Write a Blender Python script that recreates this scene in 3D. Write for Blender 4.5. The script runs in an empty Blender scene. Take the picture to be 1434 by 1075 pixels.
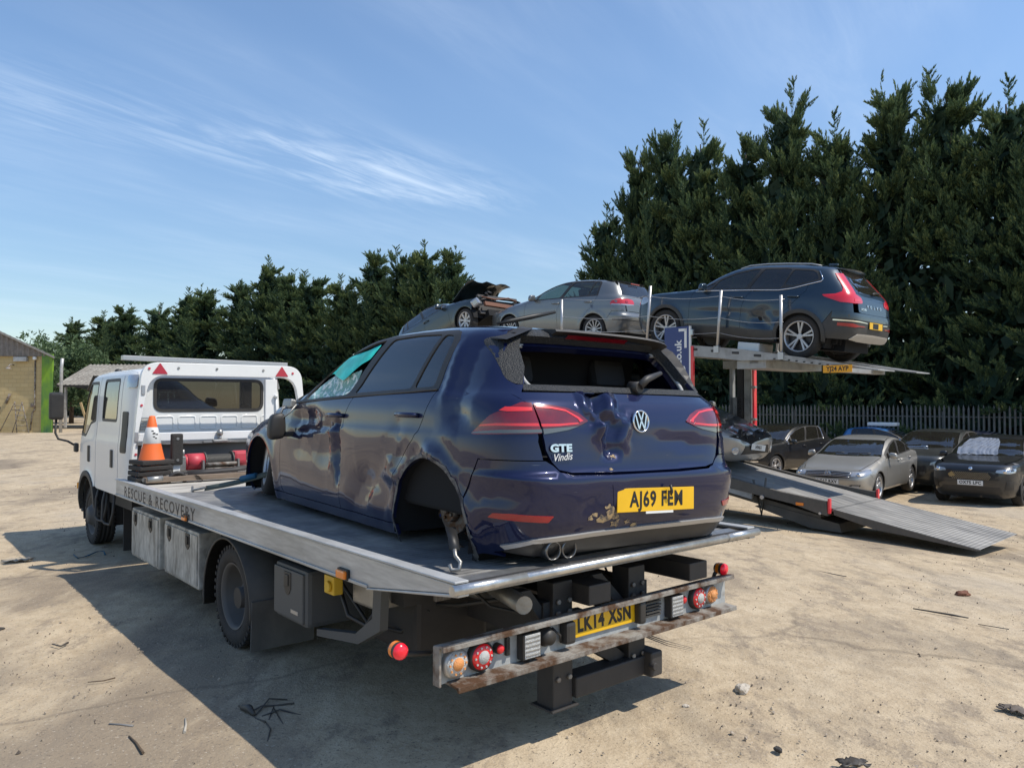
import bpy, bmesh, math, random
import numpy as np
from mathutils import Vector, Matrix, Euler
from mathutils.geometry import delaunay_2d_cdt
random.seed(7); rng = np.random.default_rng(7)
SC = bpy.context.scene
COL = SC.collection
R_ = math.radians
# ------------------------------------------------------------------ camera, world, sun, exposure
cam_d = bpy.data.cameras.new('camera'); cam = bpy.data.objects.new('camera', cam_d); COL.objects.link(cam)
cam.location = (0, 0, 1.66); cam.rotation_euler = (R_(90 + 1.303), 0, 0)
cam_d.sensor_width = 36; cam_d.lens = 27.04; cam_d.clip_end = 3000; cam_d.clip_start = 0.05
SC.camera = cam
SUN_EL = 56.5
SDIR = Vector((-0.95, 0.22, 0)).normalized()          # the way shadows fall on the ground
sunv = Vector((-SDIR.x*math.cos(R_(SUN_EL)), -SDIR.y*math.cos(R_(SUN_EL)), math.sin(R_(SUN_EL))))
sd = bpy.data.lights.new('sun', 'SUN'); sd.energy = 3.0; sd.angle = R_(0.53); sd.color = (1.0, 0.94, 0.84)
so = bpy.data.objects.new('sun', sd); COL.objects.link(so)
so.rotation_euler = (-sunv).to_track_quat('-Z', 'Y').to_euler()
SC.view_settings.view_transform = 'Standard'; SC.view_settings.look = 'None'
SC.view_settings.exposure = 0.58; SC.view_settings.gamma = 1.0
try:
    SC.cycles.max_bounces = 6; SC.cycles.diffuse_bounces = 2; SC.cycles.glossy_bounces = 3; SC.cycles.transmission_bounces = 4; SC.cycles.transparent_max_bounces = 12; SC.cycles.caustics_reflective = False; SC.cycles.caustics_refractive = False
    SC.cycles.use_denoising = True; SC.cycles.sample_clamp_indirect = 6
except Exception: pass
W = bpy.data.worlds.new('World'); SC.world = W; W.use_nodes = True
def world():
    nt = W.node_tree; N = nt.nodes; L = nt.links; N.clear()
    out = N.new('ShaderNodeOutputWorld'); bg = N.new('ShaderNodeBackground'); bg.inputs[1].default_value = 0.15
    sky = N.new('ShaderNodeTexSky'); sky.sky_type = 'NISHITA'; sky.sun_disc = False
    sky.sun_elevation = R_(SUN_EL); sky.sun_rotation = math.atan2(sunv.x, sunv.y)
    sky.altitude = 50; sky.air_density = 1.0; sky.dust_density = 0.2; sky.ozone_density = 1.0
    tc = N.new('ShaderNodeTexCoord'); sep = N.new('ShaderNodeSeparateXYZ'); L.new(tc.outputs['Generated'], sep.inputs[0])
    # thin cirrus: the view direction carried onto a flat cloud layer, then stretched noise
    zc = N.new('ShaderNodeMath'); zc.operation = 'MAXIMUM'; zc.inputs[1].default_value = 0.04; L.new(sep.outputs[2], zc.inputs[0])
    dv = N.new('ShaderNodeVectorMath'); dv.operation = 'DIVIDE'; cz = N.new('ShaderNodeCombineXYZ')
    for i in range(3): L.new(zc.outputs[0], cz.inputs[i])
    L.new(tc.outputs['Generated'], dv.inputs[0]); L.new(cz.outputs[0], dv.inputs[1])
    def noise(scale, rot, loc, sx, sy, detail, dist, lo, hi, rough=0.6):
        mp = N.new('ShaderNodeMapping'); mp.vector_type = 'TEXTURE'; mp.inputs['Rotation'].default_value = (0, 0, R_(rot)); mp.inputs['Scale'].default_value = (1/sx, 1/sy, 1); mp.inputs['Location'].default_value = (loc[0], loc[1], 0)
        n = N.new('ShaderNodeTexNoise'); n.inputs['Scale'].default_value = scale; n.inputs['Detail'].default_value = detail; n.inputs['Distortion'].default_value = dist; n.inputs['Roughness'].default_value = rough
        mr = N.new('ShaderNodeMapRange'); mr.inputs[1].default_value = lo; mr.inputs[2].default_value = hi; mr.interpolation_type = 'SMOOTHSTEP'
        L.new(dv.outputs[0], mp.inputs[0]); L.new(mp.outputs[0], n.inputs[0]); L.new(n.outputs[0], mr.inputs[0]); return mr.outputs[0]
    def mul(a, b, op='MULTIPLY'):
        m = N.new('ShaderNodeMath'); m.operation = op
        for i, v in enumerate((a, b)):
            if isinstance(v, (int, float)): m.inputs[i].default_value = v
            else: L.new(v, m.inputs[i])
        return m.outputs[0]
    veil = noise(0.8, 62, (1.2, 5.0), 0.6, 1.8, 3, 0.0, 0.34, 0.80, 0.6)
    # the one brighter wisp of cirrus over the tree gap
    def blob(cx, cy, sx, sy, rot):
        mp = N.new('ShaderNodeMapping'); mp.vector_type = 'TEXTURE'; mp.inputs['Location'].default_value = (cx, cy, 0); mp.inputs['Rotation'].default_value = (0, 0, R_(rot)); mp.inputs['Scale'].default_value = (sx, sy, 1)
        L.new(dv.outputs[0], mp.inputs[0])
        sp = N.new('ShaderNodeSeparateXYZ'); L.new(mp.outputs[0], sp.inputs[0]); cb = N.new('ShaderNodeCombineXYZ'); L.new(sp.outputs[0], cb.inputs[0]); L.new(sp.outputs[1], cb.inputs[1])
        ln = N.new('ShaderNodeVectorMath'); ln.operation = 'LENGTH'; L.new(cb.outputs[0], ln.inputs[0])
        mr = N.new('ShaderNodeMapRange'); mr.interpolation_type = 'SMOOTHSTEP'; mr.inputs[1].default_value = 1.0; mr.inputs[2].default_value = 0.0; L.new(ln.outputs['Value'], mr.inputs[0]); return mr.outputs[0]
    wisp_n = noise(3.2, 58, (0.0, 2.0), 0.45, 2.0, 5, 0.5, 0.36, 0.74, 0.66)
    w1 = mul(blob(-0.58, 3.40, 1.15, 0.62, 49), wisp_n)
    w2 = mul(mul(blob(-1.45, 2.65, 1.1, 0.6, 44), wisp_n), 0.36)
    amt = mul(mul(veil, 0.17), mul(mul(wisp_n, 0.55), 0.45, 'ADD')); amt = mul(amt, mul(w1, 0.50), 'ADD'); amt = mul(amt, mul(w2, 0.6), 'ADD')
    cl = N.new('ShaderNodeClamp'); L.new(amt, cl.inputs[0])
    hs = N.new('ShaderNodeHueSaturation'); hs.inputs['Saturation'].default_value = 1.12; hs.inputs['Value'].default_value = 0.92; L.new(sky.outputs[0], hs.inputs['Color'])
    el = N.new('ShaderNodeMapRange'); el.interpolation_type = 'SMOOTHSTEP'; el.inputs[1].default_value = 0.0; el.inputs[2].default_value = 0.42; el.inputs[3].default_value = 0.55; el.inputs[4].default_value = 0.84; L.new(sep.outputs[2], el.inputs[0])
    es = N.new('ShaderNodeMapRange'); es.inputs[1].default_value = 0.0; es.inputs[2].default_value = 0.35; es.inputs[3].default_value = 1.12; es.inputs[4].default_value = 1.08; L.new(sep.outputs[2], es.inputs[0]); L.new(el.outputs[0], hs.inputs['Value']); L.new(es.outputs[0], hs.inputs['Saturation'])
    mx = N.new('ShaderNodeMix'); mx.data_type = 'RGBA'; L.new(cl.outputs[0], mx.inputs[0]); L.new(hs.outputs[0], mx.inputs[6]); mx.inputs[7].default_value = (4.4, 5.0, 5.7, 1)
    L.new(mx.outputs[2], bg.inputs[0]); L.new(bg.outputs[0], out.inputs[0])
world()
# ------------------------------------------------------------------ materials
def mat(name, col, rough=0.6, metal=0.0, coat=0.0, var=0.0, vscale=6.0, bump=0.0, bscale=40.0, col2=None, mixlo=0.45, mixhi=0.65, mscale=3.0,
        dust=0.0, dustcol=(0.30, 0.25, 0.19), dscale=4.0, alpha=1.0, emit=None, estr=0.0, spec=0.5, coord='Object', stretch=(1, 1, 1), trans=0.0, coatr=0.04, mdetail=6, sheen=0):
    m = bpy.data.materials.new(name); m.use_nodes = True; nt = m.node_tree; N = nt.nodes; L = nt.links
    b = N['Principled BSDF']; b.inputs['Roughness'].default_value = rough; b.inputs['Metallic'].default_value = metal
    b.inputs['Coat Weight'].default_value = coat; b.inputs['Coat Roughness'].default_value = coatr; b.inputs['Specular IOR Level'].default_value = spec
    b.inputs['Alpha'].default_value = alpha; b.inputs['Transmission Weight'].default_value = trans
    c4 = lambda c: (c[0], c[1], c[2], 1)
    b.inputs['Base Color'].default_value = c4(col)
    if emit: b.inputs['Emission Color'].default_value = c4(emit); b.inputs['Emission Strength'].default_value = estr
    src = None; tc = None
    def coordn():
        nonlocal tc
        if tc is None:
            t = N.new('ShaderNodeTexCoord'); mp = N.new('ShaderNodeMapping'); mp.inputs['Scale'].default_value = stretch; L.new(t.outputs[coord], mp.inputs[0]); tc = mp
        return tc.outputs[0]
    def noise(s, d=6, r=0.6):
        n = N.new('ShaderNodeTexNoise'); n.inputs['Scale'].default_value = s; n.inputs['Detail'].default_value = d; n.inputs['Roughness'].default_value = r; L.new(coordn(), n.inputs[0]); return n.outputs[0]
    def rng_(v, a, b_, c=0.0, d=1.0):
        r = N.new('ShaderNodeMapRange'); r.inputs[1].default_value = a; r.inputs[2].default_value = b_; r.inputs[3].default_value = c; r.inputs[4].default_value = d; L.new(v, r.inputs[0]); return r.outputs[0]
    def mix(f, a, b_):
        x = N.new('ShaderNodeMix'); x.data_type = 'RGBA'
        if isinstance(f, float): x.inputs[0].default_value = f
        else: L.new(f, x.inputs[0])
        for i, v in ((6, a), (7, b_)):
            if isinstance(v, tuple): x.inputs[i].default_value = c4(v)
            else: L.new(v, x.inputs[i])
        return x.outputs[2]
    cur = tuple(col)
    if col2 is not None: cur = mix(rng_(noise(mscale, mdetail), mixlo, mixhi), cur, tuple(col2))
    if var > 0:
        n = rng_(noise(vscale), 0.3, 0.7, 1 - var, 1 + var)
        x = N.new('ShaderNodeVectorMath'); x.operation = 'SCALE'
        if isinstance(cur, tuple): x.inputs[0].default_value = cur
        else: L.new(cur, x.inputs[0])
        L.new(n, x.inputs['Scale']); cur = x.outputs[0]
    if dust > 0:
        f = rng_(noise(dscale, 8, 0.68), 0.38, 0.78, dust*0.35, dust)
        cur = mix(f, cur, tuple(dustcol))
        rr = N.new('ShaderNodeMapRange'); rr.inputs[1].default_value = 0; rr.inputs[2].default_value = 1; rr.inputs[3].default_value = rough; rr.inputs[4].default_value = 0.85; L.new(f, rr.inputs[0]); L.new(rr.outputs[0], b.inputs['Roughness'])
        if coat > 0:
            rc = N.new('ShaderNodeMapRange'); rc.inputs[1].default_value = 0; rc.inputs[2].default_value = 1; rc.inputs[3].default_value = coat; rc.inputs[4].default_value = 0.0; L.new(f, rc.inputs[0]); L.new(rc.outputs[0], b.inputs['Coat Weight'])
            rc2 = N.new('ShaderNodeMapRange'); rc2.inputs[1].default_value = 0; rc2.inputs[2].default_value = 0.6; rc2.inputs[3].default_value = coatr; rc2.inputs[4].default_value = coatr + 0.22; L.new(f, rc2.inputs[0]); L.new(rc2.outputs[0], b.inputs['Coat Roughness'])
        if metal > 0:
            rm = N.new('ShaderNodeMapRange'); rm.inputs[1].default_value = 0; rm.inputs[2].default_value = 1; rm.inputs[3].default_value = metal; rm.inputs[4].default_value = 0; L.new(f, rm.inputs[0]); L.new(rm.outputs[0], b.inputs['Metallic'])
    if not isinstance(cur, tuple): L.new(cur, b.inputs['Base Color'])
    if bump > 0:
        bn = N.new('ShaderNodeBump'); bn.inputs['Strength'].default_value = min(1, bump); bn.inputs['Distance'].default_value = 0.02*max(1, bump); L.new(noise(bscale, 5), bn.inputs['Height']); L.new(bn.outputs[0], b.inputs['Normal'])
    return m
def glass(name, tint=(0.6, 0.75, 0.7), dens=0.55, rough=0.02):
    """thin automotive glass: tinted see-through with a mirror-like reflection at grazing angles"""
    m = bpy.data.materials.new(name); m.use_nodes = True; nt = m.node_tree; N = nt.nodes; L = nt.links; N.clear()
    o = N.new('ShaderNodeOutputMaterial'); t = N.new('ShaderNodeBsdfTransparent'); t.inputs[0].default_value = (*[c*(1-dens) for c in tint], 1)
    g = N.new('ShaderNodeBsdfGlossy'); g.inputs['Roughness'].default_value = rough; g.inputs[0].default_value = (0.95, 0.97, 1, 1)
    fr = N.new('ShaderNodeFresnel'); fr.inputs[0].default_value = 1.55
    ad = N.new('ShaderNodeMath'); ad.operation = 'MULTIPLY_ADD'; ad.inputs[1].default_value = 1.25; ad.inputs[2].default_value = 0.02; L.new(fr.outputs[0], ad.inputs[0])
    geo = N.new('ShaderNodeNewGeometry'); inv = N.new('ShaderNodeMath'); inv.operation = 'SUBTRACT'; inv.inputs[0].default_value = 1.0; L.new(geo.outputs['Backfacing'], inv.inputs[1])
    m2 = N.new('ShaderNodeMath'); m2.operation = 'MULTIPLY'; L.new(ad.outputs[0], m2.inputs[0]); L.new(inv.outputs[0], m2.inputs[1])
    x = N.new('ShaderNodeMixShader'); L.new(m2.outputs[0], x.inputs[0]); L.new(t.outputs[0], x.inputs[1]); L.new(g.outputs[0], x.inputs[2])
    d = N.new('ShaderNodeBsdfDiffuse'); d.inputs[0].default_value = (0.25, 0.22, 0.18, 1)
    x2 = N.new('ShaderNodeMixShader'); x2.inputs[0].default_value = 0.06; L.new(x.outputs[0], x2.inputs[1]); L.new(d.outputs[0], x2.inputs[2]); L.new(x2.outputs[0], o.inputs[0])
    return m
M = {}
M['black'] = mat('black_plastic', (0.016, 0.016, 0.017), 0.5, dust=0.12)
M['rubber'] = mat('rubber', (0.017, 0.0165, 0.016), 0.85, dust=0.28, dustcol=(0.12, 0.10, 0.085), bump=0.3, bscale=60)
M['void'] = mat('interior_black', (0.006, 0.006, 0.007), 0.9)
M['seat'] = mat('seat_cloth', (0.03, 0.03, 0.033), 0.9)
M['steel'] = mat('bare_steel', (0.33, 0.32, 0.30), 0.45, metal=0.8, var=0.25, bump=0.15)
M['chrome'] = mat('chrome', (0.75, 0.75, 0.77), 0.12, metal=1.0)
M['silver'] = mat('silver_trim', (0.5, 0.5, 0.5), 0.35, metal=0.8, dust=0.25)
M['rim'] = mat('alloy_rim', (0.52, 0.52, 0.53), 0.32, metal=0.75, dust=0.25)
M['darkrim'] = mat('dark_rim', (0.05, 0.05, 0.055), 0.4, metal=0.5)
M['white'] = mat('white_paint', (0.80, 0.80, 0.78), 0.35, coat=0.4, dust=0.16, dscale=3)
M['yellow'] = mat('plate_yellow', (0.80, 0.46, 0.012), 0.4, var=0.06)
M['platew'] = mat('plate_white', (0.78, 0.78, 0.76), 0.4)
M['letter'] = mat('plate_letter', (0.012, 0.012, 0.012), 0.5)
M['amber'] = mat('amber_lens', (0.85, 0.22, 0.01), 0.25, coat=0.6)
M['redlens'] = mat('red_lens', (0.34, 0.006, 0.012), 0.2, coat=0.8)
M['clear'] = mat('clear_lens', (0.42, 0.43, 0.45), 0.15, metal=0.5, coat=0.8)
M['rust'] = mat('rusty_steel', (0.30, 0.28, 0.25), 0.7, metal=0.2, col2=(0.09, 0.045, 0.022), mixlo=0.42, mixhi=0.62, mscale=9, bump=0.4, bscale=30)
M['chassis'] = mat('chassis_black', (0.018, 0.019, 0.021), 0.55, dust=0.35, dustcol=(0.12, 0.10, 0.085))
M['glass'] = glass('car_glass', (0.62, 0.80, 0.74), 0.45)
M['privacy'] = glass('privacy_glass', (0.35, 0.40, 0.42), 0.82)
M['winds'] = glass('windscreen_glass', (0.62, 0.78, 0.74), 0.55)
# ------------------------------------------------------------------ mesh helpers
def link(o, parent=None):
    COL.objects.link(o)
    if parent is not None: o.parent = parent
    return o
def tag(o, label=None, cat=None, group=None, kind=None):
    if label: o['label'] = label
    if cat: o['category'] = cat
    if group: o['group'] = group
    if kind: o['kind'] = kind
    return o
def empty(name, loc=(0, 0, 0), rot=(0, 0, 0), parent=None):
    o = bpy.data.objects.new(name, None); o.empty_display_size = 0.2; link(o, parent); o.location = loc; o.rotation_euler = rot; return o
def copy_tree(o, parent=None):
    c = o.copy(); COL.objects.link(c)
    if parent is not None: c.parent = parent
    for ch in list(o.children): copy_tree(ch, c)
    return c
class MB:
    def __init__(s): s.v = []; s.f = []; s.mi = []; s.sm = []; s.cur = 0
    def add(s, vs, fs, smooth=False):
        b = len(s.v); s.v += [tuple(v) for v in vs]
        for f in fs: s.f.append(tuple(b + i for i in f)); s.mi.append(s.cur); s.sm.append(smooth)
        return s
    def box(s, c, d, rot=(0, 0, 0), ch=0.0):
        """box centre c, size d; ch = chamfer of the vertical/long edges and both ends"""
        x, y, z = d[0]/2, d[1]/2, d[2]/2; Rm = Euler(rot).to_matrix(); c = Vector(c)
        if ch <= 0:
            P = [Vector((a*x, b*y, e*z)) for e in (-1, 1) for b in (-1, 1) for a in (-1, 1)]
            F = [(0, 2, 3, 1), (4, 5, 7, 6), (0, 1, 5, 4), (2, 6, 7, 3), (0, 4, 6, 2), (1, 3, 7, 5)]
            return s.add([c + Rm @ p for p in P], F)
        bm = bmesh.new(); bmesh.ops.create_cube(bm, size=1)
        for v in bm.verts: v.co = Vector((v.co.x*d[0], v.co.y*d[1], v.co.z*d[2]))
        bmesh.ops.bevel(bm, geom=list(bm.edges), offset=min(ch, x*0.9, y*0.9, z*0.9), segments=2, profile=0.6, affect='EDGES')
        bm.verts.index_update(); vs = [c + Rm @ v.co for v in bm.verts]; fs = [[v.index for v in f.verts] for f in bm.faces]; bm.free()
        return s.add(vs, fs)
    def frame_of(s, d):
        d = Vector(d).normalized(); a = Vector((0, 0, 1)) if abs(d.z) < 0.9 else Vector((1, 0, 0)); u = d.cross(a).normalized(); return u, d.cross(u).normalized()
    def cyl(s, p0, p1, r0, r1=None, n=16, caps=True, smooth=True):
        p0, p1 = Vector(p0), Vector(p1); r1 = r0 if r1 is None else r1; u, w = s.frame_of(p1 - p0)
        A = [p0 + (u*math.cos(2*math.pi*i/n) + w*math.sin(2*math.pi*i/n))*r0 for i in range(n)]
        B = [p1 + (u*math.cos(2*math.pi*i/n) + w*math.sin(2*math.pi*i/n))*r1 for i in range(n)]
        s.add(A + B, [(i, (i+1) % n, n+(i+1) % n, n+i) for i in range(n)], smooth)
        if caps: s.add(A, [tuple(range(n))][::-1]); s.add(B, [tuple(range(n))])
        return s
    def tube(s, pts, r, n=8, closed=False, caps=True):
        P = [Vector(p) for p in pts]; m = len(P); rings = []; up = None
        for i in range(m):
            d = (P[(i+1) % m] - P[i-1]) if closed else (P[min(i+1, m-1)] - P[max(i-1, 0)])
            d.normalize()
            if up is None: u, w = s.frame_of(d)
            else:
                u = (up - d*up.dot(d)); u = u.normalized() if u.length > 1e-6 else s.frame_of(d)[0]; w = d.cross(u).normalized()
            up = u; rr = r[i] if isinstance(r, (list, tuple)) else r
            rings.append([P[i] + (u*math.cos(2*math.pi*k/n) + w*math.sin(2*math.pi*k/n))*rr for k in range(n)])
        vs = [v for rg in rings for v in rg]; fs = []
        for i in range(m if closed else m-1):
            a, b = i*n, ((i+1) % m)*n
            fs += [(a+k, a+(k+1) % n, b+(k+1) % n, b+k) for k in range(n)]
        s.add(vs, fs, True)
        if caps and not closed: s.add(rings[0], [tuple(range(n))]); s.add(rings[-1], [tuple(range(n))])
        return s
    def lathe(s, prof, o, axis, n=32, smooth=True, closed=False):
        """prof: (radius, offset along axis) pairs turned about the axis through o"""
        o = Vector(o); ax = Vector(axis).normalized(); u, w = s.frame_of(ax); m = len(prof)
        vs = [o + ax*h + (u*math.cos(2*math.pi*i/n) + w*math.sin(2*math.pi*i/n))*r for r, h in prof for i in range(n)]
        fs = []
        for j in range(m if closed else m-1):
            a, b = j*n, ((j+1) % m)*n
            fs += [(a+i, a+(i+1) % n, b+(i+1) % n, b+i) for i in range(n)]
        return s.add(vs, fs, smooth)
    def prism(s, poly, to3, d):
        """2D polygon (no holes) mapped by to3(u,v,h) with h from 0 to d"""
        n = len(poly); A = [to3(u, v, 0) for u, v in poly]; B = [to3(u, v, d) for u, v in poly]
        s.add(A + B, [(i, (i+1) % n, n+(i+1) % n, n+i) for i in range(n)]); s.add(A, [tuple(range(n))]); s.add(B, [tuple(range(n))][::-1]); return s
    def quad(s, a, b, c, d): return s.add([a, b, c, d], [(0, 1, 2, 3)])
    def build(s, name, mats, parent=None, bevel=0.0, seg=2, solid=0.0, recalc=True):
        me = bpy.data.meshes.new(name); me.from_pydata([tuple(v) for v in s.v], [], s.f)
        for m in (mats if isinstance(mats, (list, tuple)) else [mats]): me.materials.append(m)
        me.polygons.foreach_set('material_index', s.mi); me.polygons.foreach_set('use_smooth', s.sm); me.update()
        if recalc:
            bm = bmesh.new(); bm.from_mesh(me); bmesh.ops.remove_doubles(bm, verts=bm.verts, dist=1e-5); bmesh.ops.recalc_face_normals(bm, faces=bm.faces); bm.to_mesh(me); bm.free()
        o = bpy.data.objects.new(name, me); link(o, parent)
        if bevel > 0:
            b = o.modifiers.new('bevel', 'BEVEL'); b.width = bevel; b.segments = seg; b.limit_method = 'ANGLE'; b.angle_limit = R_(40); b.harden_normals = False
        return o
def grid_panel(loops, to3, res=0.05, name='panel'):
    """fill 2D loops (first outer, rest holes) with a fine triangulation, return 2D pts + tris + loop index lists"""
    P = []; Eg = []; LI = []
    for lp in loops:
        out = []
        for i in range(len(lp)):
            a = np.array(lp[i], float); b = np.array(lp[(i+1) % len(lp)], float); L = np.linalg.norm(b-a)
            if L < 1e-7: continue
            k = max(1, int(math.ceil(L/res)))
            for j in range(k): out.append(a + (b-a)*j/k)
        base = len(P); n = len(out); P += out; LI.append(list(range(base, base+n))); Eg += [(base+i, base+(i+1) % n) for i in range(n)]
    B = np.array(P); seg0 = B[[e[0] for e in Eg]]; seg1 = B[[e[1] for e in Eg]]
    def inside(Q):
        x, y = Q[:, 0:1], Q[:, 1:2]; x0, y0, x1, y1 = seg0[:, 0], seg0[:, 1], seg1[:, 0], seg1[:, 1]
        c = ((y0 > y) != (y1 > y)) & (x < (x1-x0)*(y-y0)/np.where(y1 == y0, 1e-12, y1-y0)+x0)
        return c.sum(1) % 2 == 1
    lo, hi = B.min(0), B.max(0)
    gx = np.arange(lo[0]+res/2, hi[0], res); gy = np.arange(lo[1]+res/2, hi[1], res)
    if len(gx) and len(gy):
        G = np.array([(x + (0.5*res if j % 2 else 0), y) for j, y in enumerate(gy) for x in gx])
        G = G[inside(G)]
        if len(G):
            d = np.full(len(G), 9.0)
            for a, b in zip(seg0, seg1):
                ab = b-a; t = np.clip(((G-a)@ab)/max(ab@ab, 1e-12), 0, 1); d = np.minimum(d, np.linalg.norm(G-(a+t[:, None]*ab), axis=1))
            G = G[d > 0.45*res]
        allp = np.vstack([B, G]) if len(G) else B
    else: allp = B
    vs, es, fs, ov, oe, of = delaunay_2d_cdt([Vector((float(p[0]), float(p[1]))) for p in allp], Eg, [], 0, 1e-7)
    V2 = np.array([(v.x, v.y) for v in vs]); T = np.array([f for f in fs if len(f) == 3])
    cen = V2[T].mean(1); T = T[inside(cen)]
    mp = {}
    for i, o in enumerate(ov):
        for q in o: mp[q] = i
    LI = [[mp[i] for i in l if i in mp] for l in LI]
    return V2, T, LI
def offset_loop(lp, d):
    """move a closed 2D loop inwards (d>0) by d"""
    A = np.array(lp, float); n = len(A); area = 0.5*np.sum(A[:, 0]*np.roll(A[:, 1], -1)-np.roll(A[:, 0], -1)*A[:, 1]); sg = 1 if area > 0 else -1
    out = []
    for i in range(n):
        e0 = A[i]-A[i-1]; e1 = A[(i+1) % n]-A[i]; n0 = np.array([-e0[1], e0[0]])/max(np.linalg.norm(e0), 1e-9); n1 = np.array([-e1[1], e1[0]])/max(np.linalg.norm(e1), 1e-9)
        m = n0+n1; L = np.linalg.norm(m)
        if L < 1e-6: out.append(A[i]); continue
        m /= L; c = max(0.35, m@n1); out.append(A[i]+sg*m*d/c)
    return [tuple(p) for p in out]
def rnd(lp, r, seg=5):
    """round the corners of a closed loop; r a number or one per vertex"""
    n = len(lp); out = []
    for i in range(n):
        ri = r[i] if isinstance(r, (list, tuple)) else r
        p = np.array(lp[i], float); a = np.array(lp[i-1], float); b = np.array(lp[(i+1) % n], float)
        la, lb = np.linalg.norm(a-p), np.linalg.norm(b-p); q = min(ri, 0.45*la, 0.45*lb)
        if q < 1e-4: out.append(tuple(p)); continue
        p0 = p+(a-p)/la*q; p1 = p+(b-p)/lb*q
        for k in range(seg+1):
            t = k/seg; out.append(tuple((1-t)**2*p0+2*t*(1-t)*p+t*t*p1))
    return out
def arc(cx, cy, r, a0, a1, n=14, ry=None):
    ry = r if ry is None else ry
    return [(cx+r*math.cos(R_(a0+(a1-a0)*i/n)), cy+ry*math.sin(R_(a0+(a1-a0)*i/n))) for i in range(n+1)]
def text_mesh(s, size, name, material, parent, loc, rot, ext=0.001, bold=0.0, sx=1.0, align='CENTER', shear=0.0, spacing=1.0):
    cu = bpy.data.curves.new('txt', 'FONT'); cu.body = s; cu.size = size; cu.extrude = ext; cu.offset = bold; cu.align_x = align; cu.align_y = 'CENTER'; cu.shear = shear; cu.space_character = spacing; cu.resolution_u = 3
    t = bpy.data.objects.new('txt', cu); COL.objects.link(t); bpy.context.view_layer.update()
    me = bpy.data.meshes.new_from_object(t.evaluated_get(bpy.context.evaluated_depsgraph_get())); bpy.data.objects.remove(t); bpy.data.curves.remove(cu)
    me.name = name; me.materials.clear(); me.materials.append(material)
    for v in me.vertices: v.co.x *= sx
    o = bpy.data.objects.new(name, me); link(o, parent); o.location = loc; o.rotation_euler = rot; return o
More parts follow.
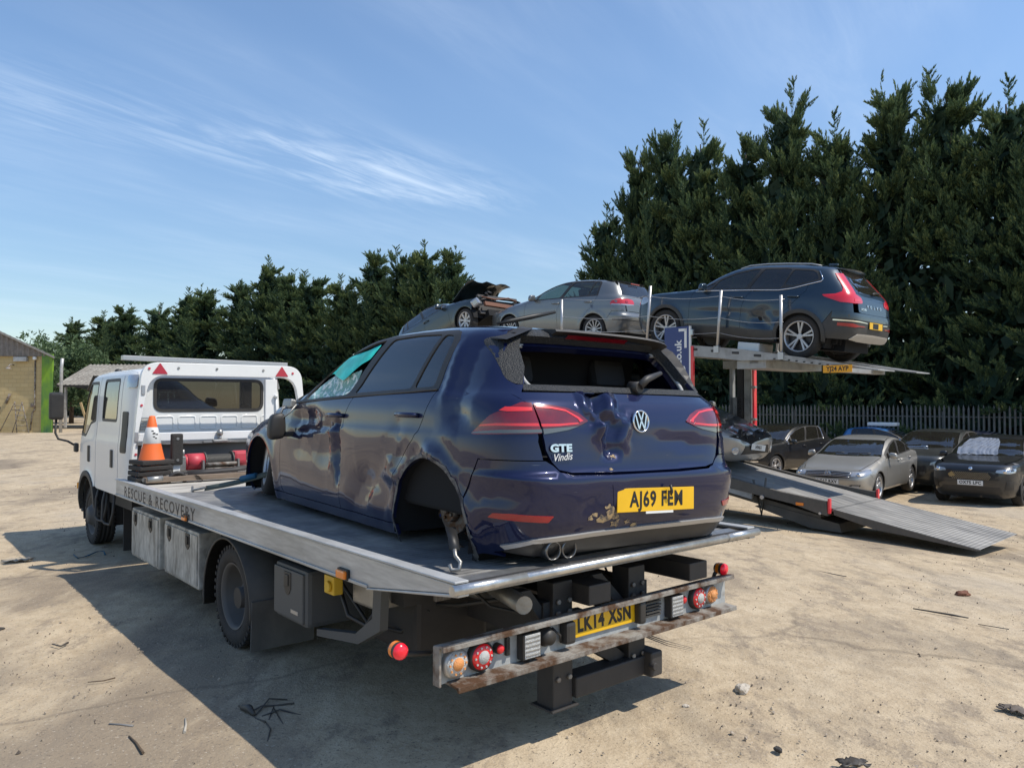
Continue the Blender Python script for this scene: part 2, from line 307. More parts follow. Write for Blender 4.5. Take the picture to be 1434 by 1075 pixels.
# ------------------------------------------------------------------ cars
def pchip(tab):
    X = np.array([t[0] for t in tab], float); Y = np.array([t[1] for t in tab], float)
    h = np.diff(X); d = np.diff(Y)/h; m = np.zeros(len(X))
    m[0], m[-1] = d[0], d[-1]
    for i in range(1, len(X)-1):
        if d[i-1]*d[i] > 0:
            w1, w2 = 2*h[i]+h[i-1], h[i]+2*h[i-1]; m[i] = (w1+w2)/(w1/d[i-1]+w2/d[i])
    def f(x):
        x = np.clip(x, X[0], X[-1]); i = np.clip(np.searchsorted(X, x, side='right')-1, 0, len(X)-2); t = (x-X[i])/h[i]
        return (2*t**3-3*t**2+1)*Y[i]+(t**3-2*t**2+t)*h[i]*m[i]+(-2*t**3+3*t**2)*Y[i+1]+(t**3-t**2)*h[i]*m[i+1]
    return f
class Shape:
    """car skin as one smooth implicit surface: plan outlines (superellipses) stacked over z. Axes: r right, f forward from the rear axle, z up"""
    def __init__(s, front, rear, width, f0, nexp, arches=(), ra=0.35, za=0.32, flare=0.014, dent=None, fcut=None):
        s.ff, s.fr, s.w, s.n = pchip(front), pchip(rear), pchip(width), pchip(nexp); s.f0 = f0; s.arches = arches; s.ra = ra; s.za = za; s.flare = flare; s.dent = dent
        s.zmax = width[-1][0]
    def F(s, r, f, z):
        w = np.maximum(s.w(z), 1e-3); n = s.n(z)
        for fa in s.arches:
            d = np.sqrt((f-fa)**2+(z-s.za)**2); w = w+s.flare*np.exp(-((d-s.ra)/0.055)**2)*(z < s.za+s.ra+0.15)
        a = np.where(f > s.f0, s.ff(z)-s.f0, s.f0-s.fr(z)); q = np.abs(f-s.f0)/np.maximum(a, 1e-3)
        return np.minimum(q, 50)**n+np.minimum(np.abs(r)/w, 50)**n-1
    def _bis(s, fn, lo, hi):
        lo = np.array(lo, float); hi = np.array(hi, float)
        for _ in range(27):
            m = 0.5*(lo+hi); g = fn(m) > 0; hi = np.where(g, m, hi); lo = np.where(g, lo, m)
        return 0.5*(lo+hi)
    def side(s, f, z, sg=-1):
        f, z = [q.copy() for q in np.broadcast_arrays(np.atleast_1d(np.array(f, float)), np.atleast_1d(np.array(z, float)))]; r = s._bis(lambda r: s.F(r, f, z), np.zeros_like(f), np.full_like(f, 1.6)); return np.stack([sg*r, f, z], 1)
    def rear(s, r, z):
        r, z = [q.copy() for q in np.broadcast_arrays(np.atleast_1d(np.array(r, float)), np.atleast_1d(np.array(z, float)))]; t = s._bis(lambda t: s.F(r, s.f0-t, z), np.zeros_like(r), np.full_like(r, 6.0)); return np.stack([r, s.f0-t, z], 1)
    def front(s, r, z):
        r, z = [q.copy() for q in np.broadcast_arrays(np.atleast_1d(np.array(r, float)), np.atleast_1d(np.array(z, float)))]; t = s._bis(lambda t: s.F(r, s.f0+t, z), np.zeros_like(r), np.full_like(r, 6.0)); return np.stack([r, s.f0+t, z], 1)
    def top(s, r, f):
        r, f = [q.copy() for q in np.broadcast_arrays(np.atleast_1d(np.array(r, float)), np.atleast_1d(np.array(f, float)))]; z = s._bis(lambda z: s.F(r, f, z), np.full_like(r, 0.55), np.full_like(r, s.zmax)); return np.stack([r, f, z], 1)
    def cyl(s, u, z, fc, dr):
        """u = 0.9*angle round the vertical axis at (0, fc); dr -1 looks to the rear, +1 to the front"""
        u, z = [q.copy() for q in np.broadcast_arrays(np.atleast_1d(np.array(u, float)), np.atleast_1d(np.array(z, float)))]; c, sn = np.cos(u/0.9), np.sin(u/0.9)
        t = s._bis(lambda t: s.F(t*sn, fc+dr*t*c, z), np.full_like(u, 1e-3), np.full_like(u, 4.0)); return np.stack([t*sn, fc+dr*t*c, z], 1)
    def norm(s, P):
        e = 0.003; G = np.stack([(s.F(P[:, 0]+(e if k == 0 else 0), P[:, 1]+(e if k == 1 else 0), P[:, 2]+(e if k == 2 else 0)) -
                                  s.F(P[:, 0]-(e if k == 0 else 0), P[:, 1]-(e if k == 1 else 0), P[:, 2]-(e if k == 2 else 0))) for k in range(3)], 1)
        G = G/np.maximum(np.linalg.norm(G, axis=1, keepdims=True), 1e-9); return G
    def finish(s, P, off=0.0):
        N = s.norm(P)
        if s.dent is not None:
            d = s.dent(P); e = 0.004
            g = np.stack([(s.dent(P+np.eye(3)[k]*e)-s.dent(P-np.eye(3)[k]*e))/(2*e) for k in range(3)], 1); g = np.clip(g, -1.2, 1.2)
            gt = g-N*(g*N).sum(1, keepdims=True); N2 = N-gt; N2 /= np.linalg.norm(N2, axis=1, keepdims=True)
            return P+N*(d+off)[:, None] if np.ndim(off) else P+N*(d[:, None]+off), N2
        return P+N*off, N
class Car:
    def __init__(s, shape, root, fcr=0.4, fcf=2.2):
        s.S = shape; s.root = root; s.fcr = fcr; s.fcf = fcf
    def cy(s, pts, dr):
        """('s',f,z) on the left side / ('S',f,z) on the right side / ('r',r,z) on the end -> (u,z) round the end of the car"""
        out = []; fc = s.fcr if dr < 0 else s.fcf
        for k, a, b in pts:
            if k == 'u': out.append((a, b)); continue
            P = s.S.side(a, b, -1 if k == 's' else 1)[0] if k in 'sS' else (s.S.rear(a, b)[0] if dr < 0 else s.S.front(a, b)[0])
            out.append((0.9*math.atan2(P[0], dr*(P[1]-fc)), b))
        return out
    def panel(s, loops, proj, gap=0.0025, off=0.0, skirt=0.02, res=0.05, sg=-1):
        if not isinstance(loops[0][0], (tuple, list, np.ndarray)): loops = [loops]
        S = s.S; loops = [list(l) for l in loops]
        if gap: loops = [offset_loop(l, gap if i == 0 else -gap) for i, l in enumerate(loops)]
        V, T, LI = grid_panel(loops, None, res)
        a, b = V[:, 0], V[:, 1]
        P = {'s': lambda: S.side(a, b, sg), 'r': lambda: S.rear(a, b), 'f': lambda: S.front(a, b), 't': lambda: S.top(a, b),
             'cr': lambda: S.cyl(a, b, s.fcr, -1), 'cf': lambda: S.cyl(a, b, s.fcf, 1)}[proj]()
        P, N = S.finish(P, off)
        tn = np.cross(P[T[:, 1]]-P[T[:, 0]], P[T[:, 2]]-P[T[:, 0]]); flip = (tn*N[T[:, 0]]).sum(1) < 0; T = T.copy(); T[flip] = T[flip][:, ::-1]
        return P, N, T, LI, skirt
    def emit(s, name, panels, material, parent=None):
        V = []; Fc = []; NN = []; base = 0
        for P, N, T, LI, sk in panels:
            V.append(P); Fc += [tuple(int(i)+base for i in t) for t in T]; NN += [tuple(N[i]) for t in T for i in t]; b = base+len(P)
            if sk > 0:
                for l in LI:
                    k = len(l)
                    if k < 3: continue
                    A = P[l]; Bq = A-N[l]*sk; V += [A, Bq]
                    for i in range(k):
                        j = (i+1) % k; q = (b+i, b+j, b+k+j, b+k+i); e = A[j]-A[i]; nn = np.cross(e, -N[l[i]]); nn /= max(np.linalg.norm(nn), 1e-9); Fc.append(q); NN += [tuple(nn)]*4
                    b += 2*k
            base = b
        V = np.vstack(V); me = bpy.data.meshes.new(name); me.from_pydata([tuple(map(float, v)) for v in V], [], Fc); me.materials.append(material)
        me.polygons.foreach_set('use_smooth', [True]*len(me.polygons)); me.normals_split_custom_set([tuple(map(float, n)) for n in NN]); me.update()
        o = bpy.data.objects.new(name, me); link(o, parent if parent is not None else s.root); return o
def wheel(parent, c, sg, R=0.32, w=0.21, rimr=0.235, spokes=5, style='double', rm=None, rm2=None, camber=0.0, steer=0.0):
    """c centre of the tyre; sg -1 when the outer face looks to -r"""
    wh = empty('wheel', c, (0, camber, steer), parent); h = w/2; rm = rm or M['rim']
    m = MB(); pr = [(rimr-0.004, -h*0.85), (rimr+0.012, -h), (R-0.035, -h*1.02), (R-0.008, -h*0.86), (R, -h*0.6), (R, h*0.6), (R-0.008, h*0.86), (R-0.035, h*1.02), (rimr+0.012, h), (rimr-0.004, h*0.85)]
    m.lathe(pr, (0, 0, 0), (1, 0, 0), 40)
    m.build('tyre', M['rubber'], wh)
    m = MB(); o = sg
    m.lathe([(rimr, -h*0.9), (rimr-0.012, -h*0.7), (rimr-0.03, 0), (rimr-0.014, h*0.75), (rimr-0.002, h*0.92), (rimr+0.004, h*0.96), (rimr-0.010, h*0.98), (rimr-0.022, h*0.8)], (0, 0, 0), (o, 0, 0), 40)
    m.cyl((o*h*0.15, 0, 0), (o*h*0.72, 0, 0), 0.062, 0.045, 20)
    nsp = spokes
    for i in range(nsp):
        a = 2*math.pi*i/nsp+0.3
        for da, wd in (((-0.13, 0.020), (0.13, 0.020)) if style == 'double' else ((0, 0.016 if nsp > 8 else 0.034),)):
            a0, a1 = a+da*0.5, a+da*1.25
            ca, sa = Vector((0, math.cos(a0), math.sin(a0))), Vector((0, math.cos(a1), math.sin(a1))); p0 = ca*0.045+Vector((o*h*0.62, 0, 0)); p1 = sa*(rimr-0.016)+Vector((o*h*0.80, 0, 0))
            d = (p1-p0).normalized(); sd_ = d.cross(Vector((1, 0, 0))).normalized()
            vs = []
            for p, ww, th in ((p0, wd*0.8, 0.03), (p1, wd*1.15, 0.022)):
                for e in (-1, 1):
                    for t in (0, 1): vs.append(p+sd_*ww*e*(1 if t else 0.7)-Vector((o*th, 0, 0))*t+Vector((0, 0, 0)))
            m.add(vs, [(0, 2, 6, 4), (1, 5, 7, 3), (0, 4, 5, 1), (2, 3, 7, 6), (0, 1, 3, 2), (4, 6, 7, 5)])
    m.build('rim', rm, wh)
    m = MB(); m.cyl((-o*h*0.3, 0, 0), (-o*h*0.1, 0, 0), rimr*0.68, None, 24); m.cyl((-o*h*0.6, 0, 0), (-o*h*0.25, 0, 0), rimr*0.95, None, 24); m.build('brake_disc', M['darkrim'], wh)
    return wh
def mirror_part(parent, sg, c, m, size=(0.19, 0.13, 0.14), glassm=None):
    b = MB(); x, y, z = size
    vs = []; nu, nv = 12, 8
    for j in range(nv+1):
        ph = -math.pi/2+math.pi*j/nv
        for i in range(nu):
            th = 2*math.pi*i/nu; e = 0.55
            f = lambda v: math.copysign(abs(v)**e, v)
            px, py, pz = f(math.cos(ph))*f(math.cos(th)), f(math.cos(ph))*f(math.sin(th)), f(math.sin(ph))
            if py < 0: py *= 0.45
            vs.append((c[0]+px*x/2*(1-0.12*pz), c[1]+py*y/2, c[2]+pz*z/2-0.01*px*sg))
    fs = [(j*nu+i, j*nu+(i+1) % nu, (j+1)*nu+(i+1) % nu, (j+1)*nu+i) for j in range(nv) for i in range(nu)]
    b.add(vs, fs, True); o = b.build('mirror', m, parent)
    a = MB(); a.box((c[0]-sg*(x/2+0.03), c[1]+0.005, c[2]-z*0.3), (0.12, 0.05, 0.035), ch=0.01); a.build('mirror_arm', M['black'], o); return o
def plate(parent, c, rot, txt, m, w=0.52, h=0.111, tsx=0.92, size=0.098, bold=0.0035, name='number_plate', block=None):
    b = MB(); b.box((0, 0, 0), (w, 0.006, h), ch=0.002); o = b.build(name, m, parent); o.location = c; o.rotation_mode = 'YXZ'; o.rotation_euler = rot
    text_mesh(txt, size, 'plate_text', M['letter'], o, (0, -0.0036, 0.0), (R_(90), 0, 0), 0.0008, bold, tsx, spacing=1.12)
    if block:
        b = MB(); b.box((block[0], -0.0042, 0), (block[1], 0.003, h*0.8)); b.build('cover_patch', M['letter'], o)
    return o
def seats(parent, S, rows, zf=0.22, steer=None):
    m = MB()
    for f in rows:
        for r in (-0.37, 0.37):
            m.box((r, f+0.22, zf+0.20), (0.50, 0.50, 0.16), (R_(6), 0, 0), 0.05)
            m.box((r, f-0.08, zf+0.50), (0.48, 0.14, 0.62), (R_(-16), 0, 0), 0.06)
            m.box((r, f-0.19, zf+0.90), (0.26, 0.10, 0.17), (R_(-14), 0, 0), 0.04)
    m.build('seats', M['seat'], parent, 0)
def build_car(sp):
    """a whole car from its spec; returns (root, Car, parts dict)"""
    root = empty(sp['name'], sp['loc'], (0, 0, 0)); root.rotation_mode = 'YXZ'; root.rotation_euler = (R_(sp.get('pitch', 0)), R_(sp.get('roll', 0)), R_(sp['yaw']))
    tag(root, sp['label'], sp.get('cat', 'car'), sp.get('group'))
    wb, ra, za, R = sp['wb'], sp['ra'], sp.get('za', sp['R']), sp['R']; A0 = sp.get('ax0', 0.0)
    S = Shape(sp['front'], sp['rear'], sp['width'], sp['f0'], sp['nexp'], (A0, wb), ra+0.02, za, sp.get('flare', 0.014), sp.get('dent'))
    if 'er' in sp:      # the crest line bonnet edge - windscreen pillar - roof edge, from its distance off the centre line
        ef, er_ = zip(*sorted(sp['er'])); i1_ = sp['idx'][2]; E0 = sp['edge']; fs = []
        for a_, b_ in zip(E0[:i1_], E0[1:i1_]): fs += [a_[0], (a_[0]+b_[0])/2]
        fs.append(E0[i1_-1][0]); En = [(f, float(S.top(np.interp(f, ef, er_), f)[0][2])) for f in fs]; sp['edge'] = En+list(E0[i1_:]); ic_, i0_, _, ib_ = sp['idx']
        sp['idx'] = (2*ic_, 2*i0_, len(En), len(En)+ib_-i1_); sp['fb'] = list(sp['fb'][:-1])+[En[0]]
    def dens(l, n=7): return [l[0]]+[(a[0]+(b[0]-a[0])*i/n, a[1]+(b[1]-a[1])*i/n) for a, b in zip(l[:-1], l[1:]) for i in range(1, n+1)]
    sp['fb'] = dens(sp['fb']); sp['rb'] = dens(sp['rb'])
    C = Car(S, root, sp.get('fcr', 0.45), sp.get('fcf', wb-0.35)); paint = sp['paint']; res = sp.get('res', 0.07)
    parts = {}; skip = sp.get('skip', ())
    E = sp['edge']; ic, i0, i1, ib = sp['idx']      # cowl, roof front, roof rear, rear glass bottom
    bot, sill = sp['bot'], sp['sill']; belt = sp['belt']; dtop = sp['dlo_top']      # belt front->rear, dlo_top rear->front
    d0, d1, d2 = sp['d0'], sp['d1'], sp['d2']       # door cuts, each from the belt down to the sill
    def s3(f, z): return S.side(f, z, 1)[0]
    fb, rb = sp['fb'], sp['rb']                     # bumper cut: [(f,z) on the arch, ..., (f,z) at the edge curve end]
    aF = lambda a0, a1, n=16: arc(wb, za, ra, a0, a1, n)
    aR = lambda a0, a1, n=16: arc(A0, za, ra, a0, a1, n)
    angb = lambda p, fc: math.degrees(math.atan2(p[1]-za, p[0]-fc))
    zb = math.degrees(math.asin(max(-1, min(1, (bot-za)/ra)))); xb = ra*math.cos(R_(zb))
    af = angb(fb[0], wb); ar = angb(rb[0], A0)
    if 'panels' in sp: polys = sp['panels'](sp)
    else:
        zs = math.degrees(math.asin(max(-1, min(1, (sill-za)/ra)))); xs = ra*math.cos(R_(zs))
        fender = E[0:ic+1]+[d0[0]]+d0[1:]+[(wb-xs, sill)]+aF(180-zs, af)+fb[1:-1]
        sillp = [(wb-xb, bot)]+[(wb-xs, sill), (A0+xs, sill)]+[(A0+xb, bot)]
        bi = lambda f: float(np.interp(-f, [-p[0] for p in belt], [p[1] for p in belt]))
        b01 = [p for p in belt if d1[0][0] < p[0] < d0[0][0]]; b12 = [p for p in belt if d2[0][0] < p[0] < d1[0][0]]
        fdoor = [d0[0]]+b01+d1+list(reversed(d0[1:]))
        rdoor = [d1[0]]+b12+d2+list(reversed(d1[1:]))
        a2 = angb(d2[-1], A0)
        br = [p for p in belt if p[0] <= d2[0][0]-1e-6]
        bf = [p for p in belt if p[0] >= d0[0][0]+1e-6]
        quarter = d2+aR(a2, ar)[1:]+rb[1:-1]+[rb[-1]]+list(reversed(E[ic:len(E)-1]))+[d0[0]]+[belt[0]]+list(reversed(dtop))+list(reversed(br))
        polys = dict(fender=fender, sill=sillp, front_door=fdoor, rear_door=rdoor, quarter=quarter)
    dlo = [p for p in belt]+list(dtop)
    body = []
    for sg in (-1, 1):
        for k in ('fender', 'quarter'): body.append(C.panel(polys[k], 's', sg=sg, res=res))
        body.append(C.panel(polys['sill'], 's', sg=sg, res=res))
    # ---- roof, bonnet, glass
    eL = [s3(*p) for p in E]
    def across(pa, bow, n=12):     # from right (+r) to left (-r) through points on the skin
        rr = np.linspace(pa[0], -pa[0], n+1); f = pa[1]+bow*(1-(rr/pa[0])**2); return S.top(rr, f)
    wt, wbm = across(eL[i0], sp.get('wt_bow', 0.06)), across(eL[ic], sp.get('wb_bow', 0.12))
    rt = across(eL[i1], -sp.get('rt_bow', 0.05))
    rbz = sp.get('rb_rear'); rr = np.linspace(eL[ib][0], -eL[ib][0], 13)
    rb_ = S.rear(rr, eL[ib][2]-sp.get('rb_sag', 0.0)*(1-(rr/eL[ib][0])**2))
    roof = [(p[0], p[1]) for p in wt[::-1]]+[(p[0], p[1]) for p in eL[i0+1:i1]]+[(p[0], p[1]) for p in rt]+[(-p[0], p[1]) for p in eL[i0+1:i1][::-1]]
    body.append(C.panel(roof, 't', res=res))
    parts['body'] = C.emit('body', body, paint)
    nf = sp.get('bonnet_z', E[0][1]); rr = np.linspace(-eL[0][0], eL[0][0], 13); fl = S.front(rr, nf+sp.get('bonnet_sag', -0.02)*(1-(rr/eL[0][0])**2))
    bon = [(p[0], p[1]) for p in fl]+[(p[0], p[1]) for p in eL[1:ic]]+[(p[0], p[1]) for p in wbm]+[(-p[0], p[1]) for p in eL[1:ic][::-1]]
    if 'bonnet' not in skip: parts['bonnet'] = C.emit('bonnet', [C.panel(bon, 't', res=res)], sp.get('bonnet_paint', paint))
    ws = [(p[0], p[2]) for p in wt]+[(-p[0], p[2]) for p in eL[ic+1:i0][::-1]]+[(p[0], p[2]) for p in wbm[::-1]]+[(p[0], p[2]) for p in eL[ic+1:i0]]
    fr = MB()
    if 'windscreen' not in skip: parts['windscreen'] = C.emit('windscreen', [C.panel(offset_loop(ws, 0.004), 'f', gap=0, res=res, off=-0.002, skirt=0.008)], sp.get('ws_mat', M['winds']))
    rg = [(p[0], p[2]) for p in rt]+[(-p[0], p[2]) for p in eL[i1+1:ib]]+[(p[0], p[2]) for p in rb_[::-1]]+[(p[0], p[2]) for p in eL[i1+1:ib][::-1]]
    parts['rg_loop'] = rg
    # ---- doors + windows
    for sg in (-1, 1):
        for key in ('front_door', 'rear_door'):
            d = C.emit(key, [C.panel(polys[key], 's', sg=sg, res=res)], sp.get(key+'_paint', paint)); parts[(key, sg)] = d
            hf, hz = sp['handles'][0 if key == 'front_door' else 1]; hp = S.side(hf, hz, sg)[0]
            m = MB(); m.tube([(hp[0]-sg*0.005, hf+0.10, hz), (hp[0]+sg*0.035, hf+0.075, hz+0.002), (hp[0]+sg*0.04, hf, hz+0.004), (hp[0]+sg*0.032, hf-0.085, hz+0.003), (hp[0]-sg*0.005, hf-0.11, hz)], 0.014, 8); m.build('handle', sp.get('handle_mat', paint), d)
        # black frame band and the panes
        base = C.panel([dlo], 's', gap=-0.002, off=-0.006, sg=sg, res=res, skirt=0.004)
        bands = sp['panes']      # list of (pane polygon, material key)
        # the frame: dlo minus the panes, each pane polygon as hole
        fo = C.emit('window_frame', [C.panel([offset_loop(dlo, -0.001)]+[rnd(p, 0.03) for p, _ in bands], 's', gap=0, off=0.002, sg=sg, res=res, skirt=0.012)], sp.get('frame_mat', M['black'])); parts[('frame', sg)] = fo
        for p, mk in bands:
            if mk is None: continue
            C.emit('window', [C.panel(rnd(p, 0.03), 's', gap=-0.004, off=-0.004, sg=sg, res=res, skirt=0.0)], M[mk] if isinstance(mk, str) else mk)
    # ---- rear end
    ro = sp.get('rear_open')
    if sp.get('hatch', True) and 'rear' not in skip:
        parts['rear_window'] = C.emit('rear_window', [C.panel(offset_loop(rg, 0.02), 'r', gap=0, res=res, off=-0.003, skirt=0.01)], M[sp.get('rear_glass', 'privacy')])
        edge_r = [eL[k] for k in range(ib, len(E))]; zt = E[-1][1]
        tg = [(p[0], p[2]) for p in rb_]+[(-p[0], p[2]) for p in edge_r[1:]]+[(p[0], p[2]) for p in edge_r[1:][::-1]]
        if 'tg' in sp: tg = sp['tg']
        tgp = [C.panel(tg, 'r', res=res)]
        fl2 = [rg, offset_loop(rg, 0.02)]
        tgp.append(C.panel(fl2, 'r', gap=0.001, res=res))
        parts['tailgate'] = C.emit('tailgate', tgp, paint)
    zt = rb[-1][1]; rbl = rb
    if 'rbump' in sp: bl = sp['rbump']
    else:
        up = [('s', p[0], p[1]) for p in rbl]; lo = ra*math.sin(R_(ar))
        a_b = -180+math.degrees(math.asin(min(1, (za-sp['bz'])/ra))); a_e = ar-360 if ar > 0 else ar
        arcs = [('s', A0+ra*math.cos(R_(t)), za+ra*math.sin(R_(t))) for t in np.linspace(a_b, a_e, 8)]
        half = arcs+up[1:]
        botr = [('r', x, sp['bz2']) for x in np.linspace(-sp.get('bw', 0.66), 0, 5)]
        L = C.cy(half, -1); Bt = C.cy(botr, -1)
        bl = L+[(-u, z) for u, z in L[::-1]]+[(-u, z) for u, z in Bt]+[(u, z) for u, z in Bt[::-1]][1:]
    if 'rbumper' not in skip: parts['rear_bumper'] = C.emit('rear_bumper', [C.panel(bl, 'cr', res=res)], sp.get('bump_mat', paint))
    # ---- front bumper
    if 'fbumper' not in skip:
        af2 = af; b_b = -math.degrees(math.asin(min(1, (za-sp['bzf'])/ra)))
        arcs = [('s', wb+ra*math.cos(R_(t)), za+ra*math.sin(R_(t))) for t in np.linspace(b_b, af2, 8)]
        L = C.cy(arcs+[('s', p[0], p[1]) for p in fb[1:]], 1)
        topm = C.cy([('r', p[0], p[2]) for p in fl[1:-1]], 1)
        Bt = C.cy([('r', x, sp['bzf2']) for x in np.linspace(-0.6, 0, 5)], 1)
        bl = L+topm+[(-u, z) for u, z in L[::-1]]+[(-u, z) for u, z in Bt]+[(u, z) for u, z in Bt[::-1]][1:]
        parts['front_bumper'] = C.emit('front_bumper', [C.panel(bl, 'cf', res=res)], sp.get('fbump_mat', paint))
    # ---- underbody with wheel housings, interior tub
    m = MB(); tr = sp['track']
    for fa in (A0, wb):
        for sg in (-1, 1):
            aa = math.degrees(math.asin(max(-0.9, min(0, (bot+0.02-za)/(ra+0.012))))); A = arc(fa, za, ra+0.012, aa, 180-aa, 22); wout = float(S.side(fa, za+ra+0.02)[0][0])*-1-0.03; n = len(A)
            vs = [(sg*wout, f, z) for f, z in A]+[(sg*(tr-0.22), f, z) for f, z in A]
            m.add(vs, [(i, i+1, n+i+1, n+i) for i in range(n-1)], True); m.add([(sg*(tr-0.22), f, z) for f, z in A], [tuple(range(n))])
    wi = sp['width'][1][1]-0.06
    m.box((0, wb/2, bot+0.06), (2*wi-0.1, wb-2*ra-0.05, 0.12)); m.box((0, wb/2, bot+0.10), (2*(tr-0.26), wb+1.1, 0.16))
    if 'under' in sp: sp['under'](m)
    m.build('underbody', sp.get('under_mat', M['chassis']), root)
    m = MB(); zt = belt[0][1]-0.06; rI = -S.side(wb/2, zt)[0][0]-0.06; fA, fB = sp.get('cabin', (-0.55, wb-0.62))
    for sg in (-1, 1): m.box((sg*rI, (fA+fB)/2, (bot+0.2+zt)/2), (0.03, fB-fA, zt-bot-0.2))
    m.box((0, fB, (bot+0.15+zt)/2), (2*rI, 0.05, zt-bot-0.15)); m.box((0, fB-0.25, zt-0.08), (2*rI, 0.5, 0.2), ch=0.05)
    m.box((0, (fA+fB)/2, bot+0.2), (2*rI, fB-fA, 0.03)); m.box((0, fA, (bot+0.15+zt)/2-0.1), (2*rI, 0.05, zt-bot-0.35))
    m.lathe([(0.175, -0.014), (0.19, 0), (0.175, 0.014), (0.165, 0)], (0.37, fB-0.55, zt-0.02), (0, -0.9, 0.45), 20, closed=True)
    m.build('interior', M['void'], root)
    seats(root, S, [wb*0.36, -0.02+wb*0.05], bot+0.05)
    for fa in (A0, wb):
        for sg in (-1, 1):
            if (fa > 1, sg) in sp.get('nowheel', ()): continue
            wheel(root, (sg*tr, fa, sp.get('wz', R)), sg, R, sp.get('tw', 0.215), sp.get('rimr', 0.235), sp.get('spokes', 5), sp.get('sstyle', 'double'), sp.get('rim_mat'))
    if 'mirror' in sp:
        for sg in (-1, 1):
            f, z = sp['mirror']; p = S.side(f, z, sg)[0]; parts[('mirror', sg)] = mirror_part(root, sg, (p[0]+sg*0.12, f, z+0.02), sp.get('mirror_mat', paint))
    return root, C, parts
# ------------------------------------------------------------------ the crashed blue hatchback on the truck
def wob(P, k, sd):
    r = np.random.default_rng(sd); o = 0
    for i in range(7):
        v = r.normal(size=3); v /= np.linalg.norm(v); o = o+np.sin(P@v*k*(0.7+0.6*r.random())+r.random()*6.28)
    return o/2.6
def gauss(P, c, s): return np.exp(-(((P-np.array(c))/np.array(s))**2).sum(1))
def tri(x, w): return np.clip(1-np.abs(x)/w, 0, 1)
def twob(P, k, sd):
    """creased noise: triangle waves meet in sharp ridges like folded sheet metal"""
    r = np.random.default_rng(sd); o = 0
    for i in range(5):
        v = r.normal(size=3); v /= np.linalg.norm(v); q = P@v*k*(0.6+0.7*r.random())+r.random()*6.28; o = o+np.arcsin(np.sin(q))*0.64
    return o/2.0
def hero_dent(P):
    r, f, z = P[:, 0], P[:, 1], P[:, 2]; d = np.zeros(len(P))
    tg = (f < -0.5)*1.0; S = lambda x: np.clip(x, 0, 1)
    ax = -0.235+0.03*np.sin((z-0.74)*17)+.012*np.arcsin(np.sin((z-.7)*40)); win = S((z-0.71)/0.05)*S((1.062-z)/0.012)
    d -= tg*win*0.060*tri(r-ax, .075)
    d += tg*win*0.026*tri(r-ax+.095, .045)*S((z-.80)/.08)+tg*win*.020*tri(r-ax-.10, .05)*S((z-.74)/.1)
    d += tg*0.022*twob(P, 26, 3)*gauss(P, (-0.225, -0.72, 0.90), (0.10, 9, 0.13))
    d -= tg*.018*tri(z-.93-.25*(r+.23), .03)*gauss(P, (-0.22, -.7, .93), (.16, 9, .08))
    d -= tg*0.012*tri(z-.80+.10*(r-.3), .06)*gauss(P, (0.35, -0.72, 0.80), (0.26, 9, 0.12))
    L = (r < 0)*1.0*S((0.75+f*0.9)/0.2)
    d -= L*0.020*gauss(P, (-0.9, 1.45, 0.68), (9, 0.36, 0.15))
    d -= L*0.020*tri(z-.80+.12*(f-1.5), .04)*S((f-1.08)/.06)*S((2.0-f)/.3); d += L*.014*twob(P, 9, 47)*gauss(P, (-.9, 1.45, .70), (9, .35, .14))
    d -= L*0.030*tri(f-1.115-0.10*(z-0.7), .05)*S((z-.42)/.12)*S((.93-z)/.12)+0
    d += L*0.018*tri(f-1.205-.05*(z-.7), .05)*S((z-.50)/.1)*S((.88-z)/.1)
    d -= L*0.030*gauss(P, (-0.9, 0.62, 0.50), (9, 0.36, 0.11))
    d += L*0.020*twob(P, 15, 5)*gauss(P, (-0.9, 0.62, 0.42), (9, 0.38, 0.12))
    d += L*0.024*twob(P, 24, 8)*gauss(P, (-0.9, 0.30, 0.66), (9, 0.12, 0.17))
    d += L*0.008*twob(P, 7, 11)*gauss(P, (-0.9, 1.2, 0.58), (9, 0.9, 0.20))
    d -= L*0.022*gauss(P, (-0.9, 1.75, 0.88), (9, 0.25, 0.07)); d += L*0.016*twob(P, 18, 13)*gauss(P, (-0.9, 1.74, 0.86), (9, 0.28, 0.08))
    d -= L*0.024*tri(f+0.26-0.12*(z-1.1), .13)*S((z-0.84)/0.14)*S((1.40-z)/0.1)
    d += L*0.010*tri(f+0.12-0.12*(z-1.1), .05)*S((z-0.95)/0.12)*S((1.36-z)/0.1)
    d -= L*0.020*gauss(P, (-0.9, -0.30, 0.93), (9, 0.10, 0.05)); d += L*.010*twob(P, 22, 17)*gauss(P, (-0.9, -.28, .88), (9, .18, .10))
    d += L*0.016*twob(P, 12, 21)*gauss(P, (-0.9, 2.40, 0.84), (9, 0.28, 0.13))
    d += L*.014*twob(P, 24, 23)*np.exp(-((np.sqrt((f+.07)**2+(z-.325)**2)-.40)/.045)**2)
    d += 0.010*twob(P, 22, 31)*gauss(P, (-0.38, -0.8, 0.50), (0.30, 0.3, 0.08)); d -= 0.014*gauss(P, (-0.80, -0.65, 0.56), (0.12, 0.2, 0.07)); d += .012*twob(P, 20, 37)*gauss(P, (-.85, -.5, .52), (.2, .25, .12))
    return d
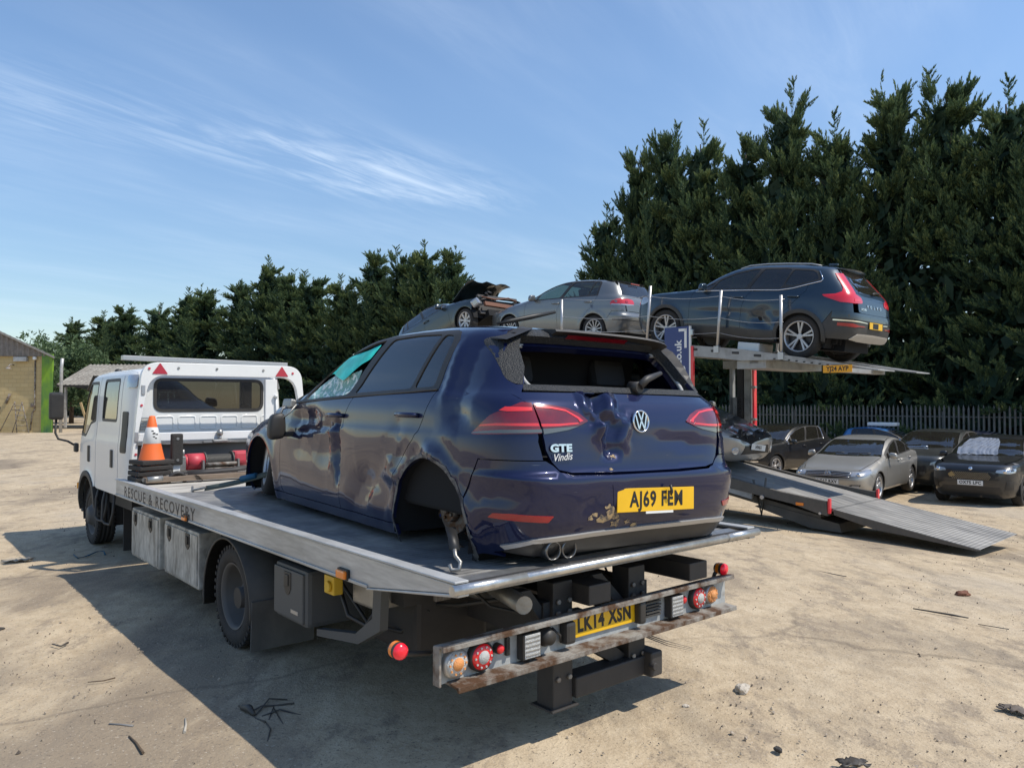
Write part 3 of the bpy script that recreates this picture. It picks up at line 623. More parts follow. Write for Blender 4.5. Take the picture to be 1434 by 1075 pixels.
def paint_hero():
    m = mat('navy_paint', (0.0055, 0.0095, 0.048), 0.32, metal=0.30, coat=1.0, dust=0.05, dustcol=(0.12, 0.115, 0.12), dscale=2.6, coatr=0.03, spec=0.12)
    nt = m.node_tree; N = nt.nodes; L = nt.links; b = N['Principled BSDF']
    # thin pale scratches scattered over the panels
    tc = N.new('ShaderNodeTexCoord'); last = b.inputs['Base Color'].links[0].from_socket
    for sc, rot, thr, loc in (((2.2, 2.6, 46), (0.25, 0, 0.1), 0.745, (0, 0, 0)), ((3.0, 3.0, 60), (-0.5, 0.2, 0), 0.765, (4, 2, 1)), ((30, 30, 2.0), (0.35, 0.1, 0), 0.78, (1, 5, 3))):
        mp = N.new('ShaderNodeMapping'); mp.inputs['Scale'].default_value = sc; mp.inputs['Rotation'].default_value = rot; mp.inputs['Location'].default_value = loc
        n = N.new('ShaderNodeTexNoise'); n.inputs['Scale'].default_value = 1.0; n.inputs['Detail'].default_value = 3; n.inputs['Distortion'].default_value = 0.4
        r = N.new('ShaderNodeMapRange'); r.inputs[1].default_value = thr; r.inputs[2].default_value = thr+0.02; r.inputs[4].default_value = 0.55
        x = N.new('ShaderNodeMix'); x.data_type = 'RGBA'; x.inputs[7].default_value = (0.30, 0.30, 0.31, 1)
        L.new(tc.outputs['Object'], mp.inputs[0]); L.new(mp.outputs[0], n.inputs[0]); L.new(n.outputs[0], r.inputs[0]); L.new(r.outputs[0], x.inputs[0]); L.new(last, x.inputs[6]); last = x.outputs[2]
    L.new(last, b.inputs['Base Color'])
    return m
M['navy'] = paint_hero()
M['brakered'] = mat('unlit_brake_red', (.16, .006, .014), .25, coat=.8)
M['darkchrome'] = mat('sooty_chrome', (.20, .195, .19), .3, metal=.9)
M['scrape'] = mat('scraped_primer', (.16, .155, .15), .6, metal=.3, col2=(.03, .03, .04), mixlo=.45, mixhi=.6, mscale=16)
M['seal'] = mat('rubber_seal_grey', (0.36, 0.36, 0.35), 0.5, var=0.2)
M['crumbs'] = mat('glass_crumb_edge', (0.014, 0.0145, 0.015), 0.5, col2=(0.05, 0.053, 0.052), mixlo=0.58, mixhi=0.74, mscale=60, bump=0.6, bscale=120)
M['lampred'] = mat('tail_lamp_red', (0.22, 0.005, 0.011), 0.18, coat=1.0, col2=(0.09, 0.004, 0.008), mixlo=0.35, mixhi=0.65, mscale=5)
M['lampdark'] = mat('tail_lamp_dark_red', (0.10, 0.006, 0.010), 0.2, coat=1.0)
M['lampbar'] = mat('tail_lamp_bar', (0.75, 0.03, 0.03), 0.25, coat=1.0)
M['lampgrey'] = mat('tail_lamp_smoke', (0.10, 0.11, 0.115), 0.15, coat=1.0)
M['teal'] = mat('teal_film', (0.04, 0.72, 0.60), 0.45, var=0.25, vscale=9, bump=0.4, bscale=14)
M['shard'] = mat('shattered_glass', (0.20, 0.42, 0.36), 0.25, col2=(0.80, 0.90, 0.86), mixlo=0.50, mixhi=0.56, mscale=22, bump=0.8, bscale=50)
def hero_spec():
    A0, wb, ra, za = -0.07, 2.63, 0.372, 0.325
    E = [(3.22, .735), (2.95, .84), (2.63, .905), (2.30, .985), (2.10, 1.045), (1.87, 1.16), (1.58, 1.285), (1.25, 1.385), (.8, 1.425), (.2, 1.428), (-.27, 1.40),
         (-.41, 1.29), (-.50, 1.18), (-.585, 1.058), (-.655, .997), (-.717, .856), (-.74, .722)]
    ar = 152
    rb = [(A0+ra*math.cos(R_(ar)), za+ra*math.sin(R_(ar))), (-.50, .722), (-.74, .722)]
    fb = [(wb+ra*math.cos(R_(25)), za+ra*math.sin(R_(25))), (3.06, .62), (3.22, .735)]
    arcs = [('s', A0+ra*math.cos(R_(t)), za+ra*math.sin(R_(t))) for t in np.linspace(-168, ar-360, 9)]
    half = [('s', -.60, .252), ('s', -.50, .262)]+arcs+[('s', -.50, .722), ('s', -.70, .722), ('r', -.64, .722), ('r', -.60, .700), ('r', -.565, .668), ('r', -.50, .654), ('r', -.25, .648)]
    return dict(name='crashed_hatchback', label='dark blue crashed hatchback strapped on the flatbed of the white recovery truck', cat='car',
        loc=(0.2204, 4.6587, 0.6488), yaw=36.63, pitch=0.418, roll=1.0086, wb=wb, ax0=A0, ra=ra, za=za, R=.316, wz=.52, track=.755, tw=.225, rimr=.23, spokes=5, nowheel=((False, -1), (False, 1), (True, -1)),
        paint=M['navy'], res=.026, dent=hero_dent, flare=.012,
        front=[(.16, 3.28), (.25, 3.40), (.40, 3.46), (.55, 3.47), (.64, 3.44), (.70, 3.36), (.76, 3.16), (.83, 2.95), (.90, 2.68), (.98, 2.30), (1.03, 2.12), (1.10, 1.98), (1.2, 1.79), (1.3, 1.55), (1.38, 1.30), (1.43, 1.06), (1.46, .82), (1.478, .6)],
        rear=[(.16, -.60), (.25, -.70), (.35, -.765), (.45, -.800), (.60, -.818), (.636, -.814), (.664, -.772), (.74, -.756), (.84, -.744), (.90, -.736), (.93, -.726), (1.0, -.690), (1.055, -.63), (1.2, -.525), (1.33, -.425), (1.385, -.365), (1.42, -.22), (1.45, .1), (1.468, .38), (1.478, .6)],
        width=[(.16, .80), (.25, .862), (.40, .893), (.58, .902), (.72, .902), (.818, .898), (.830, .884), (.95, .872), (1.03, .848), (1.06, .828), (1.2, .775), (1.33, .715), (1.39, .672), (1.43, .59), (1.458, .44), (1.471, .26), (1.478, .02)],
        f0=.6, nexp=[(.16, 6.5), (.7, 7), (1.0, 7.5), (1.1, 6.5), (1.38, 5.0), (1.44, 3.4), (1.478, 2.4)],
        edge=E, er=[(3.22, .60), (2.95, .68), (2.63, .735), (2.3, .755), (2.10, .757), (1.87, .715), (1.58, .665), (1.25, .605), (.8, .585), (.2, .575), (-.27, .565)], idx=(4, 7, 10, 13), bot=.235, sill=.30,
        belt=[(2.03, .965), (1.76, .978), (1.0, 1.016), (.2, 1.048), (-.045, 1.058)],
        dlo_top=[(-.05, 1.34), (-.01, 1.385), (.05, 1.40), (.45, 1.412), (.78, 1.410), (1.0, 1.390), (1.38, 1.316), (1.70, 1.190), (1.97, 1.045)],
        d0=[(2.10, .945), (2.125, .80), (2.12, .63), (2.118, .34), (2.08, .30)], d1=[(.95, 1.018), (1.03, .90), (1.075, .76), (1.078, .587), (1.055, .36), (1.05, .30)],
        d2=[(-.045, 1.058), (.03, .90), (.095, .79), (.20, .70), (.29, .585), (A0+ra*math.cos(R_(-3))+.03, za-.0), (.325, .30)],
        fb=fb, rb=rb, bz=.25, bz2=.34, bzf=.22, bzf2=.20, handles=[(1.155, .895), (.19, .918)], bump_mat=M['navy'],
        panes=[([(1.74, .996), (1.06, 1.032), (.825, 1.386), (.97, 1.374), (1.37, 1.298), (1.72, 1.160)], None), ([(1.96, .988), (1.80, .996), (1.78, 1.115), (1.92, 1.045)], 'glass'),
               ([(.965, 1.042), (.26, 1.068), (.15, 1.380), (.45, 1.392), (.735, 1.384)], 'privacy'), ([(.225, 1.07), (.01, 1.078), (-.002, 1.335), (.03, 1.368), (.118, 1.378)], 'privacy')],
        tg=[(.70, 1.052), (.735, 1.045), (.70, .999), (.675, .994), (.650, .856), (.638, .77), (.61, .715), (.572, .675), (.50, .660), (.25, .654), (0, .653),
            (-.25, .654), (-.50, .660), (-.572, .675), (-.61, .715), (-.638, .77), (-.650, .856), (-.675, .994), (-.70, .999), (-.735, 1.045), (-.70, 1.052), (-.35, 1.056), (0, 1.057), (.35, 1.056)],
        rbump_half=half, skip=('rear',), under_mat=M['void'], under=lambda m: (m.box((0, -.08, .43), (.94, 1.05, .52)), m.box((-.515, -.07, .45), (.03, .72, .50)), m.box((.515, -.07, .45), (.03, .72, .50)), m.box((-.66, -.42, .33), (.30, .03, .26), (R_(14), 0, 0)), m.box((0, -.40, .38), (1.25, .25, .22), ch=.06)), mirror=(1.86, .985), cabin=(-.36, 2.0), ws_mat=M['privacy'])  # black boxes added to keep the empty arches dark; windscreen darkened for the cabin
def hero():
    sp = hero_spec()
    half = sp['rbump_half']
    tmpS = Shape(sp['front'], sp['rear'], sp['width'], sp['f0'], sp['nexp'], (sp['ax0'], sp['wb']), sp['ra']+.02, sp['za'], .012); tc = Car(tmpS, None, .45, 2.2)
    L = tc.cy(half, -1); B = tc.cy([('r', x, z) for x, z in ((-.80, .275), (-.72, .305), (-.60, .322), (-.4, .325), (0, .325))], -1)
    sp['rbump'] = L+[(0.0, .648)]+[(-u, z) for u, z in L[::-1]]+[(-u, z) for u, z in B]+[(u, z) for u, z in B[::-1]][1:]
    root, C, P = build_car(sp); S = C.S
    def ov(name, pts, material, off=.004, parent=None, skirt=.012, proj='cr', res=.03, r=.0):
        lp = C.cy(pts, -1) if proj == 'cr' else pts
        if r: lp = rnd(lp, r)
        return C.emit(name, [C.panel(lp, proj, gap=0, off=off, skirt=skirt, res=res)], material, parent)
    mir = lambda pts: [({'s': 'S', 'r': 'r'}[k], (a if k == 's' else -a), b) for k, a, b in pts]
    # tailgate: painted lower door plus the black window ring (its glass is gone)
    rg = P['rg_loop']; hole = rnd([(.668, 1.352), (-.668, 1.352), (-.705, 1.092), (.705, 1.092)], .05)
    tg = C.emit('tailgate', [C.panel(sp['tg'], 'r', res=.025, gap=.003)], M['navy'])
    ring = C.emit('window_surround', [C.panel([rg, hole], 'r', gap=.002, off=.001, skirt=.05, res=.03)], M['crumbs'], tg)
    lip = C.emit('painted_flange', [C.panel([offset_loop(hole, -.03), rnd([(.620, 1.340), (-.620, 1.340), (-.61, 1.100), (.61, 1.100)], .06)], 'r', gap=0, off=-.055, skirt=.04, res=.04)], M['navy'], tg)
    seal = MB(); lp = rnd([(.617, 1.338), (-.617, 1.338), (-.605, 1.100), (.605, 1.100)], .06); sp3, _ = S.finish(S.rear([p[0] for p in lp], [p[1] for p in lp]), -.050); seal.tube([tuple(p) for p in sp3], .013, 8, closed=True); seal.build('window_seal', M['seal'], tg)
    # spoiler (right two thirds still in place), with brake light
    m = MB(); rr = np.linspace(-.33, .59, 16); up = S.rear(rr, 1.405-.035*(np.abs(rr)/.6)**3); A = []
    for i, p in enumerate(up):
        x, f, z = p; A += [(x, f+.06, z+.012), (x, f-.105, z-.002), (x, f-.115, z-.014), (x, f-.03, z-.050)]
    fs = []
    for i in range(15):
        for k in range(3): fs.append((4*i+k, 4*i+k+1, 4*i+4+k+1, 4*i+4+k))
        fs.append((4*i+3, 4*i, 4*i+4, 4*i+7))
    m.add(A, fs, False); m.add(A[:4], [(0, 1, 2, 3)]); m.add(A[-4:], [(3, 2, 1, 0)])
    # side blade running down the right edge of the window
    prev = None
    for t in np.linspace(0, 1, 7):
        z = 1.39-.30*t; p = S.rear(.60+.10*t, z)[0]; q = [(p[0]-.045, p[1]-.012, z), (p[0]+.03, p[1]+.01, z), (p[0]+.03-.02*t, p[1]-.085*(1-t)-.012, z-.01)]
        if prev: m.add(prev+q, [(0, 1, 4, 3), (1, 2, 5, 4), (2, 0, 3, 5)])
        prev = q
    spo = m.build('spoiler', M['black'], tg, recalc=True)
    m = MB(); pts = []
    for x in np.linspace(-.25, .20, 10):
        p = S.rear(x, 1.40)[0]; pts.append(p)
    vs = []
    for p in pts: vs += [(p[0], p[1]-.112, p[2]-.030), (p[0], p[1]-.085, p[2]-.050)]
    vs = [(x, y-.006, z) for x, y, z in vs]
    m.add(vs, [(2*i, 2*i+1, 2*i+3, 2*i+2) for i in range(9)]); m.build('brake_light', M['brakered'], spo)
    # torn spoiler cheek left
    m = MB(); pts = [(-.66, 1.40), (-.63, 1.335), (-.48, 1.395), (-.40, 1.415)]
    a = [S.rear(x, min(z, 1.44))[0] for x, z in pts]; m.add([tuple(v+np.array((0, -.012, .004))) for v in a]+[tuple(v+np.array((0, -.10, -.01))) for v in a], [(0, 1, 5, 4), (1, 2, 6, 5), (2, 3, 7, 6), (0, 3, 2, 1), (4, 5, 6, 7), (3, 0, 4, 7)]); m.build('broken_bracket', M['black'], tg)
    m = MB(); m.tube([(-.56, -.20, 1.425), (-.48, -.22, 1.445), (-.36, -.24, 1.475), (-.20, -.26, 1.515)], [.008, .014, .016, .010], 6); m.build('bent_roof_strip', M['letter'], root)
    # wiper stump
    w = MB(); b0 = S.rear(.09, 1.095)[0]; w.cyl((b0[0], b0[1]-.05, b0[2]), (b0[0], b0[1]+.02, b0[2]), .030, .034, 14)
    w.tube([(b0[0], b0[1]-.045, b0[2]+.005), (b0[0]+.05, b0[1]-.05, b0[2]+.045), (b0[0]+.20, b0[1]-.015, b0[2]+.085)], [.024, .022, .012], 8); w.build('wiper', M['black'], tg)
    # tail lamps
    lin = [('r', -.668, .994), ('r', -.578, .988), ('r', -.481, .974), ('r', -.418, .950), ('r', -.366, .912), ('r', -.429, .889), ('r', -.646, .876)]
    lgr = [('r', -.646, .874), ('r', -.429, .887), ('r', -.50, .869), ('r', -.642, .848)]
    lout = [('r', -.674, .996), ('s', -.64, .999), ('s', -.54, .935), ('s', -.425, .842), ('s', -.45, .838), ('s', -.63, .846), ('r', -.652, .852)]
    for side_ in (0, 1):
        f_ = (lambda p: p) if side_ == 0 else mir
        li = ov('tail_light', f_(lin), M['lampred'], .005, tg, r=.006); ov('reversing_lens', f_(lgr), M['lampgrey'], .0045, li)
        lo = ov('tail_light', f_(lout), M['lampred'], .005, root, r=.006)
        ov('light_bar', f_([('r', -.662, .985), ('r', -.58, .979), ('r', -.50, .966), ('r', -.425, .930), ('r', -.40, .912), ('r', -.425, .906), ('r', -.435, .922), ('r', -.50, .957), ('r', -.58, .969), ('r', -.660, .973)]), M['lampbar'], .0065, li, .002)
        ov('light_bar', f_([('r', -.655, .897), ('r', -.56, .898), ('r', -.44, .904), ('r', -.43, .898), ('r', -.56, .887), ('r', -.652, .885)]), M['lampbar'], .0065, li, .002)
        ov('light_bar', f_([('r', -.682, .974), ('s', -.60, .975), ('s', -.58, .958), ('s', -.615, .953), ('r', -.684, .957)]), M['lampbar'], .0065, lo, .002)
        ov('light_bar', f_([('r', -.668, .900), ('s', -.58, .897), ('s', -.49, .888), ('s', -.48, .880), ('s', -.58, .885), ('r', -.664, .886)]), M['lampbar'], .0065, lo, .002)
        ov('dark_lens', f_([('r', -.655, .872), ('s', -.60, .866), ('s', -.44, .850), ('s', -.43, .843), ('s', -.63, .850), ('r', -.652, .856)]), M['lampgrey'], .0062, lo, .002)
        ov('reflector', f_([('s', -.57, .449), ('s', -.60, .472), ('r', -.80, .474), ('r', -.62, .462), ('r', -.645, .432)]), M['redlens'], .004, P['rear_bumper'], r=.004)
    # lower diffuser, silver strip, exhausts
    bump = P['rear_bumper']
    ov('diffuser', [('r', -.78, .285), ('r', -.70, .338), ('r', -.5, .350), ('r', 0, .355), ('r', .5, .352), ('s', 0, 0)][:5]+[('r', .70, .345), ('r', .80, .330), ('r', .76, .265), ('r', .6, .255), ('r', .40, .262), ('r', 0, .262), ('r', -.4, .262), ('r', -.66, .262)], M['black'], .004, bump, .05)
    ov('silver_strip', [('r', -.80, .318), ('r', -.70, .353), ('r', -.55, .361), ('r', -.38, .368), ('r', 0, .374), ('r', .5, .372), ('r', .72, .362), ('r', .80, .345), ('r', .79, .328), ('r', .70, .340), ('r', .5, .350), ('r', 0, .352), ('r', -.38, .347), ('r', -.55, .340), ('r', -.69, .334), ('r', -.78, .300)], M['silver'], .012, bump, .015)
    for x in (-.585, -.485):
        e = MB(); e.lathe([(.040, 0), (.044, -.004), (.047, .01), (.047, .24), (.037, .24), (.038, .01), (.040, 0)], (x, -.745, .290), (0, 1, .02), 24); e.cyl((x, -.60, .285), (x, -.59, .285), .04); e.build('exhaust_pipe', M['darkchrome'], root)
    # dark plate recess, plate, badge, lettering
    ov('plate_recess', [('r', -.27, .598), ('r', .385, .586), ('r', .47, .50), ('r', .60, .470), ('r', .40, .455), ('r', -.25, .447)], M['navy'], .002, bump, .004)
    p0 = S.rear(.04, .51)[0]; pl = plate(root, (p0[0], p0[1]-.016, p0[2]), (R_(-2), R_(1.5), R_(-1.5)), 'AJ69 FEM', M['yellow'], .56, .120, .82, .108, .0030)
    m = MB(); m.tube([(.078, -.022, .074), (.081, -.028, .045), (.086, -.020, .020)], [.007, .008, .006], 6); m.build('bent_light_housing', M['black'], pl)
    m = MB(); m.box((.02, -.001, -.066), (.20, .004, .012)); m.build('dealer_strip', M['platew'], pl)
    b0, n0 = S.rear(.004, .912)[0], None
    bd = empty('emblem', (b0[0], b0[1]-.006, b0[2]), (R_(-6), 0, 0), root)
    m = MB(); m.lathe([(.050, 0), (.0535, -.006), (.0575, -.007), (.061, -.002), (.061, .008), (.050, .008)], (0, 0, 0), (0, 1, 0), 40, closed=True)
    def stroke(a, b, w=.0085):
        a, b = np.array(a), np.array(b); d = (b-a)/np.linalg.norm(b-a); n = np.array((-d[1], d[0]))*w/2
        m.prism([tuple(a+n), tuple(b+n), tuple(b-n), tuple(a-n)], lambda u, v, h: (u, -h, v), .006)
    for s_ in (-1, 1):
        stroke((s_*.020, .050), (0, .004)); stroke((s_*.040, .034), (s_*.0205, -.040)); stroke((s_*.0205, -.042), (0, .002))
    m.build('emblem_ring', M['chrome'], bd); m = MB(); m.lathe([(0, .001), (.053, .001)], (0, 0, 0), (0, 1, 0), 32); m.build('emblem_base', M['letter'], bd)
    g0 = S.rear(-.555, .775)[0]; nrm = S.norm(S.rear([-.555], [.775]))[0]; yw = math.atan2(nrm[0], -nrm[1])
    text_mesh('GTE', .050, 'model_lettering', M['chrome'], root, (g0[0]+nrm[0]*.006, g0[1]+nrm[1]*.006, .780), (R_(84), 0, yw), .003, .0025, 1.35, spacing=1.05)
    text_mesh('Vindis', .050, 'dealer_lettering', M['platew'], root, (g0[0]+nrm[0]*.012, g0[1]+nrm[1]*.012-.006, .738), (R_(87), R_(-4), yw), .0006, .0, .95, shear=.35)
    # flaked paint by the plate
    tan = mat('bare_primer', (0.42, 0.30, 0.16), 0.8, col2=(0.09, 0.08, 0.075), mixlo=.45, mixhi=.6, mscale=40); rg_ = random.Random(4)
    pc = []
    for (cx, cz, q) in ((-.26, .452, .042), (-.31, .43, .03), (-.37, .455, .018), (-.22, .40, .026), (-.14, .405, .016), (-.40, .44, .016), (-.08, .378, .018), (-.29, .49, .016), (-.24, .67, .010), (-.20, .735, .012)):
        lp = [(cx+q*1.6*rg_.uniform(.4, 1.1)*math.cos(t), cz+q*rg_.uniform(.35, 1.1)*math.sin(t)) for t in np.linspace(0, 2*math.pi, 13)[:-1]]
        pc.append(C.panel(C.cy([('r', a, b) for a, b in lp], -1), 'cr', gap=0, off=.0022, skirt=.001, res=.03))
    [C.emit('paint_chip', [q_], tan, bump if i < 8 else tg) for i, q_ in enumerate(pc)]
    # broken driver's window: dangling teal film and crazed glass; hanging mirror
    fr = P[('frame', -1)]
    def sheet(name, loop, off, material, amp, k):
        Pn, N, T, LI, sk = C.panel(rnd(loop, .02), 's', gap=0, off=off, skirt=0, res=.03); Pn = Pn+N*(amp*wob(Pn, k, 2))[:, None]
        return C.emit(name, [(Pn, N+0.5*np.stack([wob(Pn, k*1.4, 5+j) for j in range(3)], 1)*0.4, T, LI, 0)], material, fr)
    sheet('teal_film', [(1.764, 1.150), (1.70, 1.19), (1.629, 1.226), (1.483, 1.276), (1.40, 1.285), (1.259, 1.315), (1.10, 1.335), (.89, 1.365), (.95, 1.27), (1.043, 1.235), (1.15, 1.15), (1.207, 1.125), (1.35, 1.155), (1.477, 1.185), (1.56, 1.19), (1.66, 1.17)], -.004, M['teal'], .010, 16)
    sheet('shattered_window', [(1.73, .998), (1.64, 1.085), (1.52, 1.15), (1.40, 1.185), (1.25, 1.16), (1.0, 1.20), (1.075, 1.034), (1.30, 1.02)], -.008, M['shard'], .010, 22)
    mo = P[('mirror', -1)]; ch = list(mo.children); [bpy.data.objects.remove(c) for c in ch]; bpy.data.objects.remove(mo)
    mm = mirror_part(root, -1, (-1.005, 1.90, .80), M['black'], (.12, .15, .19)); m = MB()
    m.tube([(-.89, 1.93, .95), (-.95, 1.95, .93), (-.985, 1.92, .87)], .012, 6); m.tube([(-.88, 1.86, .96), (-.93, 1.86, .90), (-.99, 1.88, .85)], .007, 6); m.box((-.90, 1.95, .965), (.05, .13, .07), (0, .2, .1), .015); m.build('torn_bracket', M['steel'], mm)
    # bare rear hub, spring, brake
    for sg in (-1,):
        h = MB(); A0 = .04; zc = .41; h.cyl((sg*.66, A0, zc), (sg*.635, A0, zc), .145, None, 28); h.cyl((sg*.70, A0, zc), (sg*.66, A0, zc), .075, .08, 20); h.cyl((sg*.725, A0, zc), (sg*.70, A0, zc), .032, .034, 14)
        for i in range(5): h.cyl((sg*.70, A0+.056*math.cos(i*1.257), zc+.056*math.sin(i*1.257)), (sg*.712, A0+.056*math.cos(i*1.257), zc+.056*math.sin(i*1.257)), .010, None, 8)
        h.box((sg*.655, A0-.10, zc+.09), (.10, .09, .14), (.7, 0, 0), .02); h.cyl((sg*.60, A0, zc), (sg*.25, A0+.06, .30), .05); h.tube([(sg*.60, A0-.02, zc-.11), (sg*.5, A0-.12, .20), (sg*.3, A0-.16, .22)], .028, 8); h.tube([(sg*.60, A0+.06, zc+.02), (sg*.55, A0+.35, .30), (sg*.5, A0+.55, .28)], .03, 8); h.tube([(sg*.63, A0-.1, zc+.12), (sg*.6, A0-.05, zc+.22), (sg*.5, A0+.05, zc+.24)], .009, 6); h.tube([(sg*.56, A0-.13, .26), (sg*.56, A0-.16, .56)], .03, 10); h.tube([(sg*.60, A0+.02, zc-.05), (sg*.66, A0-.02, zc-.20), (sg*.66, A0-.10, zc-.21)], .014, 6)
        h.build('wheel_hub', mat('rusty_hub', (.22, .205, .19), .55, metal=.4, col2=(.15, .075, .035), mixlo=.42, mixhi=.58, mscale=18), root)
        pts = [(sg*.585+.045*math.cos(t), A0+.17+.045*math.sin(t), .32+t*.008) for t in np.linspace(0, 31, 120)]
        h = MB(); h.tube(pts, .009, 6); h.build('coil_spring', mat('blue_spring', (.01, .06, .40), .4, coat=.3), root)
    # scraped lip round the rear arch
    rg2 = random.Random(8); A0 = sp['ax0']
    for a0, a1 in ((-20, 38), (44, 96), (102, 168), (170, 196)):
        n_ = 14; o_ = [(A0+(.374+.010+.022*rg2.random())*math.cos(R_(a0+(a1-a0)*i/n_)), .325+(.374+.010+.022*rg2.random())*math.sin(R_(a0+(a1-a0)*i/n_))) for i in range(n_+1)]; i_ = arc(A0, .325, .374, a1, a0, n_)
        C.emit('scraped_edge', [C.panel(o_+i_, 's', gap=0, off=.0025, skirt=.004, res=.03)], M['scrape'], P['body'])
    # crushed front wheel
    wheel(root, (-.70, 2.66, .50), -1, .295, .215, .215, 5, 'double', None, None, R_(6), R_(-14))
    # panel-edge trim: belt chrome-black strip
    for sg in (-1, 1):
        m = MB(); b = [(2.03, .968), (1.76, .981), (1.0, 1.019), (.2, 1.051), (-.04, 1.060)]; q = S.side([p[0] for p in b], [p[1] for p in b], sg); m.tube([(p[0]+sg*.004, p[1], p[2]) for p in q], .006, 6); m.build('belt_strip', M['black'], root)
    # cargo floor, with black back and top sheets added to darken the empty window
    m = MB(); m.box((0, -.25, .62), (1.1, .55, .03)); m.box((0, .02, .98), (1.25, .07, .80), (R_(10), 0, 0)); m.box((0, .4, 1.36), (1.1, 1.5, .02)); m.build('luggage_bay_blackout', M['void'], root)
    return root, C
hero_root, hero_car = hero()
# ------------------------------------------------------------------ recovery truck
M['deck'] = mat('tread_deck', (0.20, 0.20, 0.20), 0.55, metal=0.35, col2=(0.42, 0.39, 0.34), mixlo=0.40, mixhi=0.72, mscale=1.3, var=0.25, vscale=9, bump=0.15, bscale=60)
def deck_ridges(m, scale, dist=0.006, axis='Y'):
    nt = m.node_tree; N = nt.nodes; L = nt.links; t = N.new('ShaderNodeTexCoord'); w = N.new('ShaderNodeTexWave'); w.bands_direction = axis; w.inputs['Scale'].default_value = scale; w.inputs['Distortion'].default_value = 0.3
    L.new(t.outputs['Object'], w.inputs[0]); b = N.new('ShaderNodeBump'); b.inputs['Strength'].default_value = 0.9; b.inputs['Distance'].default_value = dist; L.new(w.outputs[0], b.inputs['Height'])
    p = N['Principled BSDF']
    if p.inputs['Normal'].links: L.new(p.inputs['Normal'].links[0].from_socket, b.inputs['Normal'])
    L.new(b.outputs[0], p.inputs['Normal'])
deck_ridges(M['deck'], 7)
M['rail'] = mat('dirty_aluminium', (0.50, 0.50, 0.49), 0.5, metal=0.35, col2=(0.30, 0.29, 0.27), mixlo=0.45, mixhi=0.8, mscale=2.2, var=0.18, vscale=14, stretch=(1, 0.35, 3), bump=0.06, bscale=80)
M['bright'] = mat('worn_bright_steel', (0.55, 0.55, 0.54), 0.35, metal=0.85, var=0.25, vscale=12, bump=0.1)
M['toolbox'] = mat('grimy_white_box', (0.50, 0.48, 0.43), 0.6, col2=(0.085, 0.072, 0.058), mixlo=0.42, mixhi=0.78, mscale=4.6, var=0.30, vscale=16, stretch=(1, 2.2, 0.7), mdetail=10)
M['greybox'] = mat('grey_plastic_box', (0.075, 0.078, 0.080), 0.55, dust=0.35, dustcol=(.16, .15, .13))
M['mudguard'] = mat('mudguard_plastic', (0.03, 0.03, 0.03), 0.6, dust=0.6, dustcol=(.14, .125, .105))
M['flap'] = mat('mud_flap', (0.05, 0.05, 0.05), 0.8, dust=0.6, dustcol=(.20, .185, .165), stretch=(1, 3, .6))
M['winchred'] = mat('winch_red', (0.55, 0.03, 0.06), 0.45, dust=.2)
M['wood'] = mat('grey_plank', (0.20, 0.15, 0.11), 0.85, var=.3, stretch=(1, 6, 6))
M['orange'] = mat('cone_orange', (0.85, 0.14, 0.012), 0.55, dust=.15)
M['sleeve'] = mat('cone_sleeve', (0.72, 0.72, 0.70), 0.45, dust=.25, dscale=20)
M['barpaint'] = mat('chipped_grey_bar', (0.40, 0.41, 0.40), 0.5, col2=(.17, .12, .09), mixlo=.56, mixhi=.74, mscale=7, var=.2, vscale=15)
M['greenstrap'] = mat('strap_webbing', (0.025, 0.05, 0.045), 0.8, dust=.3)
M['bluestrap'] = mat('ratchet_sleeve', (0.01, 0.10, 0.20), 0.7)
TR = empty('recovery_truck', (0.493, 4.1407, 0), (0, 0, R_(40.2)))
tag(TR, 'white crew cab recovery truck with tilted slide bed parked in the foreground', 'truck')
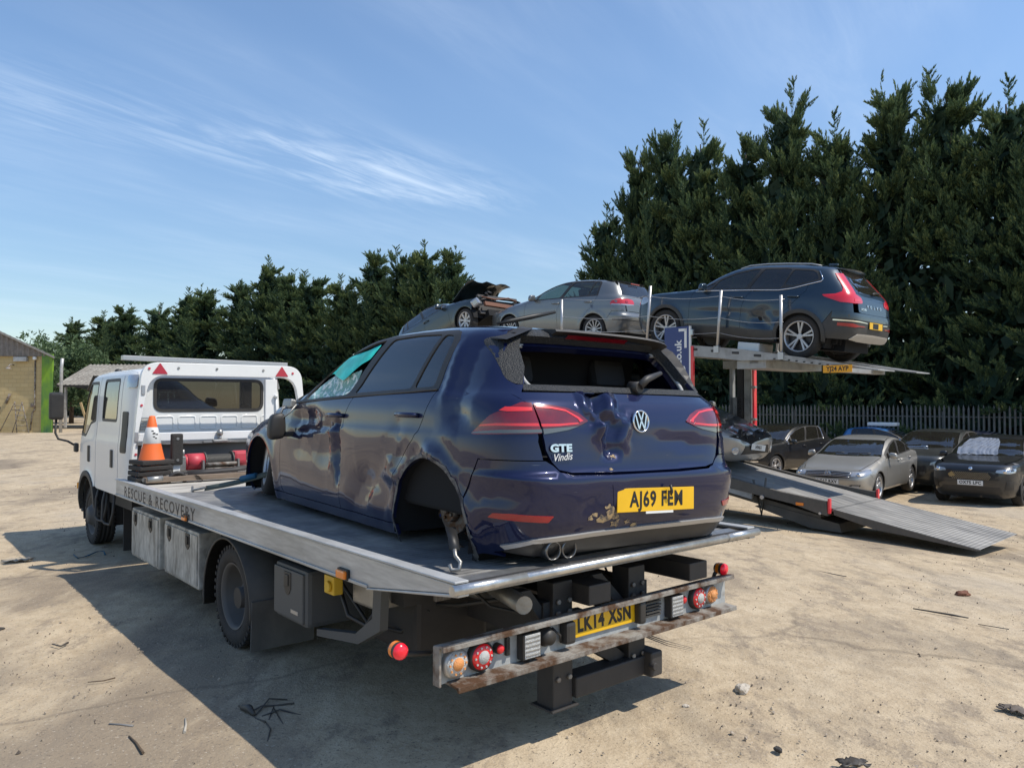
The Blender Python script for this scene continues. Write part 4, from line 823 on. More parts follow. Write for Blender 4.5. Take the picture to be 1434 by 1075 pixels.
def truck():
    # ---- bed
    bed = MB(); bed.cur = 0
    ys = [-.17, .58, 5.58]
    bed.box((.02, 2.70, .845), (2.16, 5.74, .04)); bedo = bed.build('flatbed', M['deck'], TR, 0)
    for sg, x in ((-1, -1.10), (1, 1.14)):
        prof = [(-.19, .842), (.58, .730), (5.58, .738), (5.58, .884), (-.19, .874)]
        m = MB(); m.prism(prof, lambda u, v, h: (x+h, u, v), -sg*.035)
        m.box((x-sg*.022, 2.7, .887), (.075, 5.76, .012)); m.prism([(-.19, .841), (.58, .728), (.60, .716), (-.19, .826)], lambda u, v, h: (x+sg*.006+h, u, v), -sg*.06)
        m.box((x+sg*.004, 3.08, .735), (.012, 5.0, .018)); m.build('side_rail', M['rail'], TR, .004)
    m = MB(); m.box((.02, 4.86, .8665), (2.05, 1.40, .005)); m.build('front_deck_boards', mat('scuffed_pale_deck', (.50, .47, .41), .75, col2=(.24, .215, .185), mixlo=.46, mixhi=.66, mscale=5, var=.25, vscale=20, stretch=(.4, 2.5, 1)), TR)
    m = MB(); m.cyl((-1.12, -.185, .858), (1.17, -.185, .858), .019, None, 14); m.box((.02, -.12, .862), (2.2, .14, .016), (R_(4), 0, 0)); m.build('tail_edge', M['bright'], TR)
    m = MB(); m.cyl((-1.135, -.185, .858), (-.72, -.185, .858), .0225, None, 14); m.build('worn_tail_sleeve', M['bright'], TR); m = MB(); m.cyl((.86, -.185, .858), (1.18, -.185, .858), .0225, None, 14); m.build('worn_tail_sleeve', M['bright'], TR)
    m = MB(); m.box((.02, .30, .80), (2.1, .9, .03), (R_(-7.5), 0, 0)); m.box((.02, 3.1, .79), (1.9, 4.9, .07))
    for y in np.arange(.8, 5.5, .55): m.box((.02, y, .775), (2.1, .07, .07))
    m.build('bed_frame', M['chassis'], TR)
    for y, z in ((3.386, .757), (.821, .758)):
        m = MB(); m.box((-1.115, y, z), (.035, .095, .042), ch=.008); o = m.build('side_marker', M['amber'], TR); k = MB(); k.box((-1.102, y, z), (.03, .112, .056), ch=.006); k.build('marker_base', M['letter'], o)
    t = text_mesh('RESCUE & RECOVERY', .135, 'bed_lettering', M['chassis'], TR, (-1.137, 4.10, .806), (R_(90), 0, R_(-90)), .0008, .0012, 1.0, spacing=1.25)
    xs = [v.co.x for v in t.data.vertices]; k = 2.02/(max(xs)-min(xs))
    for v in t.data.vertices: v.co.x *= k
    # ---- chassis
    m = MB()
    for x in (-.30, .42): m.box((x, 3.9, .52), (.10, 7.6, .20))
    for y in (.9, 2.2, 3.6, 5.0, 6.5): m.box((.06, y, .5), (.72, .10, .14))
    for x0, x1 in ((-.165, .0), (.68, .85)): m.box(((x0+x1)/2, 2.3, .655), (abs(x1-x0), 4.7, .105), ch=.008)
    m.cyl((-.95, 2.72, .24), (.98, 2.72, .24), .075); m.cyl((-.12, 2.72, .24), (.24, 2.72, .24), .20, None, 18); m.cyl((.06, 2.72, .3), (.06, 6.4, .45), .05)
    m.cyl((-.85, 7.8, .24), (.87, 7.8, .24), .06); m.box((.5, 4.6, .3), (.5, 1.1, .4), ch=.05); m.box((-.45, 1.0, .42), (.5, .5, .35), ch=.03); m.box((.1, 1.2, .32), (.9, .4, .25), ch=.03)
    m.box((-.55, .8, .60), (.5, .16, .10)); m.box((.06, 7.3, .55), (1.2, 2.2, .3), ch=.04)
    m.build('chassis', M['chassis'], TR)
    m = MB(); m.cyl((-.42, .45, .66), (-.55, .02, .66), .045, None, 16); m.cyl((-.40, 1.2, .62), (-.42, .45, .66), .085, None, 16); m.build('exhaust_pipe', M['steel'], TR)
    # ---- rear supports
    m = MB()
    for x, zb in ((-.232, .06), (.354, .10)): m.box((x, .14, (.72+zb)/2), (.14, .13, .72-zb), ch=.006); m.box((x, .14, zb+.006), (.19, .17, .012))
    m.prism([(-.50, .70), (-.43, .70), (-.29, .53), (-.36, .53)], lambda u, v, h: (u, .11+h, v), .07); m.prism([(.02, .71), (.10, .71), (.30, .52), (.22, .52)], lambda u, v, h: (u, .11+h, v), .07)
    m.prism([(-.02, .32), (.10, .36), (.30, .22), (.20, .19)], lambda u, v, h: (u, .11+h, v), .05)
    m.box((.17, .11, .155), (.66, .12, .11), ch=.01); m.box((.44, .08, .165), (.10, .16, .14), ch=.012); m.cyl((.405, -.02, .16), (.405, .02, .16), .022, None, 12)
    m.build('tow_frame', M['chassis'], TR, .003)
    for x in (-.232, .354):
        for zz in (.62, .56, .22):
            for dx in (-.04, .04): k = MB(); k.cyl((x+dx, .074, zz), (x+dx, .060, zz), .013, None, 6); k.build('bolt', M['rust'], TR)
    for pts, r_ in (([(-.55, .55, .70), (-.50, .35, .58), (-.30, .22, .52), (-.10, .10, .55), (.0, .02, .50)], .009), ([(-.62, 1.3, .66), (-.60, .9, .50), (-.52, .6, .54), (-.40, .3, .62)], .013), ([(.5, .5, .7), (.42, .3, .52), (.2, .22, .47), (.05, .05, .52)], .008), ([(-.85, 1.4, .62), (-.80, 1.1, .38), (-.7, .9, .36), (-.62, .75, .5)], .011)):
        k = MB(); k.tube(pts, r_, 6); k.build('hose', M['black'], TR)
    for x in (-.62, .70): k = MB(); k.box((x, .62, .66), (.10, .03, .16), ch=.006); k.box((x, .66, .74), (.16, .12, .015)); k.build('hanger_bracket', M['rust'], TR)
    # ---- light bar at the back
    m = MB(); m.box((.005, .005, .487), (2.19, .012, .172)); bar = m.build('light_bar_panel', M['barpaint'], TR)
    m = MB(); m.box((.005, -.028, .578), (2.20, .075, .012), (R_(-10), 0, 0)); m.box((.005, -.062, .572), (2.20, .012, .022)); m.box((.03, -.04, .398), (2.12, .105, .012), (R_(4), 0, 0)); m.box((.03, -.088, .390), (2.12, .012, .026)); m.box((-1.088, -.01, .487), (.012, .05, .17))
    m.build('bar_lip', M['rust'], bar, .002)
    def disc(name, x, z, r, lens, inner=None, ring=None):
        k = MB(); k.lathe([(r*1.12, 0), (r*1.12, -.028), (r*.96, -.034)], (x, 0, z), (0, 1, 0), 28); k.cyl((x, -.030, z), (x, -.031, z), r*1.0); o = k.build(name, ring or M['black'], bar)
        k = MB(); k.lathe([(r*.97, -.030), (r*.90, -.040), (r*.5, -.045), (.0001, -.046)], (x, 0, z), (0, 1, 0), 28); k.build('lens', lens, o)
        if inner:
            k = MB(); k.lathe([(r*.50, -.046), (r*.48, -.049), (.0001, -.050)], (x, 0, z), (0, 1, 0), 20); k.build('lens_centre', inner, o)
            k = MB()
            for i in range(10): a = i*.628; k.cyl((x+r*.74*math.cos(a), -.042, z+r*.74*math.sin(a)), (x+r*.74*math.cos(a), -.047, z+r*.74*math.sin(a)), r*.085, None, 8)
            k.build('lens_dots', inner, o)
    amb = mat('orange_lens', (.80, .33, .10), .35, coat=.5, bump=.5, bscale=200); red = mat('rear_red_lens', (.62, .015, .02), .22, coat=.6, emit=(1, .02, .02), estr=.05); wht = mat('led_lens', (.55, .55, .53), .3, coat=.5, bump=.6, bscale=160)
    for x in (-.996, .922): disc('indicator_light', x, .487, .060 if x < 0 else .052, wht if x < 0 else amb, amb, M['silver'])
    for x in (-.851, .792): disc('brake_light', x, .487, .062, red, wht)
    for x in (-.745, .645): disc('small_red_light', x, .50, .022, red)
    for x in (-.563, .557):
        k = MB(); k.box((x, -.03, .482), (.115, .05, .125), ch=.008); o = k.build('work_light', M['black'], bar); k = MB(); k.box((x, -.056, .484), (.098, .006, .112), ch=.003); k.build('lens', wht, o)
        k = MB()
        for i in range(5): k.box((x, -.0605, .484+(i-2)*.021), (.09, .004, .004))
        k.build('lens_rib', M['steel'], o)
    k = MB(); k.box((-.685, -.012, .496), (.022, .02, .085), ch=.004)
    for i in range(6): k.cyl((-.685, -.020, .465+i*.012), (-.685, -.026, .465+i*.012), .005, None, 8)
    k.build('led_strip', M['black'], bar)
    k = MB(); k.lathe([(.05, 0), (.05, -.02), (.036, -.03), (.036, -.055), (.0001, -.056)], (-.44, 0, .497), (0, 1, 0), 20); k.tube([(-.40, -.02, .53), (-.36, -.035, .49), (-.34, -.02, .45)], .007, 6); k.build('trailer_socket', M['black'], bar)
    k = MB(); k.box((-.305, -.034, .495), (.07, .06, .115), ch=.02); k.build('plate_lamp', M['black'], bar); k = MB(); k.box((.255, -.03, .495), (.05, .055, .12), ch=.015); k.build('plate_lamp', M['black'], bar)
    k = MB(); [k.box((.385, -.012-.004*(i % 2), .455+i*.018), (.13, .016, .010)) for i in range(6)]; k.build('louvre', M['mudguard'], bar)
    plate(bar, (-.008, -.010, .505), (R_(-2), 0, 0), 'LK14 XSN', M['yellow'], .48, .118, .82, .106, .0042)
    for sg, x, z in ((-1, -1.276, .593), (1, 1.083, .612)):
        k = MB(); k.lathe([(.0001, .05), (.030, .05), (.036, .03), (.036, -.005)], (x, 0, z), (0, 1, 0), 20); k.tube([(x, .03, z-.01), (x-sg*.03, .04, z-.03), (x-sg*(.19 if sg < 0 else .03), .05, z-.06)], .012, 6); o = k.build('stalk_marker', M['black'], bar)
        k = MB(); k.lathe([(.036, -.004), (.033, -.018), (.018, -.026), (.0001, -.028)], (x, 0, z), (0, 1, 0), 20); k.build('lens', mat('marker_red', (.75, .01, .03), .25, coat=.6, emit=(1, .02, .04), estr=.12), o)
        k = MB(); k.lathe([(.0365, .012), (.0365, .034)], (x, 0, z), (0, 1, 0), 20); k.build('amber_band', M['amber'], o)
    # ---- boxes and wheels on the near side, mirrored on the far side
    for sg in (-1, 1):
        X = (lambda x: x) if sg < 0 else (lambda x: .04-x)
        for y0, y1, z0, z1 in ((4.50, 5.41, .150, .615), (3.44, 4.34, .165, .615)):
            k = MB(); k.box((X(-.79), (y0+y1)/2, (z0+z1)/2), (.40, y1-y0, z1-z0), ch=.012); o = k.build('toolbox', M['toolbox'], TR)
            k = MB(); k.box((X(-.994), (y0+y1)/2, (z0+z1)/2), (.012, y1-y0-.05, z1-z0-.05), ch=.005); d = k.build('toolbox_door', M['toolbox'], o)
            for yy in (y0+.24, y1-.17):
                k = MB(); sh = rnd([(yy-.05, z1-.03), (yy+.05, z1-.03), (yy+.05, z1-.13), (yy, z1-.165), (yy-.05, z1-.13)], .012); k.prism(sh, lambda u, v, h: (X(-1.0-h), u, v), .006); k.box((X(-1.010), yy, z1-.085), (.014, .05, .065), ch=.005); k.build('paddle_latch', M['black'], d)
        k = MB(); k.box((X(-.80), 1.71, .47), (.40, .47, .345), ch=.03); o = k.build('toolbox', M['greybox'], TR)
        k = MB(); k.box((X(-1.003), 1.72, .47), (.022, .42, .30), ch=.012); d = k.build('toolbox_lid', M['greybox'], o)
        k = MB(); k.box((X(-1.014), 1.72, .555), (.012, .10, .10), ch=.01); k.prism(rnd([(1.77, .52), (1.67, .52), (1.69, .475), (1.72, .462), (1.75, .475)], .008), lambda u, v, h: (X(-1.012-h), u, v), .006); k.box((X(-1.021), 1.72, .555), (.012, .05, .07), ch=.006); k.build('paddle_latch', M['black'], d)
        if sg < 0:
            k = MB(); k.box((-1.0155, 1.62, .375), (.003, .10, .022)); k.build('lid_label', M['silver'], d)
            k = MB(); k.box((-.97, 1.20, .615), (.06, .12, .105), ch=.008); k.cyl((-1.0, 1.19, .61), (-1.018, 1.19, .61), .03, None, 14); k.build('isolator_switch', mat('isolator_yellow', (.75, .45, .01), .5, dust=.2), TR)
            k = MB(); k.box((-.80, .98, .585), (.2, .26, .13), ch=.015); k.build('control_box', M['steel'], TR)
            k = MB(); k.prism([(1.45, .30), (1.45, .26), (.95, .33), (.72, .45), (.70, .72), (.78, .72), (.80, .50), (.98, .38)], lambda u, v, h: (-.95+h, u, v), .05); k.build('side_bracket', M['greybox'], TR)
            k = MB(); k.tube([(-.92, 1.2, .56), (-.93, 1.1, .45), (-.90, .95, .42), (-.9, .85, .52)], .012, 6); k.build('hose', M['black'], TR)
        k = MB(); A = arc(2.78, .20, .475, 183, -12, 26); Bo = [(u, v) for u, v in A]; 
        for x0, x1, dz in ((-1.02, -.56, 0),):
            vs = [(X(x0), u, v) for u, v in Bo]+[(X(x1), u, v) for u, v in Bo]+[(X(x0), 2.78+(u-2.78)*.965, .20+(v-.20)*.965-.0) for u, v in Bo]; n = len(Bo)
            k.add(vs, [(i, i+1, n+i+1, n+i) for i in range(n-1)]+[(i, i+1, 2*n+i+1, 2*n+i) for i in range(n-1)], True)
        k.build('mudguard', M['mudguard'], TR, 0).modifiers.new('solid', 'SOLIDIFY').thickness = .012
        k = MB(); k.box((X(-.78), 2.31, .13), (.46, .014, .34), (R_(3), 0, 0)); k.build('mud_flap', M['flap'], TR)
        k = MB(); k.box((X(-.80), 2.95, .60), (.06, .9, .05)); k.build('mudguard_stay', M['chassis'], TR)
        for x, vis in ((-.885, 1), (-.655, 0)):
            w = truck_wheel(TR, (X(x), 2.72, .258), sg, .362, .215, vis)
        truck_wheel(TR, (X(-.76), 7.80, .258), sg, .352, .21, 2)
    # ---- headboard
    out = rnd([(-.968, .86), (.985, .86), (.875, 2.067), (-.855, 2.067)], [0, 0, .17, .17], 7)
    hole = rnd([(-.888, 1.335), (.90, 1.335), (.795, 1.930), (-.780, 1.930)], [.01, .01, .16, .16], 7)
    hole2 = [(-.908, .90), (.925, .90), (.90, 1.250), (-.888, 1.250)]
    k = MB(); V, T, LI = grid_panel([out, hole, hole2], None, .12)
    k.add([(p[0], 5.625, p[1]) for p in V], [tuple(map(int, t)) for t in T]); k.add([(p[0], 5.685, p[1]) for p in V], [tuple(map(int, t)) for t in T])
    for l in LI:
        n = len(l); k.add([(V[i][0], 5.625, V[i][1]) for i in l]+[(V[i][0], 5.685, V[i][1]) for i in l], [(i, (i+1) % n, n+(i+1) % n, n+i) for i in range(n)])
    hb = k.build('headboard', M['white'], TR, .006)
    redt = mat('red_reflector', (.42, .01, .035), .3, coat=.5)
    for x in (-.685, .638):
        k = MB(); k.prism(rnd([(x-.078, 1.946), (x+.078, 1.946), (x, 2.062)], .012), lambda u, v, h: (u, 5.624-h, v), .005); k.build('warning_triangle', redt, hb)
    for x, z in ((-.79, 2.0), (-.50, 2.012), (-.10, 2.012), (.42, 2.010), (.77, 1.985), (-.86, 1.62), (-.91, 1.12)):
        k = MB(); k.cyl((x, 5.626, z), (x, 5.618, z), .013, None, 10); k.build('bolt', M['winchred'] if x < -.7 or x > .7 else M['steel'], hb)
    for x, z in ((-.845, 1.78), (-.905, 1.30)):
        k = MB(); k.box((x, 5.620, z), (.035, .012, .10), ch=.005); k.build('edge_lamp', M['silver'], hb)
    k = MB(); k.box((.0, 5.63, 1.228), (1.80, .05, .03)); [k.box((x, 5.60, 1.228), (.10, .03, .018)) for x in np.arange(-.7, .8, .25)]; k.build('ledge_strip', M['steel'], hb)
    k = MB(); k.cyl((-.07, 5.60, 1.23), (-.07, 5.60, 1.30), .016); k.lathe([(.0001, .04), (.02, .035), (.03, .018), (.033, 0), (.03, -.018), (.02, -.03)], (-.07, 5.60, 1.32), (0, 0, 1), 16); k.box((-.07, 5.60, 1.235), (.16, .06, .035), ch=.012); k.build('tow_ball', M['steel'], hb)
    k = MB(); k.box((0, 5.70, 1.07), (1.75, .03, .34)); k.build('rear_kick_panel', M['greybox'], hb)
    k = MB(); k.box((.52, 5.66, 1.66), (.14, .05, .50), ch=.01); k.tube([(.57, 5.62, 1.72), (.58, 5.62, 1.5), (.58, 5.62, 1.35)], .012, 6); k.cyl((.55, 5.62, 1.72), (.58, 5.60, 1.72), .018, None, 10); k.build('side_locker', M['white'], hb)
    k = MB(); k.box((-.08, 5.92, 2.106), (1.80, .09, .048), (0, R_(.7), 0), ch=.004); [k.box((x, 5.883, 2.108-.0122*(x+.08)), (.02, .004, .02)) for x in np.arange(-.85, .8, .18)]; k.box((-.6, 5.92, 2.07), (.06, .05, .06)); k.box((.55, 5.92, 2.07), (.06, .05, .06)); k.build('roof_bar', M['silver'], TR)
def truck_wheel(parent, c, sg, R, w, vis):
    wh = empty('wheel', c, (0, 0, 0), parent); h = w/2; o = sg; rr = .235
    k = MB(); pr = [(rr, -h*.8), (rr+.02, -h), (R-.05, -h*1.03), (R-.014, -h*.9), (R, -h*.72)]
    for g in (-.42, 0, .42): pr += [(R, h*(g-.10)), (R-.012, h*(g-.07)), (R-.012, h*(g+.07)), (R, h*(g+.10))]
    pr += [(R, h*.72), (R-.014, h*.9), (R-.05, h*1.03), (rr+.02, h), (rr, h*.8)]
    k.lathe(pr, (0, 0, 0), (1, 0, 0), 48); n = 40
    for i in range(n):
        a = 2*math.pi*i/n; ca, sa = math.cos(a), math.sin(a)
        for e in (-1, 1): k.box((e*h*.78, ca*(R-.0125), sa*(R-.0125)), (h*.40, .028, .026), (a, 0, 0))
    k.build('tyre', M['rubber'], wh)
    k = MB(); m_ = M['truckrim']
    if vis == 2: k.lathe([(rr+.004, h*.92), (rr-.012, h*.86), (rr-.02, h*.5), (.16, h*.55), (.12, h*1.0), (.10, h*1.25), (.095, h*1.35), (.0001, h*1.38)], (0, 0, 0), (o, 0, 0), 36)
    else: k.lathe([(rr+.004, h*.92), (rr-.010, h*.90), (rr-.022, h*.6), (rr-.03, -h*.2), (rr-.07, -h*.55), (.11, -h*.62), (.10, -h*.2), (.085, -h*.1), (.08, h*.1), (.0001, h*.12)], (0, 0, 0), (o, 0, 0), 36)
    for i in range(6):
        a = i*math.pi/3; z = h*.6 if vis == 2 else -h*.58; k.cyl((o*z, .135*math.cos(a), .135*math.sin(a)), (o*(z+.03), .135*math.cos(a), .135*math.sin(a)), .014, None, 6)
    k.build('rim', m_, wh); return wh
M['truckrim'] = mat('painted_steel_rim', (0.085, 0.083, 0.082), .6, dust=.35, dustcol=(.12, .105, .09))
truck()
def cab():
    root = empty('cab', (0, 0, 0), (0, 0, 0), TR)
    S = Shape(front=[(.20, 8.66), (.45, 8.72), (1.0, 8.70), (1.22, 8.64), (1.5, 8.50), (1.85, 8.32), (1.95, 8.22), (2.0, 8.05), (2.03, 7.75), (2.06, 7.0)], rear=[(.20, 6.03), (1.9, 6.03), (1.97, 6.05), (2.01, 6.13), (2.035, 6.35), (2.06, 6.98)],
              width=[(.20, .86), (.45, .885), (1.15, .885), (1.25, .875), (1.90, .825), (1.97, .80), (2.01, .74), (2.04, .55), (2.06, .05)], f0=6.99, nexp=[(.2, 9), (1.2, 11), (1.9, 11), (2.01, 7), (2.06, 3)], arches=(7.93,), ra=.47, za=.30, flare=.02)
    S.top_lo = 1.2
    C = Car(S, root, 7.2, 7.2); wp = M['white']; res = .07
    ya, za, ra = 7.93, .30, .47
    a0 = math.degrees(math.asin((.62-za)/ra)); xa = ra*math.cos(R_(a0))
    body = []
    for sg in (-1, 1):
        fd = [(7.53, .64), (7.53, 1.955), (8.10, 1.955), (8.40, 1.60), (8.52, 1.20), (8.50, .80)]+arc(ya, za, ra+.03, 38, 138, 12)
        rd = [(6.47, .62), (6.47, 1.955), (7.515, 1.955), (7.515, .64)]+[(7.45, .62)]
        rc = [(6.07, .62), (6.07, 1.955), (6.455, 1.955), (6.455, .62)]
        fx = [(8.53, 1.20), (8.64, 1.18), (8.66, .27), (ya+ra*math.cos(R_(-4)), .27)]+arc(ya, za, ra, -3, 36, 8)+[(8.515, .80)]
        sl = arc(ya, za, ra, 38, 138, 12)+[(ya+(ra+.03)*math.cos(R_(138)), za+(ra+.03)*math.sin(R_(138)))]+arc(ya, za, ra+.026, 138, 38, 12)[1:]
        fdo = C.emit('cab_door', [C.panel([fd, rnd([(7.60, 1.42), (7.60, 1.90), (8.06, 1.90), (8.33, 1.58), (8.43, 1.23), (8.08, 1.22), (7.85, 1.38)], .04)], 's', sg=sg, res=res, gap=.003)], wp, root)
        rdo = C.emit('cab_door', [C.panel([rd, rnd([(6.60, 1.43), (6.60, 1.92), (7.30, 1.92), (7.30, 1.43)], .06)], 's', sg=sg, res=res, gap=.003)], wp, root)
        for d, q in ((fdo, [(7.60, 1.42), (7.60, 1.90), (8.06, 1.90), (8.33, 1.58), (8.43, 1.23), (8.08, 1.22), (7.85, 1.38)]), (rdo, [(6.60, 1.43), (6.60, 1.92), (7.30, 1.92), (7.30, 1.43)])):
            C.emit('window_seal', [C.panel([rnd(q, .05), rnd(offset_loop(q, .03), .04)], 's', sg=sg, gap=0, off=.002, res=res)], M['black'], d)
            C.emit('window', [C.panel(rnd(offset_loop(q, .025), .04), 's', sg=sg, gap=0, off=-.006, res=res, skirt=0)], M['glass'], d)
        for d, y in ((fdo, 7.86), (rdo, 6.72)):
            q = S.side(y, 1.015, sg)[0]; k = MB(); k.box((q[0]+sg*.004, y, 1.015), (.02, .085, .20), ch=.008); k.build('handle', M['black'], d)
        body += [C.panel(rc, 's', sg=sg, res=res), C.panel(fx, 's', sg=sg, res=res), C.panel(sl, 's', sg=sg, res=res, gap=0)]
        C.emit('arch_trim', [C.panel(arc(ya, za, ra+.028, -3, 170, 18)+arc(ya, za, ra-.03, 170, -3, 18), 's', sg=sg, gap=0, off=.012, res=res, skirt=.05)], M['mudguard'], root)
        C.emit('vent_panel', [C.panel(rnd([(6.18, 1.10), (6.18, 1.55), (6.36, 1.55), (6.36, 1.10)], .03), 's', sg=sg, gap=0, off=.006, res=res)], M['letter'], root)
        C.emit('side_lamp', [C.panel(rnd([(6.085, 1.81), (6.085, 1.94), (6.26, 1.94), (6.26, 1.81)], .02), 's', sg=sg, gap=0, off=.02, res=res)], M['clear'], root)
        C.emit('corner_indicator', [C.panel(rnd([(8.55, .52), (8.55, .60), (8.66, .60), (8.66, .52)], .02), 's', sg=sg, gap=0, off=.035, res=.04, skirt=.04)], mat('cab_amber', (.9, .35, .01), .3, coat=.5), root)
    # rear wall with window opening
    hl = rnd([(-.625, 1.555), (.575, 1.555), (.575, 1.905), (-.625, 1.905)], .09)
    wall = [(-.84, .62), (.84, .62), (.84, 1.2), (.80, 1.93), (-.80, 1.93), (-.84, 1.2)]
    body.append(C.panel([wall, hl], 'r', res=res, gap=0)); body.append(C.panel([(-.76, 6.10), (.76, 6.10), (.76, 8.10), (-.76, 8.10)], 't', res=res, gap=0))
    for sg in (-1, 1): # corner fillers
        cu = C.cy([('r', -.835, .62), ('r', -.835, 1.2), ('r', -.798, 1.93), ('s', 6.075, 1.953), ('s', 6.075, .62)], -1); body.append(C.panel([(-sg*u, z) for u, z in cu], 'cr', res=.04, gap=0))
        body.append(C.panel([(6.06, 1.95), (6.10, 2.02), (8.02, 2.02), (8.12, 1.95)], 's', sg=sg, res=res, gap=0))
    body.append(C.panel([(-.79, 1.925), (-.70, 2.02), (.70, 2.02), (.79, 1.925)], 'r', res=res, gap=0))
    ws = [(-.80, 1.22), (.80, 1.22), (.76, 1.93), (-.76, 1.93)]
    fro = [(-.83, .27), (.83, .27), (.83, 1.20), (-.83, 1.20)]
    body.append(C.panel([fro], 'f', res=res)); body.append(C.panel([(-.83, 1.215), (.83, 1.215), (.80, 1.9), (.72, 2.0), (-.72, 2.0), (-.80, 1.9)], 'f', res=res, gap=0) if False else C.panel([[(-.835, 1.205), (.835, 1.205), (.79, 1.9), (.72, 2.0), (-.72, 2.0), (-.79, 1.9)], rnd(ws, .05)], 'f', res=res, gap=0))
    b = C.emit('cab_body', body, wp, root)
    C.emit('windscreen', [C.panel(rnd(ws, .05), 'f', gap=-.01, off=-.005, res=res, skirt=0)], M['winds'], root)
    C.emit('grille', [C.panel(rnd([(-.6, .75), (.6, .75), (.6, 1.0), (-.6, 1.0)], .05), 'f', gap=0, off=.008, res=res)], M['black'], root)
    for sg in (-1, 1): C.emit('headlight', [C.panel(rnd([(sg*.52, .48), (sg*.78, .48), (sg*.78, .68), (sg*.52, .66)], .03), 'f', gap=0, off=.008, res=res)], M['clear'], root)
    C.emit('front_bumper', [C.panel(rnd([(-.80, .22), (.80, .22), (.80, .44), (-.80, .44)], .02), 'f', gap=0, off=.03, res=res, skirt=.06)], M['greybox'], root)
    q = S.rear([-.625], [1.7])
    C.emit('window_seal', [C.panel([rnd(offset_loop(hl, -.012), .01), offset_loop(hl, .022)], 'r', gap=0, off=.006, res=.06)], M['black'], root)
    C.emit('rear_window', [C.panel(offset_loop(hl, .015), 'r', gap=0, off=-.002, res=.08, skirt=0)], M['privacy'], root)
    # pressed ribs under the window, small grille
    for i in range(6):
        x = -.62+i*.235; k = MB(); lp = rnd([(x, 1.345), (x+.20, 1.345), (x+.20, 1.505), (x, 1.505)], .035, 4); lp2 = offset_loop(lp, .010); n = len(lp)
        k.add([(u, 6.029, v) for u, v in lp]+[(u, 6.022, v) for u, v in lp2], [(a, (a+1) % n, n+(a+1) % n, n+a) for a in range(n)], True); lp3 = offset_loop(lp2, .008); k.add([(u, 6.022, v) for u, v in lp2]+[(u, 6.028, v) for u, v in lp3], [(a, (a+1) % n, n+(a+1) % n, n+a) for a in range(n)], True); k.build('pressed_rib', wp, b)
    k = MB(); [k.box((-.70, 6.02, 1.36+j*.03), (.13, .012, .012)) for j in range(5)]; [k.box((-.70+e*.065, 6.02, 1.42), (.01, .014, .14)) for e in (-1, 1)]; k.build('air_grille', M['steel'], b)
    # inside: seats, dark floor and ceiling, steering wheel
    k = MB(); k.box((0, 7.3, .68), (1.6, 2.3, .05)); k.box((0, 8.35, 1.0), (1.6, .3, .4), ch=.05); k.box((0, 7.3, 1.96), (1.45, 1.7, .03)); k.box((0, 7.5, .85), (1.5, .5, .3), ch=.05); k.build('cab_interior', M['void'], root)
    k = MB()
    for x in (-.42, .42, 0): 
        k.box((x, 7.25, 1.22), (.44, .14, .62), (R_(-8), 0, 0), .06); k.box((x, 7.20, 1.62), (.26, .09, .17), (R_(-8), 0, 0), .04); k.box((x, 6.30, 1.18), (.44, .14, .55), (R_(-6), 0, 0), .06); k.box((x, 6.26, 1.56), (.24, .09, .15), (0, 0, 0), .04)
    k.lathe([(.19, -.012), (.205, 0), (.19, .012), (.18, 0)], (.42, 8.0, 1.22), (0, -.6, .8), 22, closed=True); k.build('seats', M['seat'], root)
    # mirror, step, visor
    k = MB(); k.box((-1.10, 8.72, 1.60), (.17, .10, .36), (0, 0, R_(-12)), .035); o = k.build('mirror', M['black'], root)
    k = MB(); k.tube([(-1.10, 8.72, 1.43), (-1.11, 8.71, 1.25), (-1.08, 8.68, 1.17), (-.98, 8.62, 1.14), (-.90, 8.55, 1.08)], .014, 8); k.box((-.90, 8.53, 1.06), (.05, .10, .12), ch=.02); k.build('mirror_arm', M['black'], o)
    k = MB(); k.box((1.10, 8.72, 1.60), (.17, .10, .36), (0, 0, R_(12)), .035); k.tube([(1.10, 8.72, 1.43), (1.11, 8.71, 1.25), (1.08, 8.68, 1.17), (.90, 8.55, 1.08)], .014, 8); k.build('mirror', M['black'], root)
    k = MB()
    for y in (7.05, 7.38): k.tube([(-.86, y+.02, .66), (-.90, y, .50), (-.91, y-.02, .30), (-.90, y-.10, .262), (-.88, y-.26, .262), (-.86, y-.30, .40), (-.84, y-.30, .62)], .014, 7)
    k.build('cab_step', M['mudguard'], root)
    k = MB(); k.prism([(8.10, 1.99), (8.44, 1.82), (8.46, 1.80), (8.12, 1.97)], lambda u, v, h: (-.80+h, u, v), 1.6); k.build('sun_visor', M['black'], root)
    k = MB(); k.lathe([(.04, 0), (.04, .03), (.025, .045), (.0001, .05)], (-.6, 7.7, 2.02), (0, 0, 1), 14); k.build('roof_aerial_base', M['black'], root)
    k = MB(); A = arc(ya, za, ra-.02, -20, 200, 16); n = len(A)
    for x in (-.84, .84): k.add([(x, u, v) for u, v in A]+[(x*.4, u, v) for u, v in A], [(i, i+1, n+i+1, n+i) for i in range(n-1)], True)
    k.box((0, 6.9, .55), (1.5, 1.0, .2)); k.box((0, 7.05, .18), (1.35, .02, .55)); k.build('cab_underside', M['chassis'], root)
cab()
